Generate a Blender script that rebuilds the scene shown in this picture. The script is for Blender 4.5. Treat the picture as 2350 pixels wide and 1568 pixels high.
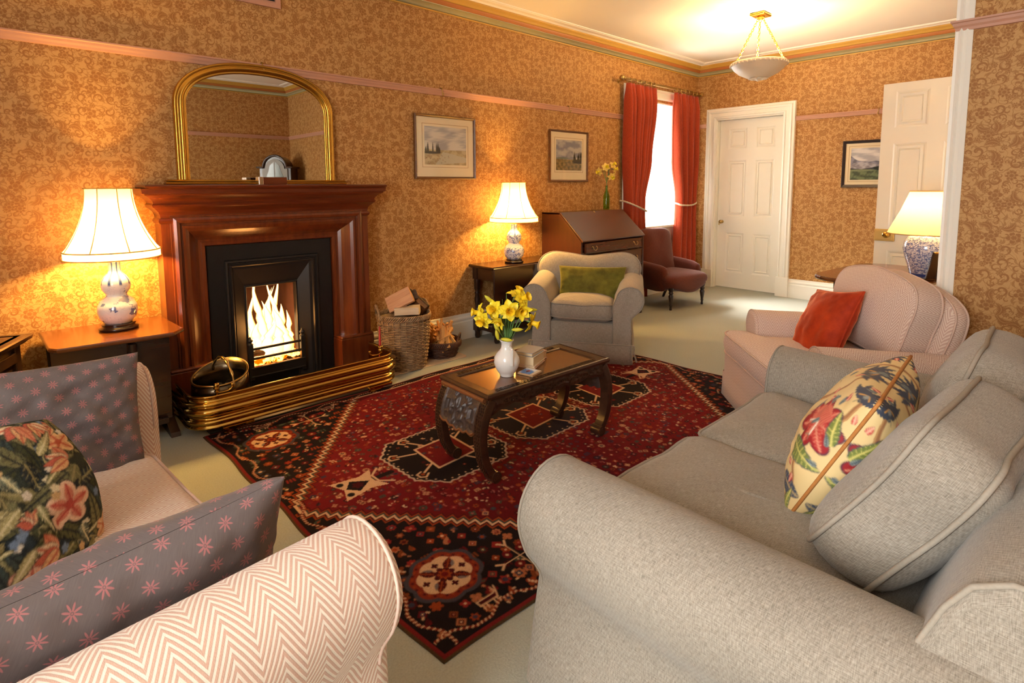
import bpy, bmesh, math, random
import numpy as np
from mathutils import Vector, Matrix
PI = math.pi
random.seed(7)
RNG = np.random.default_rng(11)
SC = bpy.context.scene
for _o in list(bpy.data.objects):
    bpy.data.objects.remove(_o)
COL = SC.collection

# ------------------------------------------------------------------ camera
# floor z = 0, fireplace wall y = 0, far wall x = 0, room at x < 0, y < 0
CAM_P = Vector((-6.746, -3.704, 1.30))
F_PX, CX, CY = 1281.96, 1166.37, 561.06
PITCH, YAW, ROLL = math.radians(5.94), math.radians(47.17), math.radians(-0.282)
_f = Vector((math.cos(YAW) * math.cos(PITCH), math.sin(YAW) * math.cos(PITCH), -math.sin(PITCH)))
_r = Vector((math.sin(YAW), -math.cos(YAW), 0))
_u = _r.cross(_f)
_r2 = _r * math.cos(ROLL) + _u * math.sin(ROLL)
_u2 = -_r * math.sin(ROLL) + _u * math.cos(ROLL)
cam_d = bpy.data.cameras.new('camera')
cam = bpy.data.objects.new('camera', cam_d)
COL.objects.link(cam)
M3 = Matrix((( _r2.x, _u2.x, -_f.x), (_r2.y, _u2.y, -_f.y), (_r2.z, _u2.z, -_f.z)))
cam.matrix_world = Matrix.Translation(CAM_P) @ M3.to_4x4()
cam_d.sensor_fit = 'HORIZONTAL'
cam_d.sensor_width = 36.0
cam_d.lens = F_PX * 36.0 / 2350.0
cam_d.shift_x = (1175.0 - CX) / 2350.0
cam_d.shift_y = -(784.0 - CY) / 2350.0
cam_d.clip_start = 0.03
SC.camera = cam

# ------------------------------------------------------------------ light
SC.view_settings.view_transform = 'Standard'
SC.view_settings.look = 'None'
SC.view_settings.gamma = 1.0
SC.view_settings.use_curve_mapping = False
SC.view_settings.exposure = 1.20
SC.cycles.use_denoising = True
SC.cycles.sample_clamp_indirect = 8.0
SC.cycles.max_bounces = 10
SC.cycles.diffuse_bounces = 6
SC.cycles.transparent_max_bounces = 16
SC.cycles.caustics_reflective = False
SC.cycles.caustics_refractive = False
W = bpy.data.worlds.new('sky')
SC.world = W
W.use_nodes = True
_bg = W.node_tree.nodes['Background']
_bg.inputs[0].default_value = (1.0, 0.99, 0.96, 1)
_bg.inputs[1].default_value = 10.0

def lamp_light(name, loc, power, color, radius=0.04, parent=None):
    d = bpy.data.lights.new(name, 'POINT')
    d.energy = power; d.color = color; d.shadow_soft_size = radius
    o = bpy.data.objects.new(name, d); COL.objects.link(o)
    o.location = loc
    if parent: o.parent = parent
    return o

def portal(name, loc, rot, sx, sy):
    d = bpy.data.lights.new(name, 'AREA')
    d.shape = 'RECTANGLE'; d.size = sx; d.size_y = sy
    d.cycles.is_portal = True
    o = bpy.data.objects.new(name, d); COL.objects.link(o)
    o.location = loc; o.rotation_euler = rot
    return o
# daylight comes in through the two windows: sky portals in their openings
portal('window_portal', (-0.84, 0.72, 1.45), (-PI / 2, 0, 0), 1.1, 1.9)
portal('window_portal', (-8.26, -3.45, 1.45), (0, -PI / 2, 0), 1.9, 1.4)

# unseen hazy sunlight, added to strengthen the far window; reaches that end only
_sd = bpy.data.lights.new('added_sun', 'SUN'); _sd.energy = 17.0; _sd.angle = math.radians(32); _sd.color = (1.0, 0.97, 0.92)
_so = bpy.data.objects.new('added_sun', _sd); COL.objects.link(_so); _so.location = (-0.9, 6, 5)
_so.rotation_euler = Vector((0.12, -0.80, -0.58)).to_track_quat('-Z', 'Y').to_euler()

WARM = (1.0, 0.55, 0.125)
BULB = {'left': 58.0, 'middle': 46.0, 'right': 14.0, 'pendant': 32.0, 'fire': 9.0}

# ------------------------------------------------------------------ object helpers
def tag(o, label=None, cat=None, group=None, kind=None):
    if label: o['label'] = label
    if cat: o['category'] = cat
    if group: o['group'] = group
    if kind: o['kind'] = kind
    return o

def thing(name, label, cat, loc=(0, 0, 0), rz=0.0, group=None):
    o = bpy.data.objects.new(name, None)
    COL.objects.link(o)
    o.empty_display_size = 0.1
    o.location = loc; o.rotation_euler = (0, 0, rz)
    return tag(o, label, cat, group)

def dup(root, loc, rot, label, group=None):
    r = root.copy(); COL.objects.link(r)
    r.location = loc; r.rotation_euler = rot; r['label'] = label
    if group: r['group'] = group
    for ch in list(root.children):
        c = ch.copy(); COL.objects.link(c); c.parent = r
        for g in list(ch.children):
            d = g.copy(); COL.objects.link(d); d.parent = c
    return r

def xf(loc=(0, 0, 0), rot=(0, 0, 0), scale=(1, 1, 1)):
    from mathutils import Euler
    return Matrix.Translation(Vector(loc)) @ Euler(rot).to_matrix().to_4x4() @ Matrix.Diagonal((*scale, 1))

class MB:
    """collects shapes and links them as ONE mesh object"""
    def __init__(self):
        self.v = []; self.f = []; self.uv = {}; self.sm = []; self.n = 0
    def add(self, verts, faces, uvs=None, m=None, smooth=True):
        base = len(self.v)
        if m is not None: verts = [m @ Vector(p) for p in verts]
        self.v.extend([tuple(p) for p in verts])
        for i, fc in enumerate(faces):
            if uvs is not None: self.uv[len(self.f)] = uvs[i]
            self.f.append([base + k for k in fc])
            self.sm.append(smooth)
        return self
    def box(self, c, s, bevel=0.0, m=None, seg=2, smooth=None):
        bm = bmesh.new()
        bmesh.ops.create_cube(bm, size=1.0)
        for v in bm.verts: v.co = Vector((v.co.x * s[0], v.co.y * s[1], v.co.z * s[2]))
        if bevel > 0:
            bmesh.ops.bevel(bm, geom=list(bm.edges), offset=min(bevel, 0.49 * min(s)), segments=seg, profile=0.5, affect='EDGES')
        mm = Matrix.Translation(Vector(c))
        if m is not None: mm = m @ mm
        bm.verts.index_update()
        self.add([v.co.copy() for v in bm.verts], [[v.index for v in f.verts] for f in bm.faces], m=mm,
                 smooth=(bevel > 0.012) if smooth is None else smooth)
        bm.free(); return self
    def bar(self, a, b, w, h, bevel=0.0, up=(0, 0, 1)):
        a = Vector(a); b = Vector(b); d = b - a; L = d.length; z = d.normalized()
        u = Vector(up)
        if abs(u.dot(z)) > 0.98: u = Vector((1, 0, 0))
        x = u.cross(z).normalized(); y = z.cross(x)
        m = Matrix(((x.x, y.x, z.x, 0), (x.y, y.y, z.y, 0), (x.z, y.z, z.z, 0), (0, 0, 0, 1)))
        return self.box((0, 0, 0), (w, h, L), bevel, Matrix.Translation((a + b) / 2) @ m)
    def loft(self, rings, closed=True, cap0=True, cap1=True, uvs=True, smooth=True, ring_loop=False):
        n = len(rings[0]); vs = [Vector(p) for r in rings for p in r]
        R = len(rings); fs = []; us = []
        # arc-length uv
        cu = [0.0]
        mid = rings[R // 2]
        for k in range(1, n + 1): cu.append(cu[-1] + (Vector(mid[k % n]) - Vector(mid[k - 1])).length)
        cv = [0.0]
        for i in range(1, R + 1):
            a = rings[i % R]; b = rings[i - 1]
            cv.append(cv[-1] + sum((Vector(a[k]) - Vector(b[k])).length for k in range(0, n, max(1, n // 6))) / len(range(0, n, max(1, n // 6))))
        for i in range(R if ring_loop else R - 1):
            j = (i + 1) % R
            for k in range(n if closed else n - 1):
                l = (k + 1) % n
                fs.append([i * n + k, i * n + l, j * n + l, j * n + k])
                us.append([(cv[i], cu[k]), (cv[i], cu[k + 1]), (cv[i + 1], cu[k + 1]), (cv[i + 1], cu[k])])
        self.add(vs, fs, us if uvs else None, smooth=smooth)
        if closed and not ring_loop:
            if cap0: self.add(rings[0], [list(range(n))[::-1]], smooth=False)
            if cap1: self.add(rings[-1], [list(range(n))], smooth=False)
        return self
    def tube(self, pts, rad, seg=8, closed=False, m=None):
        pts = [Vector(p) for p in pts]; N = len(pts)
        if not hasattr(rad, '__len__'): rad = [rad] * N
        rings = []; prev = None
        for i in range(N):
            if closed: t = pts[(i + 1) % N] - pts[i - 1]
            else: t = pts[min(i + 1, N - 1)] - pts[max(i - 1, 0)]
            t = t.normalized() if t.length > 1e-9 else Vector((0, 0, 1))
            if prev is None:
                a = Vector((0, 0, 1)) if abs(t.z) < 0.9 else Vector((1, 0, 0))
                nrm = t.cross(a).normalized()
            else:
                nrm = (prev - t * prev.dot(t))
                nrm = nrm.normalized() if nrm.length > 1e-9 else t.orthogonal().normalized()
            prev = nrm; b = t.cross(nrm)
            rings.append([pts[i] + (nrm * math.cos(2 * PI * k / seg) + b * math.sin(2 * PI * k / seg)) * rad[i] for k in range(seg)])
        if m is not None: rings = [[m @ p for p in r] for r in rings]
        return self.loft(rings, ring_loop=closed)
    def lathe(self, prof, c=(0, 0, 0), seg=32, m=None, flute=None):
        """prof: (r, z) from bottom to top"""
        rings = []
        for (r, z) in prof:
            ring = []
            for k in range(seg):
                a = 2 * PI * k / seg
                rr = r * (1 + (flute(a, z) if flute else 0))
                ring.append(Vector((c[0] + rr * math.cos(a), c[1] + rr * math.sin(a), c[2] + z)))
            rings.append(ring)
        if m is not None: rings = [[m @ p for p in r] for r in rings]
        return self.loft(rings, cap0=prof[0][0] > 1e-4, cap1=prof[-1][0] > 1e-4)
    def sweep(self, prof, path, up=(0, 0, 1), closed=False, smooth=False, flip=1, cap=True):
        """profile (a, b): a sideways (right of travel), b along up; mitred corners"""
        up = Vector(up); P = [Vector(p) for p in path]; N = len(P); rings = []
        for i in range(N):
            if closed: d0 = (P[i] - P[i - 1]).normalized(); d1 = (P[(i + 1) % N] - P[i]).normalized()
            else:
                d0 = (P[i] - P[i - 1]).normalized() if i > 0 else (P[1] - P[0]).normalized()
                d1 = (P[i + 1] - P[i]).normalized() if i < N - 1 else d0
            s0 = d0.cross(up).normalized() * flip; s1 = d1.cross(up).normalized() * flip
            s = s0 + s1
            s = s / max(1e-6, s.length ** 2) * 2 if s.length > 1e-6 else s0
            rings.append([P[i] + s * a + up * b for a, b in prof])
        return self.loft(rings, cap0=cap, cap1=cap, smooth=smooth, ring_loop=closed)
    def sphere(self, c, r, seg=16, rings=10, scale=(1, 1, 1), m=None):
        prof = [(max(1e-5, r * math.sin(PI * i / rings)), -r * math.cos(PI * i / rings)) for i in range(rings + 1)]
        mm = Matrix.Translation(Vector(c)) @ Matrix.Diagonal((*scale, 1))
        if m is not None: mm = m @ mm
        return self.lathe(prof, seg=seg, m=mm)
    def grid(self, fn, nu, nv, close_u=False, smooth=True, m=None):
        """fn(u, v) u, v in 0..1; uv = (u, v)"""
        vs = []; fs = []; us = []
        for j in range(nv + 1):
            for i in range(nu + (0 if close_u else 1)):
                vs.append(Vector(fn(i / nu, j / nv)))
        w = nu + (0 if close_u else 1)
        for j in range(nv):
            for i in range(nu):
                k = (i + 1) % w if close_u else i + 1
                fs.append([j * w + i, j * w + k, (j + 1) * w + k, (j + 1) * w + i])
                us.append([(i / nu, j / nv), ((i + 1) / nu, j / nv), ((i + 1) / nu, (j + 1) / nv), (i / nu, (j + 1) / nv)])
        return self.add(vs, fs, us, m=m, smooth=smooth)
    def prism(self, pts, axis, a, b, m=None, bevel=0.0, smooth=False):
        """extrude a 2D outline along axis ('x','y','z') from a to b"""
        def P(p, t):
            if axis == 'x': return Vector((t, p[0], p[1]))
            if axis == 'y': return Vector((p[0], t, p[1]))
            return Vector((p[0], p[1], t))
        r = [[P(p, a) for p in pts], [P(p, b) for p in pts]]
        if bevel > 0:
            cx = sum(p[0] for p in pts) / len(pts); cy = sum(p[1] for p in pts) / len(pts)
            ext = max(max(abs(p[0] - cx), abs(p[1] - cy)) for p in pts)
            k = 1 - bevel / ext; s = 1 if b > a else -1
            q = [(cx + (p[0] - cx) * k, cy + (p[1] - cy) * k) for p in pts]
            r = [[P(p, a) for p in q], [P(p, a + s * bevel) for p in pts], [P(p, b - s * bevel) for p in pts], [P(p, b) for p in q]]
        if m is not None: r = [[m @ p for p in x] for x in r]
        return self.loft(r, smooth=smooth, uvs=False)
    def build(self, name, mat, parent=None, col=None, recalc=True):
        me = bpy.data.meshes.new(name)
        me.from_pydata(self.v, [], self.f)
        me.validate(clean_customdata=False)
        if recalc and len(self.v) < 120000:
            bm = bmesh.new(); bm.from_mesh(me)
            bmesh.ops.recalc_face_normals(bm, faces=bm.faces)
            bm.to_mesh(me); bm.free()
        ok = len(me.polygons) == len(self.f)
        if len(me.polygons):
            me.polygons.foreach_set('use_smooth', (self.sm if ok else [True] * len(me.polygons)))
        uvl = me.uv_layers.new(name='UVMap')
        data = np.zeros(len(me.loops) * 2, dtype=np.float32)
        V = np.array(self.v, dtype=np.float64).reshape(-1, 3)
        for p in me.polygons:
            custom = self.uv.get(p.index) if ok else None
            if custom is not None:
                # match by original vertex order
                order = {vi: k for k, vi in enumerate(self.f[p.index])}
                for li in p.loop_indices:
                    k = order[me.loops[li].vertex_index]
                    data[li * 2], data[li * 2 + 1] = custom[k]
            else:
                n = p.normal; ax, ay, az = abs(n.x), abs(n.y), abs(n.z)
                for li in p.loop_indices:
                    co = V[me.loops[li].vertex_index]
                    if az >= ax and az >= ay: a, b = co[0], co[1]
                    elif ax >= ay: a, b = co[1], co[2]
                    else: a, b = co[0], co[2]
                    data[li * 2], data[li * 2 + 1] = a, b
        uvl.data.foreach_set('uv', data)
        if col is not None:
            at = me.color_attributes.new('paint', 'FLOAT_COLOR', 'POINT')
            c4 = np.ones((len(me.vertices), 4), dtype=np.float32); c4[:, :3] = col
            at.data.foreach_set('color', c4.ravel())
        me.materials.append(mat)
        o = bpy.data.objects.new(name, me); COL.objects.link(o)
        if parent is not None: o.parent = parent
        return o

def arc(cx, cy, r, a0, a1, n, ry=None):
    ry = r if ry is None else ry
    return [(cx + r * math.cos(math.radians(a0 + (a1 - a0) * i / n)), cy + ry * math.sin(math.radians(a0 + (a1 - a0) * i / n))) for i in range(n + 1)]

def smooth_pts(pts, n=6, closed=False):
    """catmull-rom through 2D or 3D points"""
    P = [Vector(p) for p in pts]; N = len(P); out = []
    rng = range(N) if closed else range(N - 1)
    for i in rng:
        p0 = P[i - 1] if (closed or i > 0) else P[0]
        p1 = P[i]; p2 = P[(i + 1) % N]
        p3 = P[(i + 2) % N] if (closed or i + 2 < N) else P[-1]
        for k in range(n):
            t = k / n
            out.append(0.5 * ((2 * p1) + (p2 - p0) * t + (2 * p0 - 5 * p1 + 4 * p2 - p3) * t * t + (3 * p1 - p0 - 3 * p2 + p3) * t ** 3))
    if not closed: out.append(P[-1])
    return out

def vnoise(x, y, seed=0):
    """cheap smooth value noise for python-side wrinkles"""
    def h(i, j):
        n = (i * 374761393 + j * 668265263 + seed * 144665) & 0x7fffffff
        n = (n ^ (n >> 13)) * 1274126177 & 0x7fffffff
        return (n & 0xffff) / 65535.0
    xi, yi = math.floor(x), math.floor(y); fx, fy = x - xi, y - yi
    fx = fx * fx * (3 - 2 * fx); fy = fy * fy * (3 - 2 * fy)
    return (h(xi, yi) * (1 - fx) + h(xi + 1, yi) * fx) * (1 - fy) + (h(xi, yi + 1) * (1 - fx) + h(xi + 1, yi + 1) * fx) * fy
# ------------------------------------------------------------------ materials
class S:
    """a float socket with arithmetic, so patterns can be written as formulas"""
    def __init__(s, t, k): s.t = t; s.k = k
    def _m(s, op, *a, clamp=False):
        n = s.t.nodes.new('ShaderNodeMath'); n.operation = op; n.use_clamp = clamp
        for i, x in enumerate((s,) + a):
            if isinstance(x, S): s.t.links.new(x.k, n.inputs[i])
            else: n.inputs[i].default_value = float(x)
        return S(s.t, n.outputs[0])
    def __add__(s, o): return s._m('ADD', o)
    __radd__ = __add__
    def __sub__(s, o): return s._m('SUBTRACT', o)
    def __rsub__(s, o): return (s * -1.0) + o
    def __mul__(s, o): return s._m('MULTIPLY', o)
    __rmul__ = __mul__
    def __truediv__(s, o): return s._m('DIVIDE', o)
    def __neg__(s): return s * -1.0
    def sin(s): return s._m('SINE')
    def cos(s): return s._m('COSINE')
    def abs(s): return s._m('ABSOLUTE')
    def sqrt(s): return s._m('SQRT')
    def fract(s): return s._m('FRACT')
    def floor(s): return s._m('FLOOR')
    def pow(s, o): return s._m('POWER', o)
    def atan2(s, o): return s._m('ARCTAN2', o)
    def min(s, o): return s._m('MINIMUM', o)
    def max(s, o): return s._m('MAXIMUM', o)
    def lt(s, o): return s._m('LESS_THAN', o)
    def gt(s, o): return s._m('GREATER_THAN', o)
    def sat(s): return s._m('ADD', 0.0, clamp=True)
    def step(s, e, w):
        """soft 0..1 where s rises past e (w wide); falling when w < 0"""
        return ((s - e) / w + 0.5).sat()

class MT:
    def __init__(self, name, rough=0.6, metal=0.0, spec=0.5):
        m = bpy.data.materials.new(name); m.use_nodes = True
        self.m = m; self.t = m.node_tree; self.b = self.t.nodes['Principled BSDF']
        self.b.inputs['Roughness'].default_value = rough
        self.b.inputs['Metallic'].default_value = metal
        self.b.inputs['Specular IOR Level'].default_value = spec
        self.out = self.t.nodes['Material Output']
    def node(self, kind, **kw):
        n = self.t.nodes.new(kind)
        for k, v in kw.items(): setattr(n, k, v)
        return n
    def link(self, a, b): self.t.links.new(a.k if isinstance(a, S) else a, b)
    def coord(self, kind='UV'):
        n = self.node('ShaderNodeTexCoord'); return n.outputs[kind]
    def xyz(self, vec):
        n = self.node('ShaderNodeSeparateXYZ'); self.link(vec, n.inputs[0])
        return S(self.t, n.outputs[0]), S(self.t, n.outputs[1]), S(self.t, n.outputs[2])
    def vec(self, x, y, z=0.0):
        n = self.node('ShaderNodeCombineXYZ')
        for i, a in enumerate((x, y, z)):
            if isinstance(a, S): self.link(a, n.inputs[i])
            else: n.inputs[i].default_value = a
        return n.outputs[0]
    def noise(self, vec, scale, detail=3.0, rough=0.55, dim='3D'):
        n = self.node('ShaderNodeTexNoise', noise_dimensions=dim)
        self.link(vec, n.inputs['Vector']); n.inputs['Scale'].default_value = scale
        n.inputs['Detail'].default_value = detail; n.inputs['Roughness'].default_value = rough
        return S(self.t, n.outputs[0])
    def mapped(self, vec, scale=(1, 1, 1), rot=(0, 0, 0), loc=(0, 0, 0)):
        n = self.node('ShaderNodeMapping'); self.link(vec, n.inputs[0])
        n.inputs['Scale'].default_value = scale; n.inputs['Rotation'].default_value = rot; n.inputs['Location'].default_value = loc
        return n.outputs[0]
    def rgb(self, c):
        n = self.node('ShaderNodeRGB'); n.outputs[0].default_value = (*c, 1); return n.outputs[0]
    def mix(self, fac, a, b, mode='MIX'):
        n = self.node('ShaderNodeMix', data_type='RGBA', blend_type=mode)
        if isinstance(fac, S): self.link(fac, n.inputs[0])
        else: n.inputs[0].default_value = fac
        for x, i in ((a, 6), (b, 7)):
            if isinstance(x, tuple): n.inputs[i].default_value = (*x[:3], 1)
            else: self.link(x, n.inputs[i])
        return n.outputs[2]
    def color(self, c):
        if isinstance(c, tuple): self.b.inputs['Base Color'].default_value = (*c[:3], 1)
        else: self.link(c, self.b.inputs['Base Color'])
        return self
    def bump(self, h, strength=0.3, dist=0.005):
        n = self.node('ShaderNodeBump'); n.inputs['Strength'].default_value = strength
        n.inputs['Distance'].default_value = dist
        self.link(h, n.inputs['Height']); self.link(n.outputs[0], self.b.inputs['Normal'])
        return self
    def rough(self, r): self.link(r, self.b.inputs['Roughness']); return self

def plain(name, c, rough=0.6, metal=0.0, var=0.08, scale=12.0, bump=0.0, spec=0.5, coat=0.0):
    """paint-like surface with a slight procedural unevenness"""
    M = MT(name, rough, metal, spec)
    n = M.noise(M.coord('Object'), scale, 3)
    lo = tuple(x * (1 - var) for x in c); hi = tuple(min(1, x * (1 + var)) for x in c)
    M.color(M.mix(n, lo, hi))
    if bump: M.bump(n, bump)
    if coat:
        M.b.inputs['Coat Weight'].default_value = coat; M.b.inputs['Coat Roughness'].default_value = 0.12
    return M.m

def wood(name, dark, light, rough=0.32, axis='z', scale=1.0, coat=0.35, streak=1.0):
    M = MT(name, rough, 0, 0.45)
    st = {'x': (1.2, 14, 14), 'y': (14, 1.2, 14), 'z': (14, 14, 1.2)}[axis]
    v = M.mapped(M.coord('Object'), tuple(k * scale for k in st))
    a = M.noise(v, 2.2, 5, 0.6); b = M.noise(v, 9.0, 2, 0.6)
    f = ((a - 0.5) * 1.7 * streak + 0.5 + (b - 0.5) * 0.5).sat()
    M.color(M.mix(f, dark, light)); M.bump(b, 0.05, 0.002)
    M.b.inputs['Coat Weight'].default_value = coat; M.b.inputs['Coat Roughness'].default_value = 0.18
    return M.m

def wallpaper():
    M = MT('floral_wallpaper', 0.62, 0, 0.3)
    uv = M.coord('UV')
    def local(scale, off, rnd=0.75):
        v = M.node('ShaderNodeTexVoronoi', voronoi_dimensions='2D')
        mp = M.mapped(uv, loc=(off, off * 0.37, 0))
        M.link(mp, v.inputs['Vector']); v.inputs['Scale'].default_value = scale; v.inputs['Randomness'].default_value = rnd
        d = M.node('ShaderNodeVectorMath', operation='SUBTRACT'); M.link(mp, d.inputs[0]); M.link(v.outputs['Position'], d.inputs[1])
        x, y, _ = M.xyz(d.outputs[0]); x = x * scale; y = y * scale
        s = M.node('ShaderNodeSeparateColor'); M.link(v.outputs['Color'], s.inputs[0])
        return x, y, S(M.t, s.outputs[0]), S(M.t, s.outputs[1]), S(M.t, s.outputs[2])
    def scroll(r, a, turns, w, r0, r1):
        f = (r * turns - a / (2 * PI)).fract()
        return (f - 0.5).abs().step(w, -0.06) * r.step(r1, -0.05) * r.step(r0, 0.04)
    def flower(r, a, n, R):
        edge = ((a * (n / 2)).cos().abs() * 0.42 + 0.58) * R
        ins = (r - edge).step(0.0, -0.04)
        vein = (((a * (n / 2)).cos().abs()).step(0.22, 0.12)) .max(r.step(0.10, -0.03))
        ringg = 1.0 - ((r - R * 0.42).abs().step(0.035, -0.03))
        return ins * (vein * 0.65 + 0.35) * (ringg * 0.5 + 0.5)
    def frond(x, y, L, Wd):
        u = x / L
        env = (1.0 - u * u).max(0.0)
        saw = (x * 7.5 - y.abs() * 6.0).fract()
        edge = env * (saw * 0.55 + 0.45) * Wd
        ins = (y.abs() - edge).step(0.0, -0.05)
        rib = y.abs().step(0.025, 0.03)
        return ins * (rib * 0.6 + 0.4)
    def layer(scale, off, kinds):
        x, y, c0, c1, c2 = local(scale, off)
        rot = c0 * (2 * PI); cs = rot.cos(); sn = rot.sin()
        X = x * cs - y * sn; Y = x * sn + y * cs
        r = (x * x + y * y).sqrt(); a = Y.atan2(X)
        bend = Y + (X * X - 0.06) * 1.3
        out = None
        for (lo, hi, k) in kinds:
            sel = c1.gt(lo) * c1.lt(hi)
            if k == 'scroll': p = scroll(r, a, 2.6, 0.17, 0.05, 0.40)
            elif k == 'curl': p = scroll(r, a, 1.7, 0.16, 0.09, 0.47)
            elif k == 'flower': p = flower(r, a, 5, 0.44)
            elif k == 'daisy': p = flower(r, a, 8, 0.36)
            elif k == 'frond': p = frond(X, bend, 0.52, 0.30)
            else: p = frond(X, bend, 0.46, 0.17)
            p = p * sel
            out = p if out is None else out.max(p)
        return out
    A = layer(15.5, 0.0, ((0, 0.30, 'frond'), (0.30, 0.52, 'flower'), (0.52, 0.8, 'scroll'), (0.8, 1.01, 'daisy')))
    B = layer(26.0, 3.7, ((0, 0.42, 'curl'), (0.42, 0.75, 'leaf'), (0.75, 1.01, 'daisy')))
    C = layer(36.0, 9.1, ((0, 0.55, 'leaf'), (0.55, 0.85, 'curl')))
    n1 = M.noise(M.mapped(uv, loc=(5, 2, 0)), 19.0, 0.5, 0.4)
    vine = (n1 - 0.5).abs().step(0.012, -0.012)
    n2 = M.noise(M.mapped(uv, loc=(15, 7, 0)), 28.0, 0.5, 0.4)
    vine2 = (n2 - 0.47).abs().step(0.010, -0.010)
    free = 1.0 - A.step(0.15, 0.1)
    pat = A.max(B * free * 0.95).max(C * free * (1.0 - B.step(0.15, 0.1)) * 0.9).max(vine * 0.85).max(vine2 * 0.6)
    fine = M.noise(M.mapped(uv, (260, 260, 1)), 1.0, 1)
    pat = (pat * (fine * 0.5 + 0.72)).sat()
    ground = M.mix(M.noise(uv, 1.4, 2), (0.470, 0.258, 0.088), (0.510, 0.286, 0.101))
    M.color(M.mix(pat * 0.86, ground, (0.262, 0.098, 0.019)))
    return M.m

def herringbone(name, cream, pink, pitch=0.0205, col=0.034, slope=1.9):
    M = MT(name, 0.85, 0, 0.2)
    u, v, _ = M.xyz(M.coord('UV'))
    wob = M.noise(M.mapped(M.coord('UV'), (9, 9, 1)), 1.0, 2)
    tri = ((u / (2 * col) + (wob - 0.5) * 0.05).fract() - 0.5).abs() * (2 * col * slope)
    f = ((v + tri) / pitch + (wob - 0.5) * 0.25).fract()
    band = (f - 0.5).abs().step(0.27, -0.14)
    fib = M.noise(M.mapped(M.coord('UV'), (900, 260, 1)), 1.0, 1)
    c = M.mix((band * (fib * 0.5 + 0.70)).sat(), cream, pink)
    M.color(c); M.bump(band * 0.6 + fib * 0.6, 0.25, 0.0015)
    M.b.inputs['Sheen Weight'].default_value = 0.15
    return M.m

def linen(name, dark, light, k=1.0):
    M = MT(name, 0.88, 0, 0.2)
    uv = M.coord('UV')
    a = M.noise(M.mapped(uv, (34 * k, 380 * k, 1)), 1.0, 3, 0.6)
    b = M.noise(M.mapped(uv, (380 * k, 34 * k, 1)), 1.0, 3, 0.6)
    c = M.noise(M.mapped(uv, (3.5, 3.5, 1)), 1.0, 3)
    u, v, _ = M.xyz(uv)
    tw = ((u * 2.0 + v) * (230 * k)).sin()
    f = ((a + b - 1.0) * 1.5 + 0.5 + (c - 0.5) * 0.45 + tw * 0.06).sat()
    M.color(M.mix(f, dark, light)); M.bump(a + b + tw * 0.25, 0.3, 0.0016)
    M.b.inputs['Sheen Weight'].default_value = 0.2
    return M.m

def velvet(name, dark, light, sheen):
    M = MT(name, 0.75, 0, 0.25)
    n = M.noise(M.coord('Object'), 9.0, 5, 0.65)
    f = ((n - 0.5) * 2.4 + 0.5).sat()
    M.color(M.mix(f, dark, light))
    M.b.inputs['Sheen Weight'].default_value = 1.0; M.b.inputs['Sheen Roughness'].default_value = 0.35
    M.b.inputs['Sheen Tint'].default_value = (*sheen, 1)
    M.bump(n, 0.2, 0.004)
    return M.m

def star_cloth(name):
    M = MT(name, 0.55, 0, 0.35)
    u, v, _ = M.xyz(M.coord('UV'))
    P = 0.066
    def star(du, dv):
        x = ((u / P + du).fract() - 0.5); y = ((v / P + dv).fract() - 0.5)
        r = (x * x + y * y).sqrt(); a = y.atan2(x)
        k = (a * 4.0).cos().abs().pow(2.5)
        s = (r - (k * 0.155 + 0.050)).step(0.0, -0.03)
        return s * r.step(0.036, 0.02).max(r.step(0.016, -0.012))
    # diagonal lattice, two stars per cell
    s = star(0.25, 0.0).max(star(0.75, 0.5))
    dx = ((u / P * 2.0).fract() - 0.5); dy = ((v / P * 2.0 + 0.5).fract() - 0.5)
    dots = ((dx * dx + dy * dy).sqrt()).step(0.05, -0.05) * 0.35
    n = M.noise(M.mapped(M.coord('UV'), (500, 40, 1)), 1.0, 2)
    g = M.mix(n, (0.098, 0.079, 0.079), (0.150, 0.124, 0.122))
    M.color(M.mix(s.max(dots) * 0.80, g, (0.42, 0.150, 0.155)))
    M.b.inputs['Sheen Weight'].default_value = 0.08
    big = M.noise(M.coord('Object'), 16.0, 2)
    M.bump(big, 0.25, 0.01)
    return M.m

def painted(name, rough=0.8, spec=0.25, coat=0.0, weave=0.0, bump=0.15):
    """surface whose pattern is stored as colour on a fine mesh"""
    M = MT(name, rough, 0, spec)
    a = M.node('ShaderNodeVertexColor', layer_name='paint')
    n = M.noise(M.coord('Object'), 420.0, 2)
    M.color(M.mix((n - 0.5) * weave + 0.5 if weave else 0.5, M.mix(1.0, a.outputs[0], (0.55, 0.55, 0.55), 'MULTIPLY'), M.mix(1.0, a.outputs[0], (1.45, 1.45, 1.45), 'MULTIPLY')) if weave else a.outputs[0])
    if bump: M.bump(n, bump, 0.002)
    if coat: M.b.inputs['Coat Weight'].default_value = coat
    return M.m

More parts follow.
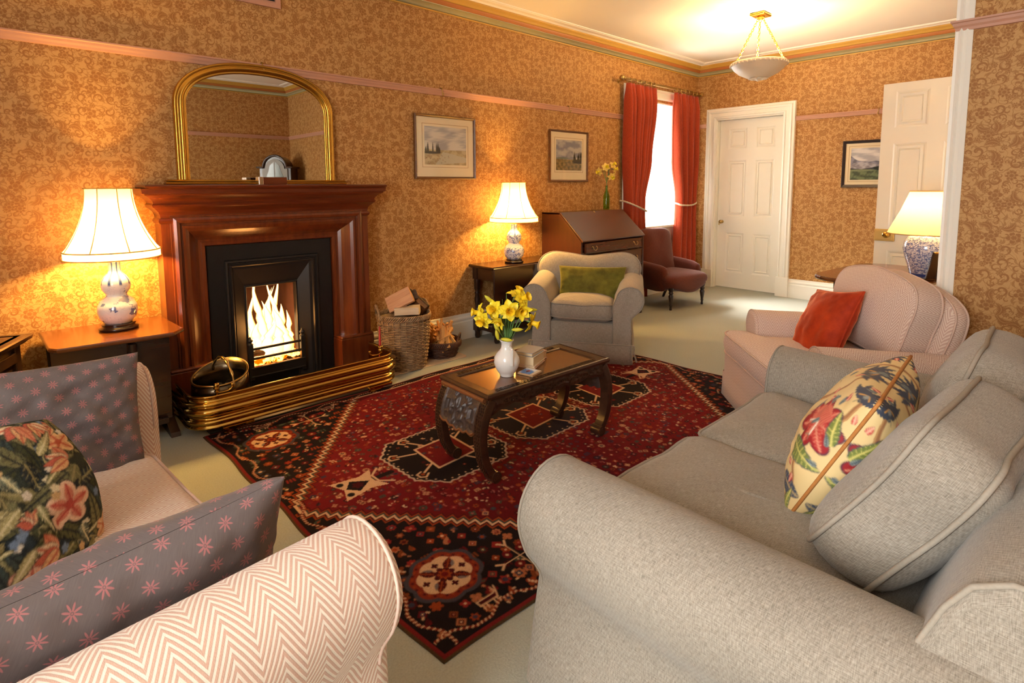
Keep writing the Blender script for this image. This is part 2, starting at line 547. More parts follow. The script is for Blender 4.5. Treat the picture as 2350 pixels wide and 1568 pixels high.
def porcelain(name, mode):
    """white glaze with blue brushwork"""
    M = MT(name, 0.16, 0, 0.5)
    o = M.coord('Object'); x, y, z = M.xyz(o)
    if mode == 'jar':
        a = y.atan2(x)
        vv = M.vec(a * 0.085, z, 0.0)
        n = M.noise(vv, 120.0, 2, 0.5); n2 = M.noise(M.mapped(vv, loc=(3, 3, 0)), 80.0, 1, 0.4)
        f = ((n - 0.5).abs().step(0.035, -0.03)).max((n2 - 0.56).step(0.0, 0.03) * 0.8)
        f = f.max(((z - 0.012).abs().step(0.010, -0.004)))
    elif mode == 'scroll':
        n = M.noise(o, 46.0, 2, 0.5); n2 = M.noise(M.mapped(o, loc=(3, 3, 0)), 30.0, 1)
        f = ((n - 0.5).abs().step(0.022, -0.02)).max((n2 - 0.60).step(0.0, 0.03) * 0.7)
        f = f * (1.0 - (z - 0.155).abs().step(0.012, -0.006))
        a = y.atan2(x)
        f = f.max((a * 7.0).cos().step(0.75, 0.2) * z.step(0.235, 0.01))
    else:
        n = M.noise(o, 26.0, 3, 0.5); n2 = M.noise(M.mapped(o, loc=(9, 3, 1)), 17.0, 3)
        f = ((n2 - 0.57).step(0.0, 0.03)).max((n - 0.5).abs().step(0.010, -0.012) * 0.22)
        a = y.atan2(x)
        f = f * 0.85 + ((a * 8.0).cos().step(0.7, 0.2) * z.step(0.235, 0.01))
    M.color(M.mix(f.sat(), (0.78, 0.79, 0.80), (0.045, 0.085, 0.30)))
    M.b.inputs['Coat Weight'].default_value = 0.6; M.b.inputs['Coat Roughness'].default_value = 0.05
    return M.m

def shade_cloth(name, c):
    """thin lampshade cloth: lets the bulb's light through"""
    m = bpy.data.materials.new(name); m.use_nodes = True; t = m.node_tree
    for n in list(t.nodes): t.nodes.remove(n)
    out = t.nodes.new('ShaderNodeOutputMaterial')
    tc = t.nodes.new('ShaderNodeTexCoord'); nz = t.nodes.new('ShaderNodeTexNoise'); nz.inputs['Scale'].default_value = 60
    t.links.new(tc.outputs['Object'], nz.inputs['Vector'])
    mx = t.nodes.new('ShaderNodeMix'); mx.data_type = 'RGBA'
    t.links.new(nz.outputs[0], mx.inputs[0])
    mx.inputs[6].default_value = (*[k * 0.94 for k in c], 1); mx.inputs[7].default_value = (*c, 1)
    tr = t.nodes.new('ShaderNodeBsdfTranslucent'); df = t.nodes.new('ShaderNodeBsdfDiffuse'); ms = t.nodes.new('ShaderNodeMixShader')
    t.links.new(mx.outputs[2], tr.inputs[0]); t.links.new(mx.outputs[2], df.inputs[0])
    ms.inputs[0].default_value = 0.55
    t.links.new(df.outputs[0], ms.inputs[1]); t.links.new(tr.outputs[0], ms.inputs[2]); t.links.new(ms.outputs[0], out.inputs[0])
    return m

def pane_glass(name, tint=(1, 1, 1), fres=1.45):
    m = bpy.data.materials.new(name); m.use_nodes = True; t = m.node_tree
    for n in list(t.nodes): t.nodes.remove(n)
    out = t.nodes.new('ShaderNodeOutputMaterial'); tr = t.nodes.new('ShaderNodeBsdfTransparent'); gl = t.nodes.new('ShaderNodeBsdfGlossy')
    tr.inputs[0].default_value = (*tint, 1); gl.inputs['Roughness'].default_value = 0.02
    lw = t.nodes.new('ShaderNodeLayerWeight'); lw.inputs[0].default_value = 0.5
    pw = t.nodes.new('ShaderNodeMath'); pw.operation = 'POWER'; pw.inputs[1].default_value = 4.0; t.links.new(lw.outputs['Facing'], pw.inputs[0])
    sc = t.nodes.new('ShaderNodeMath'); sc.operation = 'MULTIPLY_ADD'; sc.inputs[1].default_value = 0.6; sc.inputs[2].default_value = (fres - 1.0) * 0.1; t.links.new(pw.outputs[0], sc.inputs[0])
    ms = t.nodes.new('ShaderNodeMixShader')
    t.links.new(sc.outputs[0], ms.inputs[0]); t.links.new(tr.outputs[0], ms.inputs[1]); t.links.new(gl.outputs[0], ms.inputs[2]); t.links.new(ms.outputs[0], out.inputs[0])
    return m

def glowing(name, lo, hi, strength, scale=8.0):
    m = bpy.data.materials.new(name); m.use_nodes = True; t = m.node_tree
    for n in list(t.nodes): t.nodes.remove(n)
    out = t.nodes.new('ShaderNodeOutputMaterial'); em = t.nodes.new('ShaderNodeEmission'); nz = t.nodes.new('ShaderNodeTexNoise')
    tc = t.nodes.new('ShaderNodeTexCoord'); t.links.new(tc.outputs['Object'], nz.inputs['Vector']); nz.inputs['Scale'].default_value = scale
    cr = t.nodes.new('ShaderNodeValToRGB'); t.links.new(nz.outputs[0], cr.inputs[0])
    cr.color_ramp.elements[0].position = 0.42; cr.color_ramp.elements[1].position = 0.6
    cr.color_ramp.elements[0].color = (*lo, 1); cr.color_ramp.elements[1].color = (*hi, 1)
    t.links.new(cr.outputs[0], em.inputs[0]); em.inputs[1].default_value = strength
    t.links.new(em.outputs[0], out.inputs[0])
    return m

def flame_mat():
    """hot core, orange translucent rim: a flame gives off light and lets the hearth show through its edge"""
    m = bpy.data.materials.new('flame'); m.use_nodes = True; t = m.node_tree
    for n in list(t.nodes): t.nodes.remove(n)
    out = t.nodes.new('ShaderNodeOutputMaterial'); em = t.nodes.new('ShaderNodeEmission'); tr = t.nodes.new('ShaderNodeBsdfTransparent'); ms = t.nodes.new('ShaderNodeMixShader')
    lw = t.nodes.new('ShaderNodeLayerWeight'); lw.inputs[0].default_value = 0.35
    cr = t.nodes.new('ShaderNodeValToRGB'); t.links.new(lw.outputs['Facing'], cr.inputs[0])
    cr.color_ramp.elements[0].color = (1.0, 0.72, 0.30, 1); cr.color_ramp.elements[1].color = (1.0, 0.20, 0.01, 1)
    cr.color_ramp.elements[0].position = 0.04; cr.color_ramp.elements[1].position = 0.42
    t.links.new(cr.outputs[0], em.inputs[0]); em.inputs[1].default_value = 1.6
    mr = t.nodes.new('ShaderNodeMapRange'); t.links.new(lw.outputs['Facing'], mr.inputs[0])
    mr.inputs[1].default_value = 0.25; mr.inputs[2].default_value = 0.9; mr.inputs[3].default_value = 0.10; mr.inputs[4].default_value = 0.85
    t.links.new(mr.outputs[0], ms.inputs[0]); t.links.new(em.outputs[0], ms.inputs[1]); t.links.new(tr.outputs[0], ms.inputs[2])
    t.links.new(ms.outputs[0], out.inputs[0])
    return m

def carpet():
    M = MT('green_grey_carpet', 0.95, 0, 0.1)
    o = M.coord('Object')
    a = M.noise(o, 160.0, 3, 0.7); b = M.noise(o, 1.3, 3)
    M.color(M.mix(((a - 0.5) * 1.3 + 0.5 + (b - 0.5) * 0.4).sat(), (0.290, 0.302, 0.255), (0.435, 0.452, 0.390)))
    M.bump(a, 0.4, 0.004)
    return M.m

def wicker(name, c0, c1, ny, nx):
    """woven rods: bumps follow the mesh's own uv (u around, v up)"""
    M = MT(name, 0.55, 0, 0.4)
    n = M.noise(M.coord('Object'), 30.0, 4, 0.7)
    M.color(M.mix(((n - 0.5) * 2.2 + 0.5).sat(), c0, c1))
    return M.m

MAT = dict(
    wallpaper=wallpaper(),
    carpet=carpet(),
    white=plain('white_gloss_paint', (0.80, 0.77, 0.68), 0.35, var=0.03, scale=5),
    ceiling=plain('ceiling_paint', (0.86, 0.80, 0.70), 0.8, var=0.02, scale=3),
    rail=plain('pink_rail_paint', (0.50, 0.255, 0.165), 0.45, var=0.05),
    gilt_cornice=plain('ochre_cornice_paint', (0.50, 0.28, 0.045), 0.5, var=0.06),
    orange_cornice=plain('terracotta_cornice_paint', (0.40, 0.135, 0.030), 0.5, var=0.06),
    sage_cornice=plain('sage_cornice_paint', (0.33, 0.28, 0.14), 0.5, var=0.06),
    mahog=wood('mahogany', (0.070, 0.011, 0.003), (0.180, 0.036, 0.008), 0.30, 'x'),
    mahog_v=wood('mahogany_upright', (0.072, 0.012, 0.0035), (0.200, 0.045, 0.010), 0.30, 'z'),
    oak=wood('brown_oak', (0.080, 0.021, 0.005), (0.165, 0.050, 0.011), 0.20, 'x'),
    dark=wood('dark_oak', (0.011, 0.005, 0.003), (0.034, 0.014, 0.008), 0.35, 'z'),
    dark_x=wood('dark_oak_board', (0.013, 0.005, 0.003), (0.042, 0.015, 0.007), 0.24, 'x'),
    bureau=wood('red_mahogany', (0.034, 0.0085, 0.0042), (0.105, 0.026, 0.010), 0.25, 'x', coat=0.5),
    bureau_v=wood('red_mahogany_side', (0.028, 0.0065, 0.003), (0.058, 0.013, 0.0055), 0.35, 'z', coat=0.2, streak=0.6),
    teak=wood('carved_hardwood', (0.019, 0.008, 0.0045), (0.058, 0.022, 0.010), 0.34, 'x'),
    teak_hi=wood('polished_table_panel', (0.115, 0.045, 0.014), (0.205, 0.085, 0.026), 0.16, 'x', coat=0.7),
    carving=plain('carved_relief', (0.060, 0.040, 0.033), 0.38, var=0.35, scale=60),
    carving_red=plain('carved_rim', (0.165, 0.055, 0.018), 0.35, var=0.25, scale=40),
    iron=plain('black_cast_iron', (0.012, 0.012, 0.012), 0.34, 0.2, var=0.3, scale=20),
    iron_pol=plain('polished_iron', (0.022, 0.019, 0.017), 0.40, 0.35, var=0.25, scale=9),
    soot=plain('sooty_brick', (0.10, 0.040, 0.020), 0.9, var=0.4, scale=14),
    slate=plain('dark_slate', (0.016, 0.016, 0.017), 0.45, var=0.3, scale=25),
    brass=plain('polished_brass', (0.56, 0.34, 0.075), 0.13, 1.0, var=0.05, scale=6),
    brass_old=plain('aged_brass', (0.46, 0.31, 0.11), 0.28, 1.0, var=0.25, scale=12),
    scuttle=plain('darkened_brass', (0.10, 0.075, 0.045), 0.25, 1.0, var=0.25, scale=10),
    gilt=plain('gilded_frame', (0.62, 0.36, 0.065), 0.27, 1.0, var=0.15, scale=18),
    silver=plain('silver_band', (0.75, 0.73, 0.70), 0.2, 1.0),
    coal=plain('coal', (0.012, 0.012, 0.012), 0.4, var=0.4, scale=60),
    linen=linen('grey_linen', (0.150, 0.128, 0.100), (0.400, 0.357, 0.295), k=1.7),
    linen_pale=linen('pale_linen', (0.20, 0.170, 0.136), (0.43, 0.376, 0.308), k=1.2),
    pipe_grey=plain('linen_piping', (0.30, 0.262, 0.212), 0.9, var=0.15, scale=150),
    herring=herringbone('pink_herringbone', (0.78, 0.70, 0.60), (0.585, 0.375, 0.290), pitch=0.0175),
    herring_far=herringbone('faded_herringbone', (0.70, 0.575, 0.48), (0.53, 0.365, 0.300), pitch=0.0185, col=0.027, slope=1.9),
    pipe_pink=plain('pink_piping', (0.60, 0.44, 0.36), 0.9, var=0.15, scale=150),
    star=star_cloth('purple_star_cloth'),
    green=velvet('green_velvet', (0.070, 0.060, 0.005), (0.20, 0.180, 0.020), (0.75, 0.72, 0.25)),
    orange=velvet('orange_velvet', (0.25, 0.016, 0.003), (0.50, 0.048, 0.007), (1.0, 0.35, 0.15)),
    maroon=linen('maroon_wool', (0.070, 0.013, 0.007), (0.135, 0.028, 0.015)),
    curtain=linen('red_curtain_cloth', (0.235, 0.026, 0.008), (0.40, 0.052, 0.015)),
    rope=plain('cream_rope', (0.55, 0.46, 0.33), 0.9, var=0.25, scale=120),
    mirror=MT('mirror_glass', 0.01, 1.0).color((0.84, 0.82, 0.76)).m,
    glass=pane_glass('window_glass'),
    pic_glass=pane_glass('picture_glass', fres=1.3),
    green_glass=pane_glass('green_bottle_glass', (0.66, 0.82, 0.42)),
    matte_board=plain('lamplit_cream_mount', (0.76, 0.63, 0.40), 0.8, var=0.02),  # cream board, with the yellow of warm lamplight put into its colour
    frame_dark=wood('picture_frame_wood', (0.075, 0.026, 0.007), (0.19, 0.075, 0.016), 0.4, 'x', coat=0.1),
    frame_black=plain('black_picture_frame', (0.022, 0.010, 0.010), 0.3),
    paint=painted('painted_picture', 0.7, bump=0.0),
    shade=shade_cloth('cream_shade_cloth', (0.60, 0.53, 0.42)),
    shade_trim=shade_cloth('shade_binding', (0.55, 0.38, 0.16)),
    porc_a=porcelain('white_porcelain_blue_scene', 'scene'),
    porc_b=porcelain('white_porcelain_blue_scroll', 'scroll'),
    porc_c=porcelain('white_porcelain_blue_leaves', 'jar'),
    vase=plain('white_glazed_vase', (0.82, 0.81, 0.78), 0.16, var=0.03, coat=0.6),
    petal=plain('daffodil_petal', (0.88, 0.72, 0.03), 0.5, var=0.10, scale=60),
    trumpet=plain('daffodil_trumpet', (0.90, 0.61, 0.012), 0.5, var=0.10, scale=60),
    pale_petal=plain('pale_daffodil_petal', (0.88, 0.68, 0.16), 0.5, var=0.08, scale=60),
    stem=plain('green_stem', (0.090, 0.190, 0.045), 0.45, var=0.25, scale=40),
    sheath=plain('papery_sheath', (0.42, 0.24, 0.12), 0.8, var=0.25, scale=60),
    bud=plain('green_yellow_bud', (0.62, 0.56, 0.03), 0.5, var=0.2, scale=50),
    willow=wicker('pale_willow', (0.15, 0.075, 0.028), (0.48, 0.31, 0.16), 1, 1),
    willow_dark=wicker('dark_willow', (0.030, 0.012, 0.008), (0.13, 0.050, 0.026), 1, 1),
    log_cut=wood('split_wood', (0.50, 0.235, 0.115), (0.74, 0.43, 0.24), 0.8, 'x', coat=0),
    log_dark=wood('weathered_split_wood', (0.075, 0.040, 0.020), (0.24, 0.115, 0.050), 0.9, 'x', coat=0),
    log_pale=wood('pale_split_wood', (0.58, 0.42, 0.25), (0.78, 0.64, 0.45), 0.8, 'x', coat=0),
    bark=plain('tree_bark', (0.085, 0.055, 0.035), 0.95, var=0.6, scale=45, bump=0.6),
    kindle=wood('kindling_wood', (0.50, 0.23, 0.055), (0.80, 0.46, 0.15), 0.75, 'z', coat=0),
    mat_cloth=plain('cream_hearth_mat', (0.50, 0.37, 0.24), 0.95, var=0.15, scale=70),
    red_paint=plain('red_lacquer', (0.42, 0.012, 0.010), 0.3),
    paper=plain('book_paper', (0.72, 0.60, 0.38), 0.85, var=0.06, scale=90),
    book_blue=plain('grey_blue_cover', (0.30, 0.33, 0.37), 0.45, var=0.05),
    book_cream=plain('cream_cover', (0.62, 0.52, 0.36), 0.6, var=0.05),
    book_pink=plain('pinkish_cover', (0.62, 0.44, 0.36), 0.6, var=0.08),
    cork=plain('cork_coaster', (0.48, 0.30, 0.15), 0.8, var=0.2, scale=120),
    alabaster=plain('alabaster_bowl', (0.70, 0.60, 0.46), 0.5, var=0.08, scale=9),
    ember=glowing('embers', (0.20, 0.02, 0.0), (1.0, 0.33, 0.05), 5.0, 30.0),
    flame=flame_mat(),
    black_bulbless=plain('ink', (0.02, 0.02, 0.02), 0.6),
    bulb=glowing('lit_bulb', (1.0, 0.75, 0.4), (1.0, 0.8, 0.5), 40.0),
    cabinet=wood('black_walnut', (0.020, 0.010, 0.007), (0.075, 0.032, 0.018), 0.28, 'z'),
    cabinet_glass=plain('dim_cabinet_glass', (0.09, 0.11, 0.085), 0.12),
    lock=plain('rubbed_brass', (0.62, 0.43, 0.14), 0.42, 0.6),
    case_grey=plain('grey_inlay', (0.20, 0.165, 0.12), 0.4),
    rug=painted('persian_rug_wool', 0.95, 0.1, weave=0.9, bump=0.5),
    tapestry=painted('tapestry_cloth', 0.92, 0.1, weave=0.7, bump=0.5),
    chintz=painted('floral_chintz', 0.6, 0.3, bump=0.05),
    orange_pipe=plain('orange_piping', (0.42, 0.165, 0.035), 0.7, var=0.25, scale=90),
)
# ------------------------------------------------------------------ the room
H_C = 2.795
X0, YN, XP, YP = -8.30, -5.00, -3.30, -3.15      # left end, near wall, pier plane, alcove side wall

def struct(name, mb, mat):
    return tag(mb.build(name, mat), kind='structure')

def cells(axis, lo, hi, z0, z1, holes):
    xs = sorted({lo, hi, *[h[0] for h in holes], *[h[1] for h in holes]})
    zs = sorted({z0, z1, *[h[2] for h in holes], *[h[3] for h in holes]})
    for i in range(len(xs) - 1):
        for j in range(len(zs) - 1):
            cx, cz = (xs[i] + xs[i + 1]) / 2, (zs[j] + zs[j + 1]) / 2
            if not any(h[0] < cx < h[1] and h[2] < cz < h[3] for h in holes):
                yield xs[i], xs[i + 1], zs[j], zs[j + 1]

def wall_x(name, y0, y1, lo, hi, holes, mat):       # wall running along x
    m = MB()
    for a, b, c, d in cells('x', lo, hi, 0, H_C, holes):
        m.box(((a + b) / 2, (y0 + y1) / 2, (c + d) / 2), (b - a, y1 - y0, d - c))
    return struct(name, m, mat)

def wall_y(name, x0, x1, lo, hi, holes, mat):
    m = MB()
    for a, b, c, d in cells('y', lo, hi, 0, H_C, holes):
        m.box(((x0 + x1) / 2, (a + b) / 2, (c + d) / 2), (x1 - x0, b - a, d - c))
    return struct(name, m, mat)

WIN = (-1.47, -0.25, 0.80, 2.27)
FX = -5.43                                         # fireplace centre line
FIRE_HOLE = (FX - 0.19, FX + 0.19, 0.06, 0.70)
DOOR = (-1.085, -0.275, 0.0, 2.115)
wall_x('wall_left', 0.0, 0.76, X0 - 0.2, 0.16, [WIN, FIRE_HOLE], MAT['wallpaper'])
wall_y('wall_far', 0.0, 0.16, YP - 0.16, 0.0, [DOOR], MAT['wallpaper'])
wall_x('wall_side', YP - 0.16, YP, XP + 0.16, 0.0, [], MAT['wallpaper'])
wall_y('wall_right', XP, XP + 0.16, YN - 0.16, YP, [], MAT['wallpaper'])
wall_x('wall_near', YN - 0.16, YN, X0 - 0.2, XP, [], MAT['wallpaper'])
wall_y('wall_end', X0 - 0.2, X0, YN, 0.0, [(-4.15, -2.75, 0.5, 2.4)], MAT['wallpaper'])
struct('floor', MB().box(((X0 + 0.5) / 2, (YN + 0.5) / 2, -0.06), (9.2, 6.4, 0.12)), MAT['carpet'])
struct('ceiling', MB().box(((X0 + 0.5) / 2, (YN + 0.5) / 2, H_C + 0.06), (9.2, 6.4, 0.12)), MAT['ceiling'])
# back of the fire recess
struct('wall_hearth', MB().box((FX, 0.40, 0.38), (0.38, 0.04, 0.66))
       .box((FX - 0.18, 0.2, 0.38), (0.018, 0.40, 0.66)).box((FX + 0.18, 0.2, 0.38), (0.018, 0.40, 0.66))
       .box((FX, 0.2, 0.69), (0.36, 0.40, 0.018)).box((FX, 0.2, 0.07), (0.36, 0.40, 0.018)), MAT['soot'])

ROOM = [(X0, 0, 0), (0, 0, 0), (0, YP, 0), (XP, YP, 0), (XP, YN, 0), (X0, YN, 0)]
def up(z): return [(x, y, z) for x, y, _ in ROOM]
# cornice in painted bands
struct('trim_1', MB().sweep([(0, 0), (0.012, 0.0), (0.014, 0.010), (0, 0.014)], up(2.655), closed=True), MAT['gilt_cornice'])
struct('trim_2', MB().sweep([(0, 0)] + arc(0.046, 0.0, 0.032, 180, 90, 5) + [(0.046, 0.036), (0, 0.036)], up(2.669), closed=True, smooth=True), MAT['sage_cornice'])
struct('trim_3', MB().sweep([(0, 0), (0.040, 0.0), (0.048, 0.006), (0.056, 0.020), (0.060, 0.032), (0, 0.034)], up(2.704), closed=True), MAT['orange_cornice'])
struct('trim_4', MB().sweep([(0, 0), (0.056, 0), (0.066, 0.004), (0.074, 0.018), (0.090, 0.034), (0.094, 0.044), (0, 0.046)], up(2.737), closed=True, smooth=False), MAT['gilt_cornice'])
struct('trim_5', MB().sweep([(0, 0), (0.092, 0), (0.112, 0.008), (0.165, 0.008), (0.168, 0.004), (0.172, 0.008), (0.19, 0.008), (0.193, 0.0045), (0.197, 0.0125), (0, 0.0125)], up(2.782), closed=True), MAT['ceiling'])
# picture rail, broken at window and door
RAIL = [(0, -0.048), (0.010, -0.046), (0.014, -0.034), (0.020, -0.024), (0.024, -0.012), (0.030, -0.008), (0.030, 0.0), (0.018, 0.002), (0.014, -0.004), (0, -0.004)]
ZR = 2.068
struct('trim_6', MB().sweep(RAIL, [(X0, 0, ZR), (-1.60, 0, ZR)]), MAT['rail'])
struct('trim_7', MB().sweep(RAIL, [(0, 0, ZR), (0, -0.142, ZR)]), MAT['rail'])
struct('trim_8', MB().sweep(RAIL, [(0, -1.215, ZR), (0, YP, ZR), (-1.62, YP, ZR)]), MAT['rail'])
struct('trim_9', MB().sweep(RAIL, [(-2.6, YP, ZR), (XP, YP, ZR), (XP, YN, ZR), (-6.3, YN, ZR)]), MAT['rail'])
# white bead on the outside corner of the pier
struct('trim_10', MB().sweep([(0.0, 0.0), (-0.008, 0.0), (-0.014, 0.012), (-0.008, 0.020), (-0.012, 0.034), (-0.004, 0.055), (0.0, 0.055)],
       [(XP, YP, 0), (XP, YP, H_C)], up=(0, -1, 0)).box((XP + 0.02, YP + 0.006, H_C / 2), (0.056, 0.012, H_C - 0.01)), MAT['white'])
# baseboards
BASE = [(0, 0), (0.024, 0), (0.024, 0.150), (0.017, 0.158), (0.017, 0.166), (0.022, 0.172), (0.022, 0.184), (0.013, 0.196), (0.010, 0.214), (0, 0.2175)]
struct('baseboard_left', MB().sweep(BASE, [(X0, 0, 0), (-6.035, 0, 0)]).sweep(BASE, [(-4.785, 0, 0), (0, 0, 0), (0, -0.142, 0)]), MAT['white'])
struct('baseboard_far', MB().sweep(BASE, [(0, -1.215, 0), (0, YP, 0), (-1.62, YP, 0)]), MAT['white'])
struct('baseboard_right', MB().sweep(BASE, [(-2.6, YP, 0), (XP, YP, 0), (XP, YN, 0), (X0, YN, 0), (X0, 0, 0)]), MAT['white'])

# ---- the closed panelled door and its architrave
ARCH = [(0, 0), (0.006, -0.020), (0.024, -0.026), (0.030, -0.018), (0.070, -0.018), (0.078, -0.030), (0.095, -0.034), (0.105, -0.026), (0.128, -0.022), (0.134, 0)]
def architrave_far(name, ya, yb, zt):
    # path goes up one side, across and down the other; profile a: outwards, b: depth
    m = MB()
    prof = [(a, -b) for a, b in ARCH]
    m.sweep([(-a, b) for a, b in prof], [(0, ya, 0), (0, ya, zt), (0, yb, zt), (0, yb, 0)], up=(-1, 0, 0))
    for y in (ya + 0.067, yb - 0.067):
        m.box((-0.018, y, 0.115), (0.040, 0.142, 0.23), 0.004)
    return struct(name, m, MAT['white'])
architrave_far('trim_11', -0.276, -1.08, 2.115)
struct('trim_12', MB().box((0.06, -0.281, 1.05), (0.125, 0.012, 2.10)).box((0.06, -1.079, 1.05), (0.125, 0.012, 2.10)).box((0.06, -0.68, 2.109), (0.125, 0.80, 0.012)), MAT['white'])

def panel_door(w, h, t, cols, rows, mold=0.022):
    """leaf in local x (0..w), y thickness, z; raised-and-fielded panels on both faces"""
    m = MB()
    xs = [0] + [c for p in cols for c in p] + [w]; zs = [0] + [c for p in rows for c in p] + [h]
    m.box((w / 2, 0, h / 2), (w, t * 0.45, h))
    for i in range(0, len(xs), 2):
        m.box(((xs[i] + xs[i + 1]) / 2, 0, h / 2), (xs[i + 1] - xs[i], t, h))
    for j in range(0, len(zs), 2):
        for (a, b) in cols:
            m.box(((a + b) / 2, 0, (zs[j] + zs[j + 1]) / 2), (b - a, t, zs[j + 1] - zs[j]))
    for (a, b) in cols:
        for (c, d) in rows:
            for s in (-1, 1):
                prof = [(0, 0), (0, t * 0.27), (-mold * 0.45, t * 0.22), (-mold, 0.0)]
                path = [(a, s * t * 0.225, c), (b, s * t * 0.225, c), (b, s * t * 0.225, d), (a, s * t * 0.225, d)]
                m.sweep(prof, path if s < 0 else path[::-1], up=(0, s, 0), closed=True)
                m.prism([(a + 0.040, c + 0.040), (b - 0.040, c + 0.040), (b - 0.040, d - 0.040), (a + 0.040, d - 0.040)], 'y', s * t * 0.2, s * t * 0.29, bevel=0.014)
    return m

def knob(parent, loc, axis, mat=None):
    k = MB().lathe([(0.020, 0), (0.020, 0.004), (0.009, 0.008), (0.008, 0.030), (0.018, 0.036), (0.025, 0.046), (0.022, 0.058), (0.0001, 0.064)], seg=20,
                   m=Matrix.Translation(Vector(loc)) @ Vector((0, 0, 1)).rotation_difference(Vector(axis)).to_matrix().to_4x4())
    return k.build('knob', mat or MAT['brass_old'], parent)

d1 = panel_door(0.78, 2.09, 0.044, [(0.11, 0.345), (0.45, 0.68)], [(0.19, 0.70), (0.90, 1.60), (1.735, 1.99)])
o = bpy.data.objects.new('door_1', None); COL.objects.link(o); o.location = (0.095, -0.29, 0.010); o.rotation_euler = (0, 0, -PI / 2)
tag(o, kind='structure')
leaf = d1.build('door_leaf', MAT['white'], o)
knob(o, (0.062, -0.022, 0.83), (0, -1, 0))
MB().box((0.022, -0.024, 0.81), (0.014, 0.006, 0.05), 0.003).build('keyhole_plate', MAT['brass_old'], o)
struct('wall_behind', MB().box((0.24, -0.68, 1.1), (0.04, 1.0, 2.3)), MAT['white'])

# ---- the open door beside the lamp
o = bpy.data.objects.new('door_2', None); COL.objects.link(o); o.location = (-1.675, -2.465, 0.008); o.rotation_euler = (0, 0, -PI / 2 - math.radians(3.0))
tag(o, kind='structure')
panel_door(0.68, 2.045, 0.044, [(0.085, 0.295), (0.395, 0.60)], [(0.20, 0.79), (0.96, 1.60), (1.715, 1.985)]).build('door_leaf', MAT['white'], o)
MB().box((0.068, -0.032, 0.905), (0.135, 0.020, 0.092), 0.004).box((0.068, -0.044, 0.905), (0.11, 0.006, 0.07), 0.002).build('rim_lock', MAT['lock'], o)
knob(o, (0.095, -0.045, 0.912), (0, -1, 0), MAT['brass'])
m = MB()
for x in (-1.66, -2.56): m.box((x, YP + 0.012, 1.05), (0.10, 0.024, 2.10), 0.004)
m.box((-2.11, YP + 0.012, 2.15), (1.0, 0.024, 0.10), 0.004).box((-2.11, YP + 0.004, 1.05), (0.82, 0.008, 2.1))
struct('trim_13', m, MAT['white'])

# ---- far window: splayed panelled shutters, sash, glass
o = bpy.data.objects.new('window_1', None); COL.objects.link(o); tag(o, kind='structure')
x0, x1, z0, z1 = WIN
m = MB()
m.box(((x0 + x1) / 2, 0.37, z0 + 0.012), (x1 - x0, 0.74, 0.024))
m.box(((x0 + x1) / 2, 0.37, z1 - 0.008), (x1 - x0, 0.74, 0.016))
m.box(((x0 + x1) / 2, -0.02, z0 + 0.010), (x1 - x0 + 0.06, 0.09, 0.032), 0.008)
m.box(((x0 + x1) / 2, -0.006, 0.50), (x1 - x0 + 0.02, 0.012, 0.60))
m.build('sill', MAT['white'], o)
m = MB()
for (xa, s) in ((x0, 1), (x1, -1)):
    m.box((xa + s * 0.012, 0.37, (z0 + z1) / 2), (0.024, 0.73, z1 - z0 - 0.04)); m.box((xa + s * 0.030, 0.36, 1.52), (0.014, 0.50, 1.36), 0.004)
    for (c, d) in ((0.92, 1.36), (1.44, 2.12)):
        for (ya, yb) in ((0.16, 0.33), (0.39, 0.56)):
            m.prism([(ya, c), (yb, c), (yb, d), (ya, d)], 'x', xa + s * 0.034, xa + s * 0.046, bevel=0.010)
m.build('shutter', MAT['white'], o)
MB().sphere((x1 - 0.045, 0.14, 1.66), 0.014, 12, 8).build('shutter_knob', MAT['brass_old'], o)
m = MB()
for x in (x0 + 0.03, (x0 + x1) / 2, x1 - 0.03): m.box((x, 0.68, (z0 + z1) / 2), (0.05 if x != (x0 + x1) / 2 else 0.022, 0.04, z1 - z0))
for z in (z0 + 0.05, (z0 + z1) / 2, z1 - 0.03): m.box(((x0 + x1) / 2, 0.68, z), (x1 - x0, 0.04, 0.05))
m.build('sash', MAT['white'], o)
MB().box(((x0 + x1) / 2, 0.685, (z0 + z1) / 2), (x1 - x0, 0.005, z1 - z0)).build('pane', MAT['glass'], o)
m = MB()
AW = [(0, 0), (0, 0.022), (-0.02, 0.028), (-0.035, 0.02), (-0.075, 0.02), (-0.085, 0.034), (-0.105, 0.034), (-0.115, 0)]
m.sweep(AW, [(x1 + 0.0, 0, 0), (x1, 0, 2.30), (x0, 0, 2.30), (x0, 0, 0)], up=(0, -1, 0), flip=-1)
struct('trim_14', m, MAT['white'])

def plain_window(name, cx, cy, w, z0, z1, along):
    o = bpy.data.objects.new(name, None); COL.objects.link(o); tag(o, kind='structure')
    o.location = (cx, cy, 0); o.rotation_euler = (0, 0, 0 if along == 'x' else PI / 2)
    m = MB()
    for x in (-w / 2 + 0.03, 0, w / 2 - 0.03): m.box((x, 0, (z0 + z1) / 2), (0.06 if x else 0.025, 0.05, z1 - z0))
    for z in (z0 + 0.03, (z0 + z1) / 2, z1 - 0.03): m.box((0, 0, z), (w, 0.05, 0.06))
    m.build('sash', MAT['white'], o)
    MB().box((0, 0, (z0 + z1) / 2), (w, 0.005, z1 - z0)).build('pane', MAT['glass'], o)
    m = MB()
    for s in (-1, 1):
        for x in (-w / 2 - 0.05, w / 2 + 0.05): m.box((x, s * 0.09, (z0 + z1) / 2), (0.10, 0.03, z1 - z0 + 0.2), 0.006)
        for z in (z0 - 0.05, z1 + 0.05): m.box((0, s * 0.09, z), (w + 0.2, 0.035, 0.10), 0.006)
    m.build('casing', MAT['white'], o)
plain_window('window_2', X0 - 0.10, -3.45, 1.4, 0.5, 2.4, 'y')

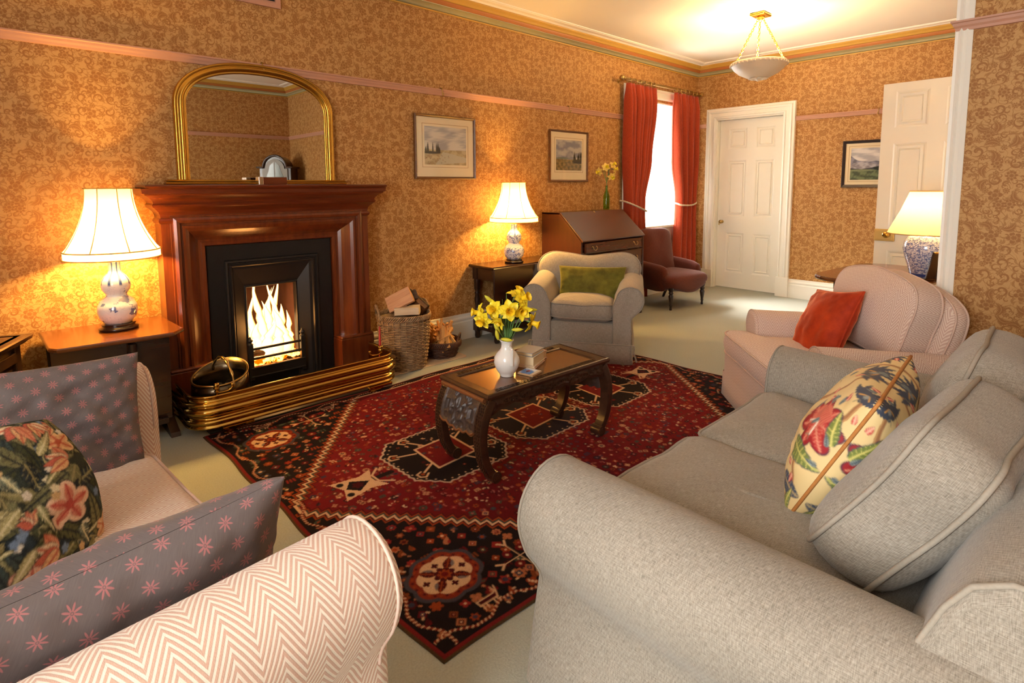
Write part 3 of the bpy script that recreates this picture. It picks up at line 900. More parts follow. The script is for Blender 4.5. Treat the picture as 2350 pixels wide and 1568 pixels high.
# pale framed grille high on the fireplace wall
t = thing('wall_vent', 'pink-painted framed vent grille high on the wall above the mirror', 'vent', (-5.52, 0, 2.52))
MB().sweep([(0, 0), (0, 0.014), (-0.030, 0.014), (-0.034, 0)], [(-0.23, 0, -0.09), (0.23, 0, -0.09), (0.23, 0, 0.09), (-0.23, 0, 0.09)], up=(0, -1, 0), closed=True).build('frame', MAT['rail'], t)
m = MB()
for k in range(6): m.box((0, -0.006, -0.055 + k * 0.022), (0.40, 0.010, 0.006))
m.build('slats', MAT['rail'], t)
MB().box((0, -0.0015, 0), (0.42, 0.003, 0.14)).build('backing', MAT['black_bulbless'], t)

# brass hooks on the picture rail
hook = None
for (x, lab) in ((-4.05, 'small brass picture hook on the rail above the larger landscape'), (-2.52, 'small brass picture hook on the rail left of the window'),
                 (-5.43, 'small dark hook on the rail at the crown of the mirror')):
    m = MB().tube(smooth_pts([(0, -0.034, 0.004), (0, -0.026, 0.010), (0, -0.006, 0.006), (0, -0.034, -0.002), (0, -0.036, -0.030), (0, -0.042, -0.052), (0, -0.052, -0.050), (0, -0.054, -0.040)], 4), 0.004, 6)
    m.sphere((0, -0.055, -0.038), 0.006, 8, 6)
    h = m.build('picture_hook', MAT['brass_old']); h.location = (x, 0, ZR)
    tag(h, lab, 'hook', 'hooks on the picture rail')
h = hook = bpy.data.objects['picture_hook'].copy(); COL.objects.link(h); h.location = (0, -2.02, ZR); h.rotation_euler = (0, 0, -PI / 2)
h['label'] = 'small brass picture hook on the rail beside the open white door'
# ------------------------------------------------------------------ fireplace
t = thing('fireplace_surround', 'carved mahogany fireplace surround with a deep moulded mantel shelf, around the black iron fireplace', 'fireplace', (FX, 0, 0))
A = 0.395; ZT = 0.955
m = MB()
prof = [(0.0, 0.0), (0.0, 0.072), (0.006, 0.082), (0.022, 0.084), (0.028, 0.078), (0.040, 0.080), (0.058, 0.094), (0.080, 0.122), (0.100, 0.146), (0.118, 0.158),
        (0.132, 0.160), (0.134, 0.150), (0.146, 0.150), (0.148, 0.168), (0.164, 0.174), (0.178, 0.168), (0.180, 0.156), (0.190, 0.156), (0.192, 0.148), (0.235, 0.148), (0.235, 0.0)]
m.sweep(prof, [(-A, 0, 0.20), (-A, 0, ZT), (A, 0, ZT), (A, 0, 0.20)], up=(0, -1, 0), flip=-1)
m.build('jamb_moulding', MAT['mahog_v'], t)
for s in (-1, 1):
    m = MB().box((s * 0.515, -0.088, 0.132), (0.248, 0.176, 0.24), 0.004)
    m.box((s * 0.515, -0.092, 0.262), (0.244, 0.172, 0.022), 0.008)
    m.build('plinth_block', MAT['mahog_v'], t)
m = MB()
fr = [(0.0, 1.10), (0.006, 1.104), (0.012, 1.118), (0.006, 1.130), (0.0, 1.134), (0.002, 1.15), (0.010, 1.168), (0.028, 1.186), (0.040, 1.196), (0.044, 1.206), (0.036, 1.216),
      (0.040, 1.228), (0.056, 1.246), (0.080, 1.260), (0.084, 1.268), (0.094, 1.270), (0.096, 1.290), (0.10, 1.297), (-0.14, 1.297), (-0.14, 1.10)]
m.sweep(fr, [(-0.63, 0, 0), (-0.63, -0.150, 0), (0.63, -0.150, 0), (0.63, 0, 0)], smooth=False)
m.build('frieze', MAT['mahog'], t)
m = MB().sweep([(-0.25, 0), (0.100, 0.0), (0.112, 0.004), (0.116, 0.012), (0.110, 0.019), (0.10, 0.021), (-0.25, 0.021)],
               [(-0.60, 0, 1.297), (-0.60, -0.165, 1.297), (0.60, -0.165, 1.297), (0.60, 0, 1.297)])
m.box((0, -0.085, 1.3075), (1.2, 0.17, 0.021))
m.build('mantel_shelf', MAT['mahog'], t)

t = thing('fireplace_insert', 'black cast iron fireplace insert with splayed polished inner frame and barred grate', 'fireplace', (FX, 0, 0))
m = MB()
m.sweep([(0, 0), (0, 0.052), (0.006, 0.058), (0.10, 0.058), (0.105, 0.0)], [(-0.288, 0, 0.03), (-0.288, 0, 0.852), (0.288, 0, 0.852), (0.288, 0, 0.03)], up=(0, -1, 0), flip=-1)
m.box((0, -0.004, 0.065), (0.56, 0.008, 0.10))
m.build('outer_slip', MAT['iron'], t)
m = MB()
m.sweep([(0, 0), (0, 0.060), (0.006, 0.070), (0.014, 0.070), (0.018, 0.062), (0.024, 0.062), (0.030, 0.074), (0.040, 0.072), (0.044, 0.060), (0.044, 0)],
        [(-0.250, 0, 0.03), (-0.250, 0, 0.812), (0.250, 0, 0.812), (0.250, 0, 0.03)], up=(0, -1, 0), flip=-1)
m.build('inner_moulding', MAT['iron_pol'], t)
m = MB()
def fr(x, z, y): return [(-x, y, 0.03), (-x, y, z), (x - 0.006, y, z), (x - 0.006, y, 0.03)]
m.loft([fr(0.160, 0.668, 0.03), fr(0.160, 0.668, -0.010), fr(0.163, 0.671, -0.016), fr(0.168, 0.677, -0.016), fr(0.172, 0.682, -0.013), fr(0.240, 0.797, -0.052), fr(0.262, 0.822, -0.056)], closed=False, smooth=False)
m.build('splayed_frame', MAT['iron_pol'], t)
g = MB()
g.box((0, -0.060, 0.128), (0.345, 0.026, 0.052), 0.004).box((0, -0.066, 0.157), (0.350, 0.034, 0.010), 0.004).box((0, -0.066, 0.101), (0.350, 0.034, 0.010), 0.004)
for z in (0.212, 0.274):
    g.tube([(-0.165, -0.056, z), (0.165, -0.056, z)], 0.0085, 10)
for x in (-0.168, 0.168):
    g.box((x, -0.055, 0.190), (0.030, 0.034, 0.230), 0.004)
    g.lathe([(0.018, 0), (0.020, 0.006), (0.012, 0.012), (0.010, 0.016), (0.017, 0.024), (0.018, 0.030), (0.008, 0.040), (0.007, 0.048), (0.0001, 0.056)], (x, -0.055, 0.305), 16)
    g.lathe([(0.0001, 0), (0.010, 0.006), (0.006, 0.014), (0.014, 0.022), (0.014, 0.028)], (x, -0.055, 0.060), 14)
for k in range(7): g.box((-0.135 + k * 0.045, 0.06, 0.135), (0.012, 0.22, 0.014))
g.build('grate', MAT['iron_pol'], t)

t = thing('fire', 'bright log fire burning in the iron grate', 'fire', (FX, 0.0, 0))
fl = [(-0.112, 0.05, 0.53, 0.040, 0.00), (-0.122, 0.10, 0.665, 0.020, 0.02), (-0.085, 0.06, 0.60, 0.036, 0.01), (-0.055, 0.05, 0.695, 0.034, -0.02), (-0.040, 0.11, 0.64, 0.026, 0.05),
      (-0.005, 0.05, 0.56, 0.042, -0.02), (0.010, 0.11, 0.63, 0.026, 0.02), (0.045, 0.10, 0.700, 0.026, 0.01), (0.050, 0.05, 0.50, 0.046, -0.01), (0.085, 0.09, 0.700, 0.022, -0.05),
      (0.090, 0.05, 0.52, 0.044, -0.02), (0.115, 0.07, 0.47, 0.030, 0.01), (-0.09, 0.03, 0.42, 0.050, 0.0), (-0.03, 0.02, 0.42, 0.055, 0.02), (0.03, 0.02, 0.41, 0.055, -0.01), (0.085, 0.03, 0.41, 0.050, 0.0), (-0.12, 0.03, 0.36, 0.035, 0.0), (0.12, 0.04, 0.36, 0.03, 0.0)]
for i, (x, y, zt, r, lean) in enumerate(fl):
    m = MB(); rings = []
    n = 14
    for k in range(n + 1):
        q = k / n
        z = 0.175 + (zt - 0.175) * q
        w = r * (math.sin(PI * min(1, q * 1.15 + 0.22)) ** 0.8 if q < 0.62 else max(0.02, (1 - q) / 0.38 * 0.86) * 0.90)
        cx = x + lean * q * q * 1.6 + 0.020 * math.sin(q * 6.0 + i * 2.1) * q
        cy = y + 0.01 * math.sin(q * 5 + i)
        rings.append([(cx + w * math.cos(2 * PI * a / 12), cy + 0.55 * w * math.sin(2 * PI * a / 12), z) for a in range(12)])
    m.loft(rings); m.build('flame', MAT['flame'], t)
m = MB()
for k in range(70):
    m.sphere((random.uniform(-0.15, 0.15), random.uniform(-0.035, 0.15), random.uniform(0.150, 0.185)), random.uniform(0.012, 0.024), 7, 5, (1.3, 1, 0.8))
e = m.build('embers', MAT['ember'], t); e['kind'] = 'stuff'
lamp_light('fire_light', (0, 0.05, 0.36), BULB['fire'], (1.0, 0.42, 0.10), 0.10, t)
for i, (a, b, r, lab) in enumerate((((-0.14, 0.02, 0.225), (0.14, 0.05, 0.215), 0.026, 'charred log lying across the front of the burning grate'), ((-0.12, 0.13, 0.215), (0.13, 0.12, 0.25), 0.030, 'charred log at the back of the burning grate'))):
    m = MB().tube([Vector(a).lerp(Vector(b), q / 8) + Vector((0, 0, 0.004 * math.sin(q * 2.3))) for q in range(9)], [r * (1 + 0.12 * math.sin(q * 1.7)) for q in range(9)], 10)
    o = m.build('burning_log', MAT['bark']); o.location = (FX, 0, 0)
    tag(o, lab, 'log', 'logs in the fire')

# hearth and brass fender
tag(MB().box((FX, -0.28, 0.006), (1.10, 0.55, 0.012), 0.003).build('hearth', MAT['slate']), 'dark slate hearth slab inside the brass fender', 'hearth')
m = MB()
for k in range(160):
    m.sphere((FX + random.gauss(0.03, 0.10), -0.13 + random.gauss(0, 0.05), 0.016), random.uniform(0.003, 0.009), 6, 4)
o = m.build('ash', MAT['coal']); tag(o, 'ash and cinders scattered on the hearth below the grate', 'ash', kind='stuff')
t = thing('fender', 'long polished brass fender with ribbed sides and rounded corners around the hearth', 'fender', (-5.455, -0.60, 0))
FPR = [(-0.004, 0.045), (0.016, 0.045), (0.021, 0.050), (0.019, 0.057), (0.010, 0.061), (0.010, 0.066), (0.017, 0.070), (0.022, 0.079), (0.020, 0.087), (0.010, 0.092), (0.003, 0.098), (0.002, 0.106),
       (0.010, 0.112), (0.021, 0.118), (0.028, 0.128), (0.029, 0.138), (0.024, 0.148), (0.012, 0.156), (0.006, 0.160), (0.006, 0.166), (0.014, 0.170), (0.024, 0.173), (0.027, 0.179), (0.022, 0.185), (0.008, 0.189), (0.0, 0.196),
       (0.002, 0.206), (0.008, 0.213), (0.008, 0.219), (-0.002, 0.221), (-0.010, 0.214), (-0.012, 0.20), (-0.012, 0.05)]
HW = 0.60
path = [(-HW, 0.37, 0), (-HW, 0.24, 0)] + [(-HW + 0.11 - 0.11 * math.cos(PI / 2 * k / 10), 0.12 - 0.11 * math.sin(PI / 2 * k / 10) + 0.0, 0) for k in range(0, 11)]
path += [(-x, y, z) for x, y, z in path[::-1]]
path = [(x, y - 0.0, z) for x, y, z in path]
MB().sweep(FPR, path, smooth=True).build('rim', MAT['brass'], t)
for x in (-0.43, 0.43):
    m = MB().box((x + 0.035, 0.012, 0.036), (0.16, 0.05, 0.016), 0.004)
    m.prism([(x - 0.04, 0.0), (x + 0.02, 0.0), (x + 0.03, 0.018), (x + 0.07, 0.030), (x - 0.045, 0.030)], 'y', -0.012, 0.02)
    m.build('foot', MAT['brass'], t)
def tool_rest(x, y, s, parent):
    m = MB().lathe([(0.008, 0), (0.006, 0.014), (0.006, 0.022), (0.013, 0.028), (0.007, 0.036), (0.015, 0.042), (0.017, 0.048), (0.010, 0.053), (0.016, 0.062), (0.013, 0.070), (0.0001, 0.074)], (x, y, 0.205), 14)
    m.tube(smooth_pts([(x, y, 0.224), (x + s * 0.03, y, 0.222), (x + s * 0.058, y, 0.224), (x + s * 0.074, y, 0.234), (x + s * 0.078, y, 0.246)], 4), 0.0045, 8)
    m.sphere((x + s * 0.078, y, 0.252), 0.008, 10, 8)
    return m.build('tool_rest', MAT['brass'], parent)
tool_rest(-0.485, 0.030, 1, t); tool_rest(0.50, 0.05, -1, t)
o = MB().tube([(-4.955, -0.545, 0.20), (-4.947, -0.53, 0.30), (-4.938, -0.515, 0.395)], [0.009, 0.0075, 0.005], 10).build('fire_poker', MAT['red_paint'])
tag(o, 'thin red lacquered rod leaning at the right end of the brass fender', 'poker')

# brass coal scuttle
t = thing('coal_scuttle', 'dark brass helmet coal scuttle with bail handle, behind the left of the fender', 'coal scuttle', (-5.875, -0.405, 0.012))
def rim(a): return 0.235 + 0.075 * (0.5 + 0.5 * math.cos(a - 0.9)) ** 1.6
prof = [(0.075, 0.0), (0.078, 0.012), (0.055, 0.022), (0.055, 0.034), (0.095, 0.055), (0.128, 0.095), (0.140, 0.145), (0.138, 0.19), (0.132, 0.235)]
rings = [];N = 48
def sring(r, z, k=1.0): return [(1.06 * r * math.cos(2 * PI * i / N), r * math.sin(2 * PI * i / N), z if z < 0.15 else 0.145 + (rim(2 * PI * i / N) - 0.145) * (z - 0.145) / 0.09) for i in range(N)]
rings = [sring(r, z) for r, z in prof] + [sring(r - 0.005, z) for r, z in prof[:3:-1]] + [sring(0.05, 0.06)]
MB().loft(rings).build('body', MAT['scuttle'], t)
MB().tube([(1.06 * 0.133 * math.cos(2 * PI * i / N), 0.133 * math.sin(2 * PI * i / N), rim(2 * PI * i / N)) for i in range(N)], 0.0055, 8, closed=True).build('rim', MAT['brass_old'], t)
hp = smooth_pts([(0.03, -0.136, 0.215), (0.028, -0.12, 0.28), (0.02, -0.06, 0.335), (0.015, 0.0, 0.35), (0.01, 0.06, 0.335), (0.0, 0.12, 0.29), (0.0, 0.134, 0.25)], 5)
MB().tube(hp, [0.007 + 0.0025 * math.sin(k * 1.4) for k in range(len(hp))], 8).build('handle', MAT['brass_old'], t)
m = MB()
for k in range(60):
    a = random.uniform(0, 2 * PI); r = 0.105 * math.sqrt(random.random())
    m.sphere((r * math.cos(a), r * math.sin(a), 0.15 + random.uniform(0, 0.02)), random.uniform(0.014, 0.026), 6, 4, (1, 1.2, 0.8))
c = m.build('coal_fill', MAT['coal'], t); c['kind'] = 'stuff'

# ------------------------------------------------------------------ over-mantel mirror
t = thing('mantel_mirror', 'large arched gilt-framed mirror standing on the mantel shelf', 'mirror', (-5.46, -0.035, 1.318))
hw, zs, ht = 0.445, 0.46, 0.245
arch = [(-hw, 0, 0.03), (-hw, 0, 0.25)] + [(-hw * abs(math.cos(PI * k / 32)) ** (2 / 2.25) * (1 if k < 16 else -1), 0, zs + ht * abs(math.sin(PI * k / 32)) ** (2 / 2.25)) for k in range(0, 33)] + [(hw, 0, 0.25), (hw, 0, 0.03)]
fp = [(0.035, -0.015), (0.035, 0.006), (0.030, 0.016), (0.022, 0.018), (0.018, 0.012), (0.012, 0.012), (0.006, 0.026), (-0.004, 0.030), (-0.012, 0.024), (-0.016, 0.012), (-0.020, 0.010), (-0.024, 0.014), (-0.030, 0.012), (-0.034, 0.002), (-0.036, -0.015)]
MB().sweep([(-a, b) for a, b in fp], arch, up=(0, -1, 0), smooth=True).build('frame', MAT['gilt'], t)
m = MB(); inner = [(x, z) for x, y, z in arch]
k = (hw - 0.02) / hw
m.prism([(x * k, max(0.03, z - (0.02 if z > zs else 0))) for x, z in inner], 'y', -0.006, 0.004)
m.build('mirror_glass', MAT['mirror'], t)
MB().sweep([(-0.02, 0), (0.028, 0), (0.034, 0.006), (0.028, 0.012), (0.030, 0.020), (0.020, 0.028), (-0.02, 0.028)], [(-0.515, 0.02, 0.001), (-0.515, -0.012, 0.001), (0.515, -0.012, 0.001), (0.515, 0.02, 0.001)]).box((0, 0.002, 0.015), (1.03, 0.03, 0.028)).build('base_rail', MAT['gilt'], t)

t = thing('trinket_box', 'small wooden box with a silver end band on the mantel shelf before the mirror', 'box', (-5.455, -0.165, 1.318), math.radians(-4))
MB().box((0, 0, 0.0225), (0.165, 0.07, 0.045), 0.003).build('body', MAT['mahog'], t)
MB().box((-0.071, 0, 0.0228), (0.026, 0.073, 0.0475), 0.002).build('silver_band', MAT['silver'], t)

# ------------------------------------------------------------------ painted canvases
class Canvas:
    """colour painting in metres, later stored on the points of a fine mesh"""
    def __init__(s, w, h, res, base):
        s.w, s.h, s.res = w, h, res
        s.nx, s.ny = int(round(w / res)) + 1, int(round(h / res)) + 1
        s.a = np.ones((s.ny, s.nx, 3), np.float32) * np.array(base, np.float32)
        s.X, s.Y = np.meshgrid(np.linspace(0, w, s.nx), np.linspace(0, h, s.ny))
    def win(s, x, y, r):
        i0 = max(0, int((x - r) / s.res)); i1 = min(s.nx, int((x + r) / s.res) + 2)
        j0 = max(0, int((y - r) / s.res)); j1 = min(s.ny, int((y + r) / s.res) + 2)
        return (slice(j0, j1), slice(i0, i1)) if i1 > i0 and j1 > j0 else None
    def put(s, sl, mask, c):
        m = np.clip(mask, 0, 1)[..., None].astype(np.float32)
        s.a[sl] = s.a[sl] * (1 - m) + np.array(c, np.float32) * m
    def ell(s, x, y, rx, ry, c, rot=0.0, pet=0, amp=0.0, soft=1.0, ring=None):
        sl = s.win(x, y, max(rx, ry) * 1.3)
        if sl is None: return
        dx, dy = s.X[sl] - x, s.Y[sl] - y; cs, sn = math.cos(rot), math.sin(rot)
        u = (dx * cs + dy * sn) / rx; v = (-dx * sn + dy * cs) / ry
        r = np.sqrt(u * u + v * v)
        if pet: r = r / (1 - amp + amp * np.abs(np.cos(np.arctan2(v, u) * pet / 2)))
        k = min(rx, ry) / s.res / soft
        m = np.clip((1 - r) * k + 0.5, 0, 1)
        if ring: m = m * np.clip((r - ring) * k + 0.5, 0, 1)
        s.put(sl, m, c)
    def box(s, x, y, hx, hy, c, rot=0.0):
        sl = s.win(x, y, (hx + hy) * 1.1)
        if sl is None: return
        dx, dy = s.X[sl] - x, s.Y[sl] - y; cs, sn = math.cos(rot), math.sin(rot)
        u = np.abs(dx * cs + dy * sn); v = np.abs(-dx * sn + dy * cs)
        s.put(sl, np.clip((hx - u) / s.res + 0.5, 0, 1) * np.clip((hy - v) / s.res + 0.5, 0, 1), c)
    def line(s, pts, w, c, w1=None):
        for a, b in zip(pts[:-1], pts[1:]):
            cx, cy = (a[0] + b[0]) / 2, (a[1] + b[1]) / 2
            L = math.hypot(b[0] - a[0], b[1] - a[1])
            sl = s.win(cx, cy, L / 2 + w)
            if sl is None: continue
            dx, dy = b[0] - a[0], b[1] - a[1]
            q = np.clip(((s.X[sl] - a[0]) * dx + (s.Y[sl] - a[1]) * dy) / max(1e-9, L * L), 0, 1)
            d = np.hypot(s.X[sl] - a[0] - q * dx, s.Y[sl] - a[1] - q * dy)
            s.put(sl, (w / 2 - d) / s.res + 0.5, c)
    def leaf(s, x, y, L, W, rot, c, rib=None, serr=0.0, outline=None):
        """pointed leaf starting at x, y"""
        sl = s.win(x + L / 2 * math.cos(rot), y + L / 2 * math.sin(rot), L * 0.75)
        if sl is None: return
        cs, sn = math.cos(rot), math.sin(rot); dx, dy = s.X[sl] - x, s.Y[sl] - y
        u = (dx * cs + dy * sn) / L; v = (-dx * sn + dy * cs)
        env = W * np.sqrt(np.clip(u, 0, 1)) * np.clip(1 - u, 0, 1) * 2.0
        if serr: env = env * (1 - serr + serr * np.abs(np.sin(u * 22 + np.abs(v) / W * 2.5)))
        ok = ((u > 0) & (u < 1))
        m = np.clip((env - np.abs(v)) / s.res + 0.5, 0, 1) * ok
        if outline is not None:
            s.put(sl, np.clip((env + outline[1] - np.abs(v)) / s.res + 0.5, 0, 1) * ok, outline[0])
        s.put(sl, m, c)
        if rib is not None:
            r = m * np.clip((0.0022 - np.abs(v)) / s.res + 0.5, 0, 1)
            st = (np.abs(np.sin(u * 26 - np.abs(v) / W * 3.0)) < 0.22) * m * 0.8
            s.put(sl, np.maximum(r, st), rib)
    def poly(s, pts, c):
        xs = [p[0] for p in pts]; ys = [p[1] for p in pts]
        cx, cy = (min(xs) + max(xs)) / 2, (min(ys) + max(ys)) / 2
        sl = s.win(cx, cy, max(max(xs) - min(xs), max(ys) - min(ys)) / 2 + s.res)
        if sl is None: return
        X, Y = s.X[sl], s.Y[sl]; ins = np.zeros(X.shape, bool)
        for (xa, ya), (xb, yb) in zip(pts, pts[1:] + pts[:1]):
            cond = ((ya > Y) != (yb > Y))
            ins ^= cond & (X < (xb - xa) * (Y - ya) / (yb - ya + 1e-12) + xa)
        s.put(sl, ins.astype(np.float32), c)
    def at(s, u, v):
        """sample by 0..1 coordinates"""
        i = np.clip(np.asarray(u) * (s.nx - 1), 0, s.nx - 1.001); j = np.clip(np.asarray(v) * (s.ny - 1), 0, s.ny - 1.001)
        i0 = i.astype(int); j0 = j.astype(int); fi = (i - i0)[..., None]; fj = (j - j0)[..., None]
        a = s.a
        return (a[j0, i0] * (1 - fi) + a[j0, i0 + 1] * fi) * (1 - fj) + (a[j0 + 1, i0] * (1 - fi) + a[j0 + 1, i0 + 1] * fi) * fj

def fast_grid(name, nx, ny, P, col, mat, parent=None):
    """dense sheet of points P (ny, nx, 3) with colours"""
    me = bpy.data.meshes.new(name)
    idx = np.arange(nx * ny).reshape(ny, nx)
    q = np.stack([idx[:-1, :-1], idx[:-1, 1:], idx[1:, 1:], idx[1:, :-1]], -1).reshape(-1, 4)
    me.vertices.add(nx * ny); me.vertices.foreach_set('co', P.astype(np.float32).ravel())
    me.loops.add(q.size); me.loops.foreach_set('vertex_index', q.astype(np.int32).ravel())
    me.polygons.add(len(q)); me.polygons.foreach_set('loop_start', np.arange(0, q.size, 4, dtype=np.int32))
    me.polygons.foreach_set('use_smooth', np.ones(len(q), bool))
    me.update(calc_edges=True)
    at = me.color_attributes.new('paint', 'FLOAT_COLOR', 'POINT')
    c4 = np.ones((nx * ny, 4), np.float32); c4[:, :3] = col.reshape(-1, 3)
    at.data.foreach_set('color', c4.ravel())
    me.materials.append(mat)
    o = bpy.data.objects.new(name, me); COL.objects.link(o)
    if parent: o.parent = parent
    return o

def fbm(X, Y, seed, f0, octv=4):
    r = np.random.default_rng(seed); out = np.zeros_like(X)
    for k in range(octv):
        f = f0 * 2 ** k
        for _ in range(5):
            a = r.uniform(0, 2 * PI); ph = r.uniform(0, 2 * PI); g = f * r.uniform(0.6, 1.4)
            out += np.sin((X * math.cos(a) + Y * math.sin(a)) * g + ph) / (2 ** k) / 5
    return out

def landscape(w, h, seed, kind):
    c = Canvas(w, h, w / 150, (0.5, 0.5, 0.5)); X, Y = c.X / w, c.Y / h
    n = fbm(X * 2.2, Y * 5, seed, 4.0); n2 = fbm(X * 6, Y * 6, seed + 5, 6.0)
    if kind == 'moor':
        hz = 0.42; sky = (0.36, 0.33, 0.31); cl = (0.62, 0.56, 0.46); g0, g1 = (0.36, 0.27, 0.13), (0.50, 0.40, 0.22)
    elif kind == 'dusk':
        hz = 0.38; sky = (0.23, 0.23, 0.26); cl = (0.46, 0.42, 0.38); g0, g1 = (0.16, 0.12, 0.045), (0.30, 0.20, 0.07)
    else:
        hz = 0.30; sky = (0.42, 0.40, 0.42); cl = (0.70, 0.66, 0.62); g0, g1 = (0.06, 0.085, 0.05), (0.16, 0.20, 0.10)
    f = np.clip(0.5 + n * 1.3, 0, 1)[..., None]
    c.a[:] = np.array(sky) * (1 - f) + np.array(cl) * f
    if kind == 'mountain':
        for base, amp, col, sd in ((0.62, 0.22, (0.20, 0.20, 0.25), 3), (0.52, 0.16, (0.34, 0.32, 0.35), 9), (0.42, 0.10, (0.05, 0.055, 0.06), 14)):
            rid = base + amp * (fbm(X * 1.6, 0 * Y, sd, 4.0) + 0.35 * np.exp(-((X - 0.72) / 0.12) ** 2) * (1 if sd == 3 else 0))
            mk = np.clip((rid - Y) * 60, 0, 1)[..., None]
            sh = np.clip(0.5 + fbm(X * 5, Y * 5, sd + 1, 6) * 1.5, 0, 1)[..., None]
            c.a[:] = c.a * (1 - mk) + (np.array(col) * (0.7 + 0.6 * sh)) * mk
    gm = np.clip((hz + 0.02 * fbm(X, 0 * Y, seed + 2, 3.0) - Y) * 60, 0, 1)[..., None]
    gf = np.clip(0.5 + n2 * 1.6, 0, 1)[..., None]
    c.a[:] = c.a * (1 - gm) + (np.array(g0) * (1 - gf) + np.array(g1) * gf) * gm
    if kind == 'moor':
        c.poly([(0.25 * w, 0), (w, 0.08 * h), (w, 0.20 * h), (0.55 * w, 0.32 * h), (0.42 * w, 0.34 * h)], (0.48, 0.43, 0.30))
        for k in range(16): c.leaf((0.01 + 0.36 * random.random()) * w, 0.30 * h, (0.14 + 0.16 * random.random()) * h, 0.020 * w, PI / 2, (0.055, 0.045, 0.032), serr=0.4)
        c.ell(0.14 * w, 0.32 * h, 0.24 * w, 0.035 * h, (0.07, 0.055, 0.035))
        for k in range(40): c.ell(random.uniform(0, 0.6) * w, random.uniform(0.02, 0.26) * h, 0.012 * w, 0.008 * h, random.choice([(0.30, 0.10, 0.06), (0.52, 0.42, 0.24), (0.16, 0.11, 0.06)]))
    elif kind == 'dusk':
        for k in range(16): c.leaf((0.66 + 0.34 * random.random()) * w, 0.30 * h, (0.14 + 0.22 * random.random()) * h, 0.030 * w, PI / 2, (0.04, 0.032, 0.016), serr=0.4)
        c.ell(0.9 * w, 0.30 * h, 0.28 * w, 0.07 * h, (0.06, 0.045, 0.018)); c.ell(0.25 * w, 0.40 * h, 0.25 * w, 0.02 * h, (0.16, 0.20, 0.12))
    else:
        c.ell(0.75 * w, 0.36 * h, 0.30 * w, 0.08 * h, (0.022, 0.028, 0.022)); c.ell(0.2 * w, 0.30 * h, 0.3 * w, 0.03 * h, (0.20, 0.24, 0.13))
    return c

def picture(name, label, w, h, mw, mh, oy, seed, kind, frame, loc, rz, fw=0.020, group=None):
    """origin at the centre of the back; local y-: towards the room"""
    t = thing(name, label, 'picture', loc, rz)
    MB().sweep([(0, 0), (0, 0.020), (-0.006, 0.024), (-fw * 0.6, 0.018), (-fw, 0.012), (-fw, 0)], [(-w / 2, 0, -h / 2), (w / 2, 0, -h / 2), (w / 2, 0, h / 2), (-w / 2, 0, h / 2)], up=(0, -1, 0), closed=True, flip=1).build('frame', frame, t)
    MB().box((0, -0.004, 0), (w - 0.012, 0.008, h - 0.012)).build('mount', MAT['matte_board'], t)
    m = MB(); b = 0.004
    m.sweep([(0, 0), (0, 0.0015), (b, 0.0015), (b, 0)], [(-mw / 2 - 0.018, -0.008, oy - mh / 2 - 0.018), (mw / 2 + 0.018, -0.008, oy - mh / 2 - 0.018), (mw / 2 + 0.018, -0.008, oy + mh / 2 + 0.018), (-mw / 2 - 0.018, -0.008, oy + mh / 2 + 0.018)], up=(0, -1, 0), closed=True)
    m.build('mount_line', MAT['cork'], m and t)
    c = landscape(mw, mh, seed, kind)
    P = np.stack([c.X - mw / 2, np.full_like(c.X, -0.0095), c.Y - mh / 2 + oy], -1)
    fast_grid('painting', c.nx, c.ny, P, c.a, MAT['paint'], t)
    MB().box((0, -0.0135, 0), (w - 0.03, 0.002, h - 0.03)).build('glass', MAT['pic_glass'], t)
    return t
picture('landscape_picture', 'larger framed moorland watercolour in a cream mount on the wall right of the fireplace', 0.605, 0.505, 0.415, 0.300, 0.012, 3, 'moor', MAT['frame_dark'], (-4.005, -0.003, 1.612), 0)
picture('landscape_picture', 'smaller framed dusk landscape with dark trees, on the wall above the bureau', 0.575, 0.500, 0.385, 0.295, 0.010, 8, 'dusk', MAT['frame_dark'], (-2.495, -0.003, 1.592), 0)
picture('mountain_picture', 'black framed mountain landscape on the far wall, partly behind the open white door', 0.62, 0.490, 0.46, 0.33, 0.0, 21, 'mountain', MAT['frame_black'], (-0.003, -2.02, 1.515), -PI / 2, fw=0.03)
# ------------------------------------------------------------------ upholstery
def deform(m, fn):
    m.v = [tuple(fn(Vector(p))) for p in m.v]
    return m

def rrect(w, d, r, n=6):
    r = max(0.0015, min(r, w / 2 - 0.001, d / 2 - 0.001)); pts = []
    def seg(a, b, k):
        return [(a[0] + (b[0] - a[0]) * i / k, a[1] + (b[1] - a[1]) * i / k) for i in range(k)]
    cs = [(w / 2 - r, d / 2 - r, 0), (-w / 2 + r, d / 2 - r, 90), (-w / 2 + r, -d / 2 + r, 180), (w / 2 - r, -d / 2 + r, 270)]
    arcs = [arc(cx, cy, r, a, a + 90, n) for cx, cy, a in cs]
    for i in range(4):
        pts += arcs[i][:-1]
        pts += seg(arcs[i][-1], arcs[(i + 1) % 4][0], 10)
    return pts

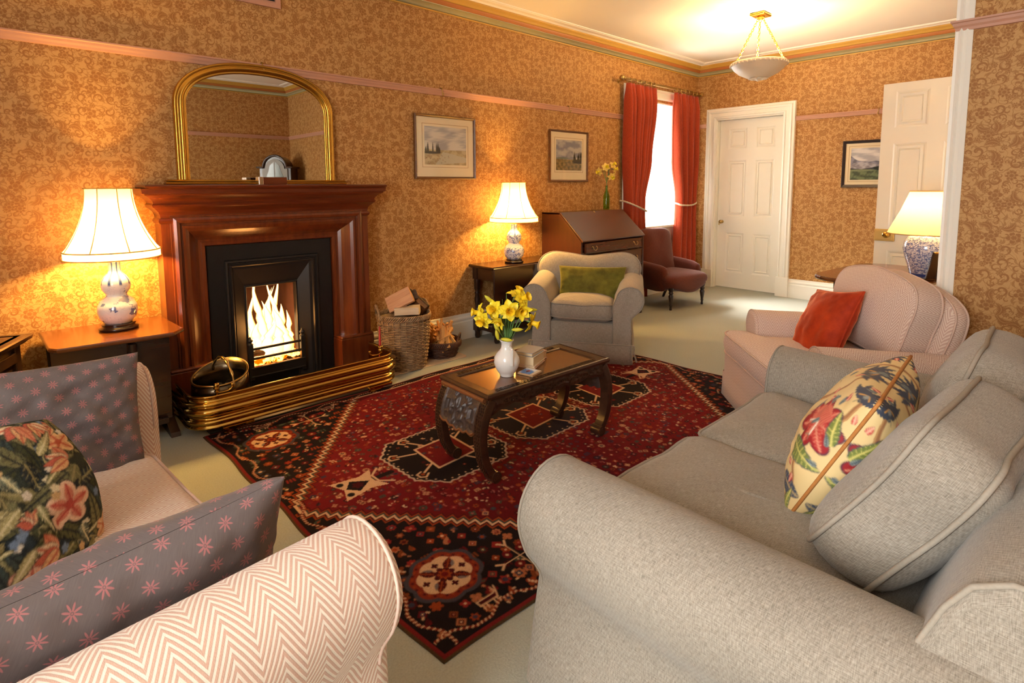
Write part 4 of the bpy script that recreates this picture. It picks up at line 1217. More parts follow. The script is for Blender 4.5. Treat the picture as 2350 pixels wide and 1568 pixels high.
def box_cushion(name, w, d, h, mat, parent, M, r=0.05, crown=0.03, pipe=None, pr=0.0055, bulge=0.010, warp=None, wr=0.004, seed=0, outline=None):
    """boxed cushion lying in x-y, thickness along z; M places it"""
    m = MB()
    mx = min(w, d) / 2
    ins = [mx * 0.97, mx * 0.8, mx * 0.6, mx * 0.42, mx * 0.27, mx * 0.15, 0.035, 0.014, 0.004, 0.0]; ins.sort(reverse=True)
    def zt(i): s = min(1, i / mx); return h / 2 - 0.016 * (1 - min(1, i / 0.03)) ** 2 + crown * (1 - (1 - s) ** 2.4)
    rings = []
    prof = [(i, -zt(i)) for i in ins] + [(-bulge * 0.8, -h * 0.2), (-bulge, 0), (-bulge * 0.8, h * 0.2)] + [(i, zt(i)) for i in ins[::-1]]
    def W(p):
        p = Vector(p)
        if outline: p = outline(p)
        n = (vnoise(p.x * 9 + seed, p.y * 9 + p.z * 7, seed) - 0.5) * 2 * wr
        p = p + Vector((n * 0.6, n * 0.6, n))
        if warp: p = warp(p)
        return M @ p
    for i, z in prof:
        rings.append([W((x, y, z)) for x, y in rrect(w - 2 * i, d - 2 * i, r - i * 0.8)])
    m.loft(rings, uvs=False)
    # uv from the unwarped shape
    k = 0; base = [rrect(w - 2 * i, d - 2 * i, r - i * 0.8) for i, z in prof]
    n = len(base[0]); per = [0.0]
    for q in range(1, n + 1): per.append(per[-1] + math.hypot(base[9][q % n][0] - base[9][q - 1][0], base[9][q % n][1] - base[9][q - 1][1]))
    fi = 0
    for a in range(len(prof) - 1):
        for q in range(n):
            l = (q + 1) % n
            if 8 <= a <= 12:
                za, zb = prof[a][1], prof[a + 1][1]
                m.uv[fi] = [(per[q], za), (per[q + 1], za), (per[q + 1], zb), (per[q], zb)]
            else:
                m.uv[fi] = [base[a][q], base[a][l], base[a + 1][l], base[a + 1][q]]
            fi += 1
    o = m.build(name, mat, parent)
    if pipe:
        for z in (-h / 2 + 0.013, h / 2 - 0.013):
            pts = [W((x, y, z)) for x, y in rrect(w + 0.004, d + 0.004, r)]
            MB().tube(pts, pr, 6, closed=True).build('piping', pipe, o)
    return o

def pillow_mesh(w, h, t, n=40, pin=0.06, wr=0.006, seed=0, pw=0.42, fold=None, round_=0.0):
    """knife-edge scatter cushion in x (width) - z (height), bulging along y; returns points front/back and uv"""
    def pt(u, v, s):
        a, b = u, v
        if round_:
            r = max(abs(u), abs(v)); L = math.hypot(u, v)
            if L > 1e-6:
                k = (1 - round_) + round_ * r / L * 1.0
                a, b = u * k, v * k
        x = w / 2 * a * (1 - pin * (1 - v * v) * 0 - pin * (1 - v ** 2) * abs(u) ** 3)
        z = h / 2 * b * (1 - pin * (1 - u ** 2) * abs(v) ** 3)
        e = max(0.0, (1 - u * u) * (1 - v * v)) ** pw
        nz = (vnoise(u * 3.1 + seed, v * 3.1, seed) - 0.5) * 2 + (vnoise(u * 7 + seed, v * 7, seed + 3) - 0.5)
        y = s * (t / 2 * e) + nz * wr * min(1, e * 2)
        if fold: y += fold(u, v) * e
        return Vector((x, y, z))
    return pt

def pillow(name, label, cat, w, h, t, mat, M, n=44, seed=0, pipe=None, pr=0.004, pin=0.06, wr=0.006, pw=0.42, group=None, fold=None, canvas=None, round_=0.0, seam=None, uvr=0.0):
    pt = pillow_mesh(w, h, t, n, pin, wr, seed, pw, fold, round_)
    m = MB()
    cu, su = math.cos(uvr), math.sin(uvr)
    for s in (-1, 1):
        def fn(u, v):
            # denser towards the seam
            a = math.sin((u - 0.5) * PI * 0.999); b = math.sin((v - 0.5) * PI * 0.999)
            return pt(a, b, s)
        f0 = len(m.f)
        m.grid(fn, n, n)
        us = [math.sin((k / n - 0.5) * PI * 0.999) for k in range(n + 1)]
        LU = [0.0]; LV = [0.0]
        for k in range(n):
            LU.append(LU[-1] + (pt(us[k + 1], 0.0, s) - pt(us[k], 0.0, s)).length); LV.append(LV[-1] + (pt(0.0, us[k + 1], s) - pt(0.0, us[k], s)).length)
        for i in range(f0, len(m.f)):
            q = []
            for (u, v) in m.uv[i]:
                a = LU[int(round(u * n))] - LU[-1] / 2; b = LV[int(round(v * n))] - LV[-1] / 2
                q.append((s * (a * cu - b * su) + 3 * (s > 0), a * su + b * cu))
            m.uv[i] = q
    col = None
    if canvas is not None:
        us = np.sin((np.arange(n + 1) / n - 0.5) * PI) * 0.5 + 0.5
        U, V = np.meshgrid(us, us)
        c = canvas.at(*np.meshgrid(np.array(LU) / LU[-1], np.array(LV) / LV[-1])).reshape(-1, 3)
        col = np.concatenate([c, c], 0)
    o = m.build(name, mat, None, col=col)
    o.matrix_world = M
    tag(o, label, cat, group)
    if pipe:
        pts = []
        for k in range(60):
            q = k / 60 * 4; side = int(q); r = (q - side) * 2 - 1
            u, v = [(r, -1), (1, r), (-r, 1), (-1, -r)][side]
            pts.append(pt(u, v, 1))
        MB().tube(pts, pr, 6, closed=True).build('piping', pipe, o)
    return o

def rolled_arm(parent, side, inner, y0, y1, roll_r, roll_a, roll_z, body, foot, mat, pipe, front_pad=0.012, wr=0.003, slope=0.0, flare_z=0.30):
    """side -1 / +1; inner face at x = side*inner; profile in (outwards, z)"""
    P = [(0.0, 0.02), (0.0, roll_z - 0.10), (0.002, roll_z - 0.04)]
    P += [(roll_a + roll_r * math.cos(math.radians(a)), roll_z + roll_r * math.sin(math.radians(a))) for a in range(168, -30, -11)]
    xo = roll_a + roll_r * 0.88; zo = roll_z - roll_r * 0.47
    dd = xo - body; D = min(roll_r * 1.15, zo - 0.12)
    P += [(xo - dd * a, zo - D * b) for a, b in ((0.07, 0.13), (0.22, 0.27), (0.43, 0.41), (0.64, 0.55), (0.83, 0.70), (0.95, 0.85))] + [(body, zo - D), (body + (foot - body) * 0.40, (zo - D) * 0.55), (foot, 0.012), (foot, 0.004), (0.0, 0.004)]
    cx = sum(p[0] for p in P) / len(P); cz = sum(p[1] for p in P) / len(P)
    def ring(y, k):
        out = []
        for a, z in P:
            aa = cx + (a - cx) * k; zz = cz + (z - cz) * k
            if z <= 0.021: zz = z
            d = slope * (y0 - y)
            n = (vnoise(aa * 7 + side * 3, y * 6 + zz * 5, 5) - 0.5) * 2 * wr
            out.append(Vector((side * (inner + aa + n), y, zz - d * (zz > 0.2) + n * (z > 0.03))))
        return out
    ys = [(y0 + front_pad, 0.55), (y0 + front_pad, 0.80), (y0 + front_pad * 0.85, 0.93), (y0 + front_pad * 0.4, 0.985), (y0, 1.0)]
    L = y0 - y1
    ys += [(y0 - L * k / 16, 1.0) for k in range(1, 17)]
    m = MB().loft([ring(y, k) for y, k in ys])
    o = m.build('arm', mat, parent)
    if pipe:
        pts = [Vector(p) + Vector((0, 0.002, 0)) for p in ring(y0 + front_pad * 0.4, 0.992)][1:-4]
        MB().tube(pts, 0.0038, 6).build('piping', pipe, o)
    return o

def puffy(name, outline, y0, y1, edge, mat, parent, M=None, wr=0.004, pipe=None, seed=0, crown=0.02):
    """outline in (x, z) swelled between y0 (front) and y1 (back)"""
    cx = sum(p[0] for p in outline) / len(outline); cz = sum(p[1] for p in outline) / len(outline)
    def ring(y, k):
        out = []
        for x, z in outline:
            p = Vector((cx + (x - cx) * k, y, cz + (z - cz) * k))
            n = (vnoise(p.x * 8 + seed, p.z * 8, seed) - 0.5) * 2 * wr
            p = p + Vector((n, n, n))
            out.append(M @ p if M is not None else p)
        return out
    s = 1 if y0 > y1 else -1; e = edge * s
    spec = [(y0 + crown * s, 0.06), (y0 + crown * s * 0.95, 0.30), (y0 + crown * s * 0.75, 0.55), (y0 + crown * s * 0.4, 0.76), (y0, 0.90), (y0 - e * 0.25, 0.965), (y0 - e * 0.7, 0.995), (y0 - e, 1.0), (y1 + e, 1.0), (y1 + e * 0.7, 0.995), (y1 + e * 0.25, 0.965), (y1, 0.90), (y1, 0.5), (y1, 0.06)]
    m = MB().loft([ring(y, k) for y, k in spec], uvs=False)
    # plan uv
    fi = 0; n = len(outline)
    per = [0.0]
    for q in range(1, n + 1): per.append(per[-1] + math.hypot(outline[q % n][0] - outline[q - 1][0], outline[q % n][1] - outline[q - 1][1]))
    for a in range(len(spec) - 1):
        for q in range(n):
            l = (q + 1) % n
            if 6 <= a <= 9:
                m.uv[fi] = [(per[q], spec[a][0]), (per[q + 1], spec[a][0]), (per[q + 1], spec[a + 1][0]), (per[q], spec[a + 1][0])]
            else:
                f = lambda i, k: (cx + (outline[i][0] - cx) * k, cz + (outline[i][1] - cz) * k)
                m.uv[fi] = [f(q, spec[a][1]), f(l, spec[a][1]), f(l, spec[a + 1][1]), f(q, spec[a + 1][1])]
            fi += 1
    o = m.build(name, mat, parent)
    if pipe:
        for y in (y0 - e * 0.55, y1 + e * 0.55):
            MB().tube(ring(y, 0.998), 0.0048, 6, closed=True).build('piping', pipe, o)
    return o

def seat_base(parent, x0, x1, y0, y1, z1, mat, skirt=None, pipe=None):
    m = MB().box(((x0 + x1) / 2, (y0 + y1) / 2, z1 / 2 + 0.004), (x1 - x0, y0 - y1, z1 - 0.008), 0.015)
    return m.build('seat_base', mat, parent)

# ---------------- grey linen sofa on the right
LN, LP = MAT['linen'], MAT['pipe_grey']
t = thing('sofa', 'large grey linen two-seater sofa with rolled arms in the right foreground', 'sofa', (-4.97, -2.785, 0), 0)
for s in (-1, 1):
    rolled_arm(t, s, 0.600, 0.018, -0.92, 0.128, 0.136, 0.462, 0.178, 0.232, LN, LP, front_pad=0.026, wr=0.005)
bp = [(-0.66, 0.05), (-0.66, 0.30), (-0.70, 0.42), (-0.765, 0.60), (-0.79, 0.665), (-0.82, 0.715), (-0.865, 0.742), (-0.915, 0.742), (-0.965, 0.715), (-0.99, 0.66), (-1.0, 0.55), (-1.01, 0.05)]
c0 = Vector((0, -0.85, 0.40)); rings = []
for x, k in [(-0.765, 0.90), (-0.765, 0.955), (-0.755, 0.985), (-0.735, 1.0)] + [(-0.735 + 1.47 * i / 14, 1.0) for i in range(1, 14)] + [(0.735, 1.0), (0.755, 0.985), (0.765, 0.955), (0.765, 0.90)]:
    rings.append([Vector((x, c0.y + (y - c0.y) * k, c0.z + (z - c0.z) * k + (vnoise(x * 5, y * 9, 2) - 0.5) * 0.006)) for y, z in bp])
b = MB().loft(rings).build('backrest', LN, t)
for x in (-0.757, 0.757):
    MB().tube([Vector((x, c0.y + (y - c0.y) * 0.985, c0.z + (z - c0.z) * 0.985)) for y, z in bp[2:-1]], 0.005, 6).build('piping', LP, b)
seat_base(t, -0.61, 0.61, -0.02, -0.90, 0.285, LN)
for i, x in enumerate((-0.300, 0.300)):
    box_cushion('seat_cushion', 0.592, 0.735, 0.135, LN, t, xf((x, -0.335, 0.362)), r=0.055, crown=0.032, pipe=LP, seed=i + 2, wr=0.006)
def bc_warp(sd):
    def f(p):
        return p + Vector((0, 0, 0.016 * math.sin(p.y * 9 + sd) * (0.5 + 0.5 * math.cos(p.x * 5 + sd)))) + Vector((0.018 * math.sin(p.y * 11 + sd * 2), 0, 0))
    return f
box_cushion('back_cushion', 0.54, 0.405, 0.150, LN, t, xf((-0.235, -0.680, 0.628), (math.radians(117), 0, math.radians(-5))), r=0.10, crown=0.045, pipe=LP, pr=0.006, seed=11, warp=bc_warp(0.6), wr=0.006)
box_cushion('back_cushion', 0.54, 0.415, 0.150, LN, t, xf((0.325, -0.680, 0.635), (math.radians(113), 0, math.radians(3))), r=0.11, crown=0.045, pipe=LP, pr=0.006, seed=17, warp=bc_warp(2.1), wr=0.006)

# ---------------- grey armchair beyond the coffee table
LG = MAT['linen_pale']
t = thing('armchair', 'pale grey linen armchair with loose skirted cover, in front of the bureau', 'armchair', (-3.63, -1.12, 0), math.radians(124))
for s in (-1, 1):
    rolled_arm(t, s, 0.228, -0.02, -0.70, 0.098, 0.122, 0.478, 0.128, 0.150, LG, LP, front_pad=0.014, slope=-0.05, flare_z=0.24)
seat_base(t, -0.235, 0.235, -0.028, -0.70, 0.300, LG)
box_cushion('seat_cushion', 0.452, 0.56, 0.125, LG, t, xf((0, -0.29, 0.372), (math.radians(2), 0, 0)), r=0.06, crown=0.035, pipe=LP, seed=5, wr=0.006)
ol = smooth_pts([(-0.30, 0.30), (-0.34, 0.45), (-0.405, 0.545), (-0.425, 0.635), (-0.385, 0.715), (-0.30, 0.752), (-0.17, 0.742), (0.0, 0.722), (0.17, 0.742), (0.30, 0.752), (0.385, 0.715), (0.425, 0.635), (0.405, 0.545), (0.34, 0.45), (0.30, 0.30), (0.0, 0.28)], 4, closed=True)
puffy('backrest', [(p.x, p.y) for p in ol], -0.53, -0.70, 0.06, LG, t, M=Matrix.Translation((0, -0.60, 0.45)) @ Matrix.Rotation(math.radians(10), 4, 'X') @ Matrix.Translation((0, 0.60, -0.45)), pipe=LP, seed=3, crown=0.045)
sk = MB(); n = 90; rr = rrect(0.735, 0.745, 0.02, 4)
sk.loft([[Vector((x * (1 + k), y * (1 + k) - 0.372, z)) + Vector((0, 0, 0)) for x, y in rr] for z, k in ((0.156, -0.012), (0.150, 0.0), (0.145, 0.006), (0.08, 0.010), (0.008, 0.016), (0.006, 0.0), (0.145, -0.01))], uvs=False, cap0=False, cap1=False)
sk.build('skirt', LG, t)
MB().tube([Vector((x * 1.002, y * 1.002 - 0.372, 0.150)) for x, y in rr], 0.0042, 6, closed=True).build('piping', LP, t)
for s in (-1, 1):
    m = MB()
    m.tube(smooth_pts([(s * 0.372, 0.002, 0.150), (s * 0.386, 0.004, 0.146), (s * 0.384, 0.006, 0.100), (s * 0.398, -0.004, 0.052), (s * 0.404, 0.002, 0.030)], 4), 0.006, 6)
    m.tube(smooth_pts([(s * 0.368, 0.004, 0.150), (s * 0.366, 0.012, 0.128), (s * 0.372, 0.012, 0.075), (s * 0.368, 0.016, 0.045)], 4), 0.006, 6)
    m.build('tie', LG, t)
# green velvet lumbar cushion
Mg = Matrix.Translation((-3.63, -1.12, 0)) @ Matrix.Rotation(math.radians(124), 4, 'Z') @ xf((-0.045, -0.400, 0.520), (math.radians(14), 0, 0))
pillow('cushion', 'olive green velvet oblong cushion on the grey armchair by the bureau', 'cushion', 0.535, 0.290, 0.14, MAT['green'], Mg, n=40, seed=4, pin=0.07, wr=0.006, pw=0.36)

# ---------------- pink herringbone armchair on the right
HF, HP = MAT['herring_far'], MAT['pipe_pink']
TA = math.radians(43.6)
t = thing('armchair', 'pink herringbone armchair with an arched back, by the right wall beyond the grey sofa', 'armchair', (-3.806, -2.438, 0), TA)
for s in (-1, 1):
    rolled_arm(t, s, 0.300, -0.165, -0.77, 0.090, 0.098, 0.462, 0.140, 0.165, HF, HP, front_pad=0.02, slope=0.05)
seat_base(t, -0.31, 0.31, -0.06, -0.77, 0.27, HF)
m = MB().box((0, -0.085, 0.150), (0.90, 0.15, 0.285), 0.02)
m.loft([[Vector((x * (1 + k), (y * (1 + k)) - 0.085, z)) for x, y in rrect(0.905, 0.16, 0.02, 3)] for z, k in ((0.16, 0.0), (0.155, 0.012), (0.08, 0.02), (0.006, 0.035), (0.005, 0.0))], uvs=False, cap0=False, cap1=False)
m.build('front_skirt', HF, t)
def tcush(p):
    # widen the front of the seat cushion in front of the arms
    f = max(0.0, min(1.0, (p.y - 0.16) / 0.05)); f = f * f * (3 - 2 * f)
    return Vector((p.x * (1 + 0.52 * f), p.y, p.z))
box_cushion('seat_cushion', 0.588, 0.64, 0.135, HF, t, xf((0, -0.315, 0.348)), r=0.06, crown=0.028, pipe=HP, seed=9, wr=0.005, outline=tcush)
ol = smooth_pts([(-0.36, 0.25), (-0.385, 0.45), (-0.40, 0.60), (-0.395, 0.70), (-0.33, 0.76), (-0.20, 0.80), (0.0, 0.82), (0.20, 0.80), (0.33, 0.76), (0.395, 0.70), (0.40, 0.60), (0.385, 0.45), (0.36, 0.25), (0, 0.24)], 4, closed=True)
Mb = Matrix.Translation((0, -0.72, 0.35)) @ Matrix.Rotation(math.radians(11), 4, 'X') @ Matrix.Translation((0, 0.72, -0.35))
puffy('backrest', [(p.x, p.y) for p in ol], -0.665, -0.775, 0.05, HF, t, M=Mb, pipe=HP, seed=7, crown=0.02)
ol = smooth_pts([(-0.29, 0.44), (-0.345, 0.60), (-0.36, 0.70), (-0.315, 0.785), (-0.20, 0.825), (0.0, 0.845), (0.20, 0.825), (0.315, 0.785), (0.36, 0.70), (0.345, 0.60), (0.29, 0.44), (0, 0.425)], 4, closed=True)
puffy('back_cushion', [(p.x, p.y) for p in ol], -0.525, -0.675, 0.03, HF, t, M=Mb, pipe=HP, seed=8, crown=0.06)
Mo = Matrix.Translation((-3.806, -2.438, 0)) @ Matrix.Rotation(TA, 4, 'Z') @ xf((0.02, -0.395, 0.565), (math.radians(27), math.radians(9), math.radians(6)))
pillow('cushion', 'burnt orange velvet square cushion on the pink armchair by the right wall', 'cushion', 0.39, 0.38, 0.16, MAT['orange'], Mo, n=40, seed=6, pipe=MAT['orange'], pr=0.007, pin=0.07, wr=0.008)

# ---------------- pink herringbone sofa in the left foreground
HB = MAT['herring']
TB = math.radians(-90 + 5)
SB = (-6.375, -2.095, 0)
t = thing('sofa', 'pink and cream herringbone sofa with high rolled arms in the left foreground', 'sofa', SB, TB)
for s in (-1, 1):
    rolled_arm(t, s, 0.575, 0.025 if s < 0 else 0.035, -0.85, 0.105, 0.112, 0.578 if s < 0 else 0.560, 0.150, 0.170, HB, HP, front_pad=0.035)
seat_base(t, -0.585, 0.585, -0.012, -0.85, 0.285, HB)
box_cushion('seat_cushion', 1.145, 0.74, 0.13, HB, t, xf((0, -0.355, 0.352)), r=0.07, crown=0.03, pipe=HP, seed=13, wr=0.004)
rings = []
for x in [-0.70 + 1.40 * i / 12 for i in range(13)]:
    rings.append([Vector((x, y, z)) for y, z in [(-0.68, 0.05), (-0.69, 0.42), (-0.74, 0.70), (-0.77, 0.78), (-0.83, 0.815), (-0.90, 0.79), (-0.93, 0.70), (-0.94, 0.05)]])
MB().loft(rings).build('backrest', HB, t)
MS = Matrix.Translation(SB) @ Matrix.Rotation(TB, 4, 'Z')
def fold1(u, v):
    return 0.018 * math.sin((u * 1.2 + v) * 9) * max(0, 0.6 - v) + 0.02 * math.exp(-((u - 0.25) ** 2 + (v - 0.45) ** 2) / 0.03)
pillow('cushion', 'grey purple star-print cushion propped against the far arm of the pink sofa', 'cushion', 0.50, 0.375, 0.13, MAT['star'],
       xf((-6.672, -1.595, 0.590), (math.radians(-15), math.radians(4), math.radians(6))), n=60, seed=21, pin=0.05, wr=0.012, fold=fold1, group=None, uvr=0.5)
pillow('cushion', 'grey purple star-print cushion lying along the near arm of the pink sofa', 'cushion', 0.56, 0.34, 0.20, MAT['star'],
       xf((-6.620, -2.555, 0.540), (math.radians(22), math.radians(-3), math.radians(5))), n=60, seed=27, pin=0.06, wr=0.008, uvr=0.5)

# ---------------- maroon nursing chair by the far window
t = thing('nursing_chair', 'low maroon upholstered chair with padded arms and turned front legs, by the far window', 'chair', (-1.345, -0.71, 0), PI - math.radians(8))
MR = MAT['maroon']
ol = smooth_pts([(-0.28, 0.28), (-0.27, 0.45), (-0.265, 0.65), (-0.25, 0.77), (-0.17, 0.822), (0, 0.83), (0.17, 0.822), (0.25, 0.77), (0.265, 0.65), (0.27, 0.45), (0.28, 0.28), (0, 0.26)], 4, closed=True)
puffy('backrest', [(p.x, p.y) for p in ol], -0.385, -0.47, 0.05, MR, t, M=Matrix.Translation((0, -0.45, 0.3)) @ Matrix.Rotation(math.radians(9), 4, 'X') @ Matrix.Translation((0, 0.45, -0.3)), seed=2, crown=0.03)
def serp(p):
    z = p.z
    if z < 0.26: z -= 0.035 * math.cos(p.x * 11) * max(0, (p.y + 0.2) / 0.2) * min(1, (0.30 - z) / 0.08)
    return Vector((p.x * (1 + 0.10 * max(0, (p.y + 0.25) / 0.25)), p.y + 0.03 * (1 - (p.x / 0.3) ** 2), z))
m = MB()
pr = [(0.18, 0.385), (0.10, 0.380), (0.05, 0.368), (0.02, 0.350), (0.004, 0.326), (0.0, 0.30), (0.004, 0.272), (0.012, 0.24), (0.012, 0.210), (0.04, 0.200)]
m.loft([[Vector((x, y - 0.24, z)) for x, y in rrect(0.60 - 2 * i, 0.52 - 2 * i, 0.08)] for i, z in pr], uvs=False)
deform(m, serp).build('seat', MR, t)
for s in (-1, 1):
    sec = [(-0.04, -0.11), (-0.05, 0.08), (-0.05, 0.13), (-0.03, 0.165), (0.005, 0.172), (0.042, 0.155), (0.052, 0.115), (0.046, 0.05), (0.04, -0.11)]
    path = [(0.275, -0.47, 0.36, 1.0), (0.285, -0.40, 0.355, 1.0), (0.29, -0.28, 0.345, 1.0), (0.285, -0.17, 0.335, 0.98), (0.275, -0.11, 0.325, 0.9), (0.27, -0.085, 0.32, 0.7), (0.27, -0.08, 0.32, 0.3)]
    rings = [[Vector((s * (x + a * k), y, z - 0.04 + (b - 0.06) * k + 0.06)) for a, b in sec] for x, y, z, k in path]
    MB().loft(rings).build('arm', MR, t)
leg = [(0.012, 0.0), (0.014, 0.012), (0.011, 0.03), (0.013, 0.045), (0.018, 0.05), (0.014, 0.058), (0.016, 0.075), (0.024, 0.13), (0.026, 0.15), (0.018, 0.165), (0.022, 0.175), (0.028, 0.182), (0.022, 0.19), (0.02, 0.20), (0.028, 0.212), (0.028, 0.24)]
for s in (-1, 1):
    MB().lathe(leg, (s * 0.262, -0.028, 0.0), 16).build('leg', MAT['dark'], t)
    MB().tube([(s * 0.24, -0.46, 0.24), (s * 0.25, -0.50, 0.12), (s * 0.26, -0.56, 0.0)], [0.022, 0.018, 0.014], 8).build('leg', MAT['dark'], t)
# ------------------------------------------------------------------ lamps
def gourd_lamp(name, label, loc, s, porc, power, rz=0.0, wf=1.0):
    t = thing(name, label, 'lamp', loc, rz, 'gourd table lamps')
    k = s
    MB().lathe([(0.080 * k, 0), (0.088 * k, 0.006 * k), (0.086 * k, 0.014 * k), (0.074 * k, 0.018 * k), (0.072 * k, 0.026 * k), (0.078 * k, 0.030 * k), (0.070 * k, 0.034 * k)], seg=32).build('stand', MAT['dark_x'], t)
    pr = [(0.060, 0.033), (0.068, 0.038), (0.088, 0.062), (0.098, 0.095), (0.096, 0.125), (0.080, 0.155), (0.056, 0.172), (0.050, 0.180), (0.054, 0.190), (0.068, 0.208), (0.073, 0.232), (0.069, 0.255), (0.054, 0.278), (0.036, 0.295), (0.030, 0.310), (0.029, 0.345), (0.031, 0.352)]
    MB().lathe([(r * k * 0.9 * wf, z * k) for r, z in pr], seg=40).build('vase', porc, t)
    MB().lathe([(0.020 * k, 0.350 * k), (0.020 * k, 0.362 * k), (0.010 * k, 0.366 * k), (0.010 * k, 0.40 * k), (0.016 * k, 0.402 * k), (0.016 * k, 0.44 * k)], seg=20).build('fitting', MAT['brass_old'], t)
    def sr(q):  # shade radius, q 0 bottom .. 1 top
        return (0.103 + 0.096 * (1 - q) ** 2.1 + 0.009 * (1 - q)) * k * wf
    zb, zt = 0.375 * k, 0.728 * k
    band = 0.038 * k
    def flute(a, z): return -0.016 * (abs(math.cos(a * 4)) ** 6)
    rings = [(sr(0) * 1.0, zb), (sr(0), zb + band)] + [(sr(q / 16), zb + band + (zt - zb - band) * q / 16) for q in range(1, 17)]
    def ring(r, z): return [Vector((r * (1 - 0.020 * abs(math.sin(4 * a)) * (z > zb + band * 1.2)) * math.cos(a), r * (1 - 0.020 * abs(math.sin(4 * a)) * (z > zb + band * 1.2)) * math.sin(a), z)) for a in [2 * PI * i / 64 for i in range(64)]]
    sh = MB().loft([ring(r, z) for r, z in rings], cap0=False, cap1=False).build('lamp_shade', MAT['shade'], t)
    m = MB()
    for r, z in ((sr(0) + 0.001, zb), (sr(0) + 0.001, zb + band), (sr(1) + 0.001, zt)):
        m.tube([(r * math.cos(a), r * math.sin(a), z) for a in [2 * PI * i / 48 for i in range(48)]], 0.0032 * k, 6, closed=True)
    for i in range(8):
        a = 2 * PI * i / 8
        m.tube([((r + 0.0012) * math.cos(a), (r + 0.0012) * math.sin(a), z) for r, z in rings[1:]], 0.0022 * k, 5)
    m.build('binding', MAT['shade_trim'], sh)
    MB().sphere((0, 0, 0.49 * k), 0.030 * k, 16, 10).build('bulb', MAT['bulb'], t)
    lamp_light('bulb_light', (0, 0, 0.49 * k + 0.0), power, WARM, 0.045 * k, t)
    for ch in t.children:
        if ch.name.startswith('bulb') and ch.type == 'MESH': ch.visible_shadow = True
    return t
gourd_lamp('table_lamp', 'lit gourd lamp with a cream bell shade on the small table left of the fireplace', (-6.295, -0.225, 0.571), 1.0, MAT['porc_a'], BULB['left'], 0.2)
gourd_lamp('table_lamp', 'lit gourd lamp with a cream bell shade on the dark drop-leaf table beside the bureau', (-3.43, -0.20, 0.641), 0.95, MAT['porc_b'], BULB['middle'], 0.5, 1.06)
t = thing('table_lamp', 'lit blue and white ginger jar lamp with a plain cone shade on the right-hand table', 'lamp', (-2.445, -2.935, 0.722))
pr = [(0.078, 0.0), (0.084, 0.006), (0.085, 0.02), (0.098, 0.07), (0.118, 0.13), (0.126, 0.175), (0.122, 0.215), (0.104, 0.245), (0.080, 0.262), (0.060, 0.268), (0.058, 0.282)]
MB().lathe(pr, seg=48).build('jar', MAT['porc_c'], t)
MB().lathe([(0.058, 0.280), (0.050, 0.288), (0.014, 0.292), (0.012, 0.34), (0.018, 0.345), (0.018, 0.38)], seg=20).build('fitting', MAT['brass_old'], t)
sh = MB().loft([[Vector((r * math.cos(2 * PI * i / 48), r * math.sin(2 * PI * i / 48), z)) for i in range(48)] for r, z in ((0.215, 0.270), (0.184, 0.34), (0.152, 0.41), (0.106, 0.535))], cap0=False, cap1=False).build('lamp_shade', MAT['shade'], t)
for r, z in ((0.216, 0.270), (0.107, 0.535)): MB().tube([(r * math.cos(2 * PI * i / 48), r * math.sin(2 * PI * i / 48), z) for i in range(48)], 0.003, 6, closed=True).build('binding', MAT['shade_trim'], sh)
MB().sphere((0, 0, 0.40), 0.030, 16, 10).build('bulb', MAT['bulb'], t)
lamp_light('bulb_light', (0, 0, 0.40), BULB['right'], WARM, 0.045, t)

# pendant
t = thing('pendant_light', 'alabaster bowl pendant hanging on three gilt chains below the ceiling', 'pendant lamp', (-1.66, -1.49, H_C))
MB().box((0, 0, -0.012), (0.17, 0.13, 0.024), 0.010).lathe([(0.030, -0.045), (0.034, -0.030), (0.024, -0.022)], seg=16).build('ceiling_plate', MAT['gilt'], t)
ZB = -0.435
br = [(0.0001, -0.145), (0.012, -0.142), (0.016, -0.132), (0.030, -0.126), (0.10, -0.108), (0.165, -0.075), (0.205, -0.040), (0.222, -0.012), (0.235, -0.004), (0.238, 0.012), (0.228, 0.020), (0.220, 0.008), (0.200, -0.030), (0.16, -0.066), (0.10, -0.096), (0.0001, -0.112)]
MB().lathe([(r, z + ZB) for r, z in br], seg=64).build('bowl', MAT['alabaster'], t)
m = MB()
for i in range(40):
    a = 2 * PI * i / 40
    m.sphere((0.2335 * math.cos(a), 0.2335 * math.sin(a), ZB - 0.002), 0.011, 8, 6, (0.9, 0.9, 1.1))
for i in range(10):
    a = 2 * PI * i / 10
    m.sphere((0.060 * math.cos(a), 0.060 * math.sin(a), ZB - 0.121), 0.024, 8, 6, (1.0, 1.0, 0.28))
m.build('rim_beading', MAT['alabaster'], t)
for i in range(3):
    a = 2 * PI * i / 3 + 0.5
    top = Vector((0.022 * math.cos(a), 0.022 * math.sin(a), -0.045)); bot = Vector((0.215 * math.cos(a), 0.215 * math.sin(a), ZB + 0.018))
    m = MB(); L = (bot - top).length; n = 17; d = (bot - top).normalized(); s1 = d.orthogonal().normalized(); s2 = d.cross(s1)
    for k in range(n):
        c = top.lerp(bot, (k + 0.5) / n); e = s1 if k % 2 else s2
        m.tube([c + d * (L / n * 0.66) * math.cos(q) + e * 0.0085 * math.sin(q) for q in [2 * PI * j / 10 for j in range(10)]], 0.0032, 5, closed=True)
    m.build('chain', MAT['gilt'], t)
lamp_light('bulb_light', (0, 0, ZB + 0.03), BULB['pendant'], (1.0, 0.70, 0.34), 0.06, t)

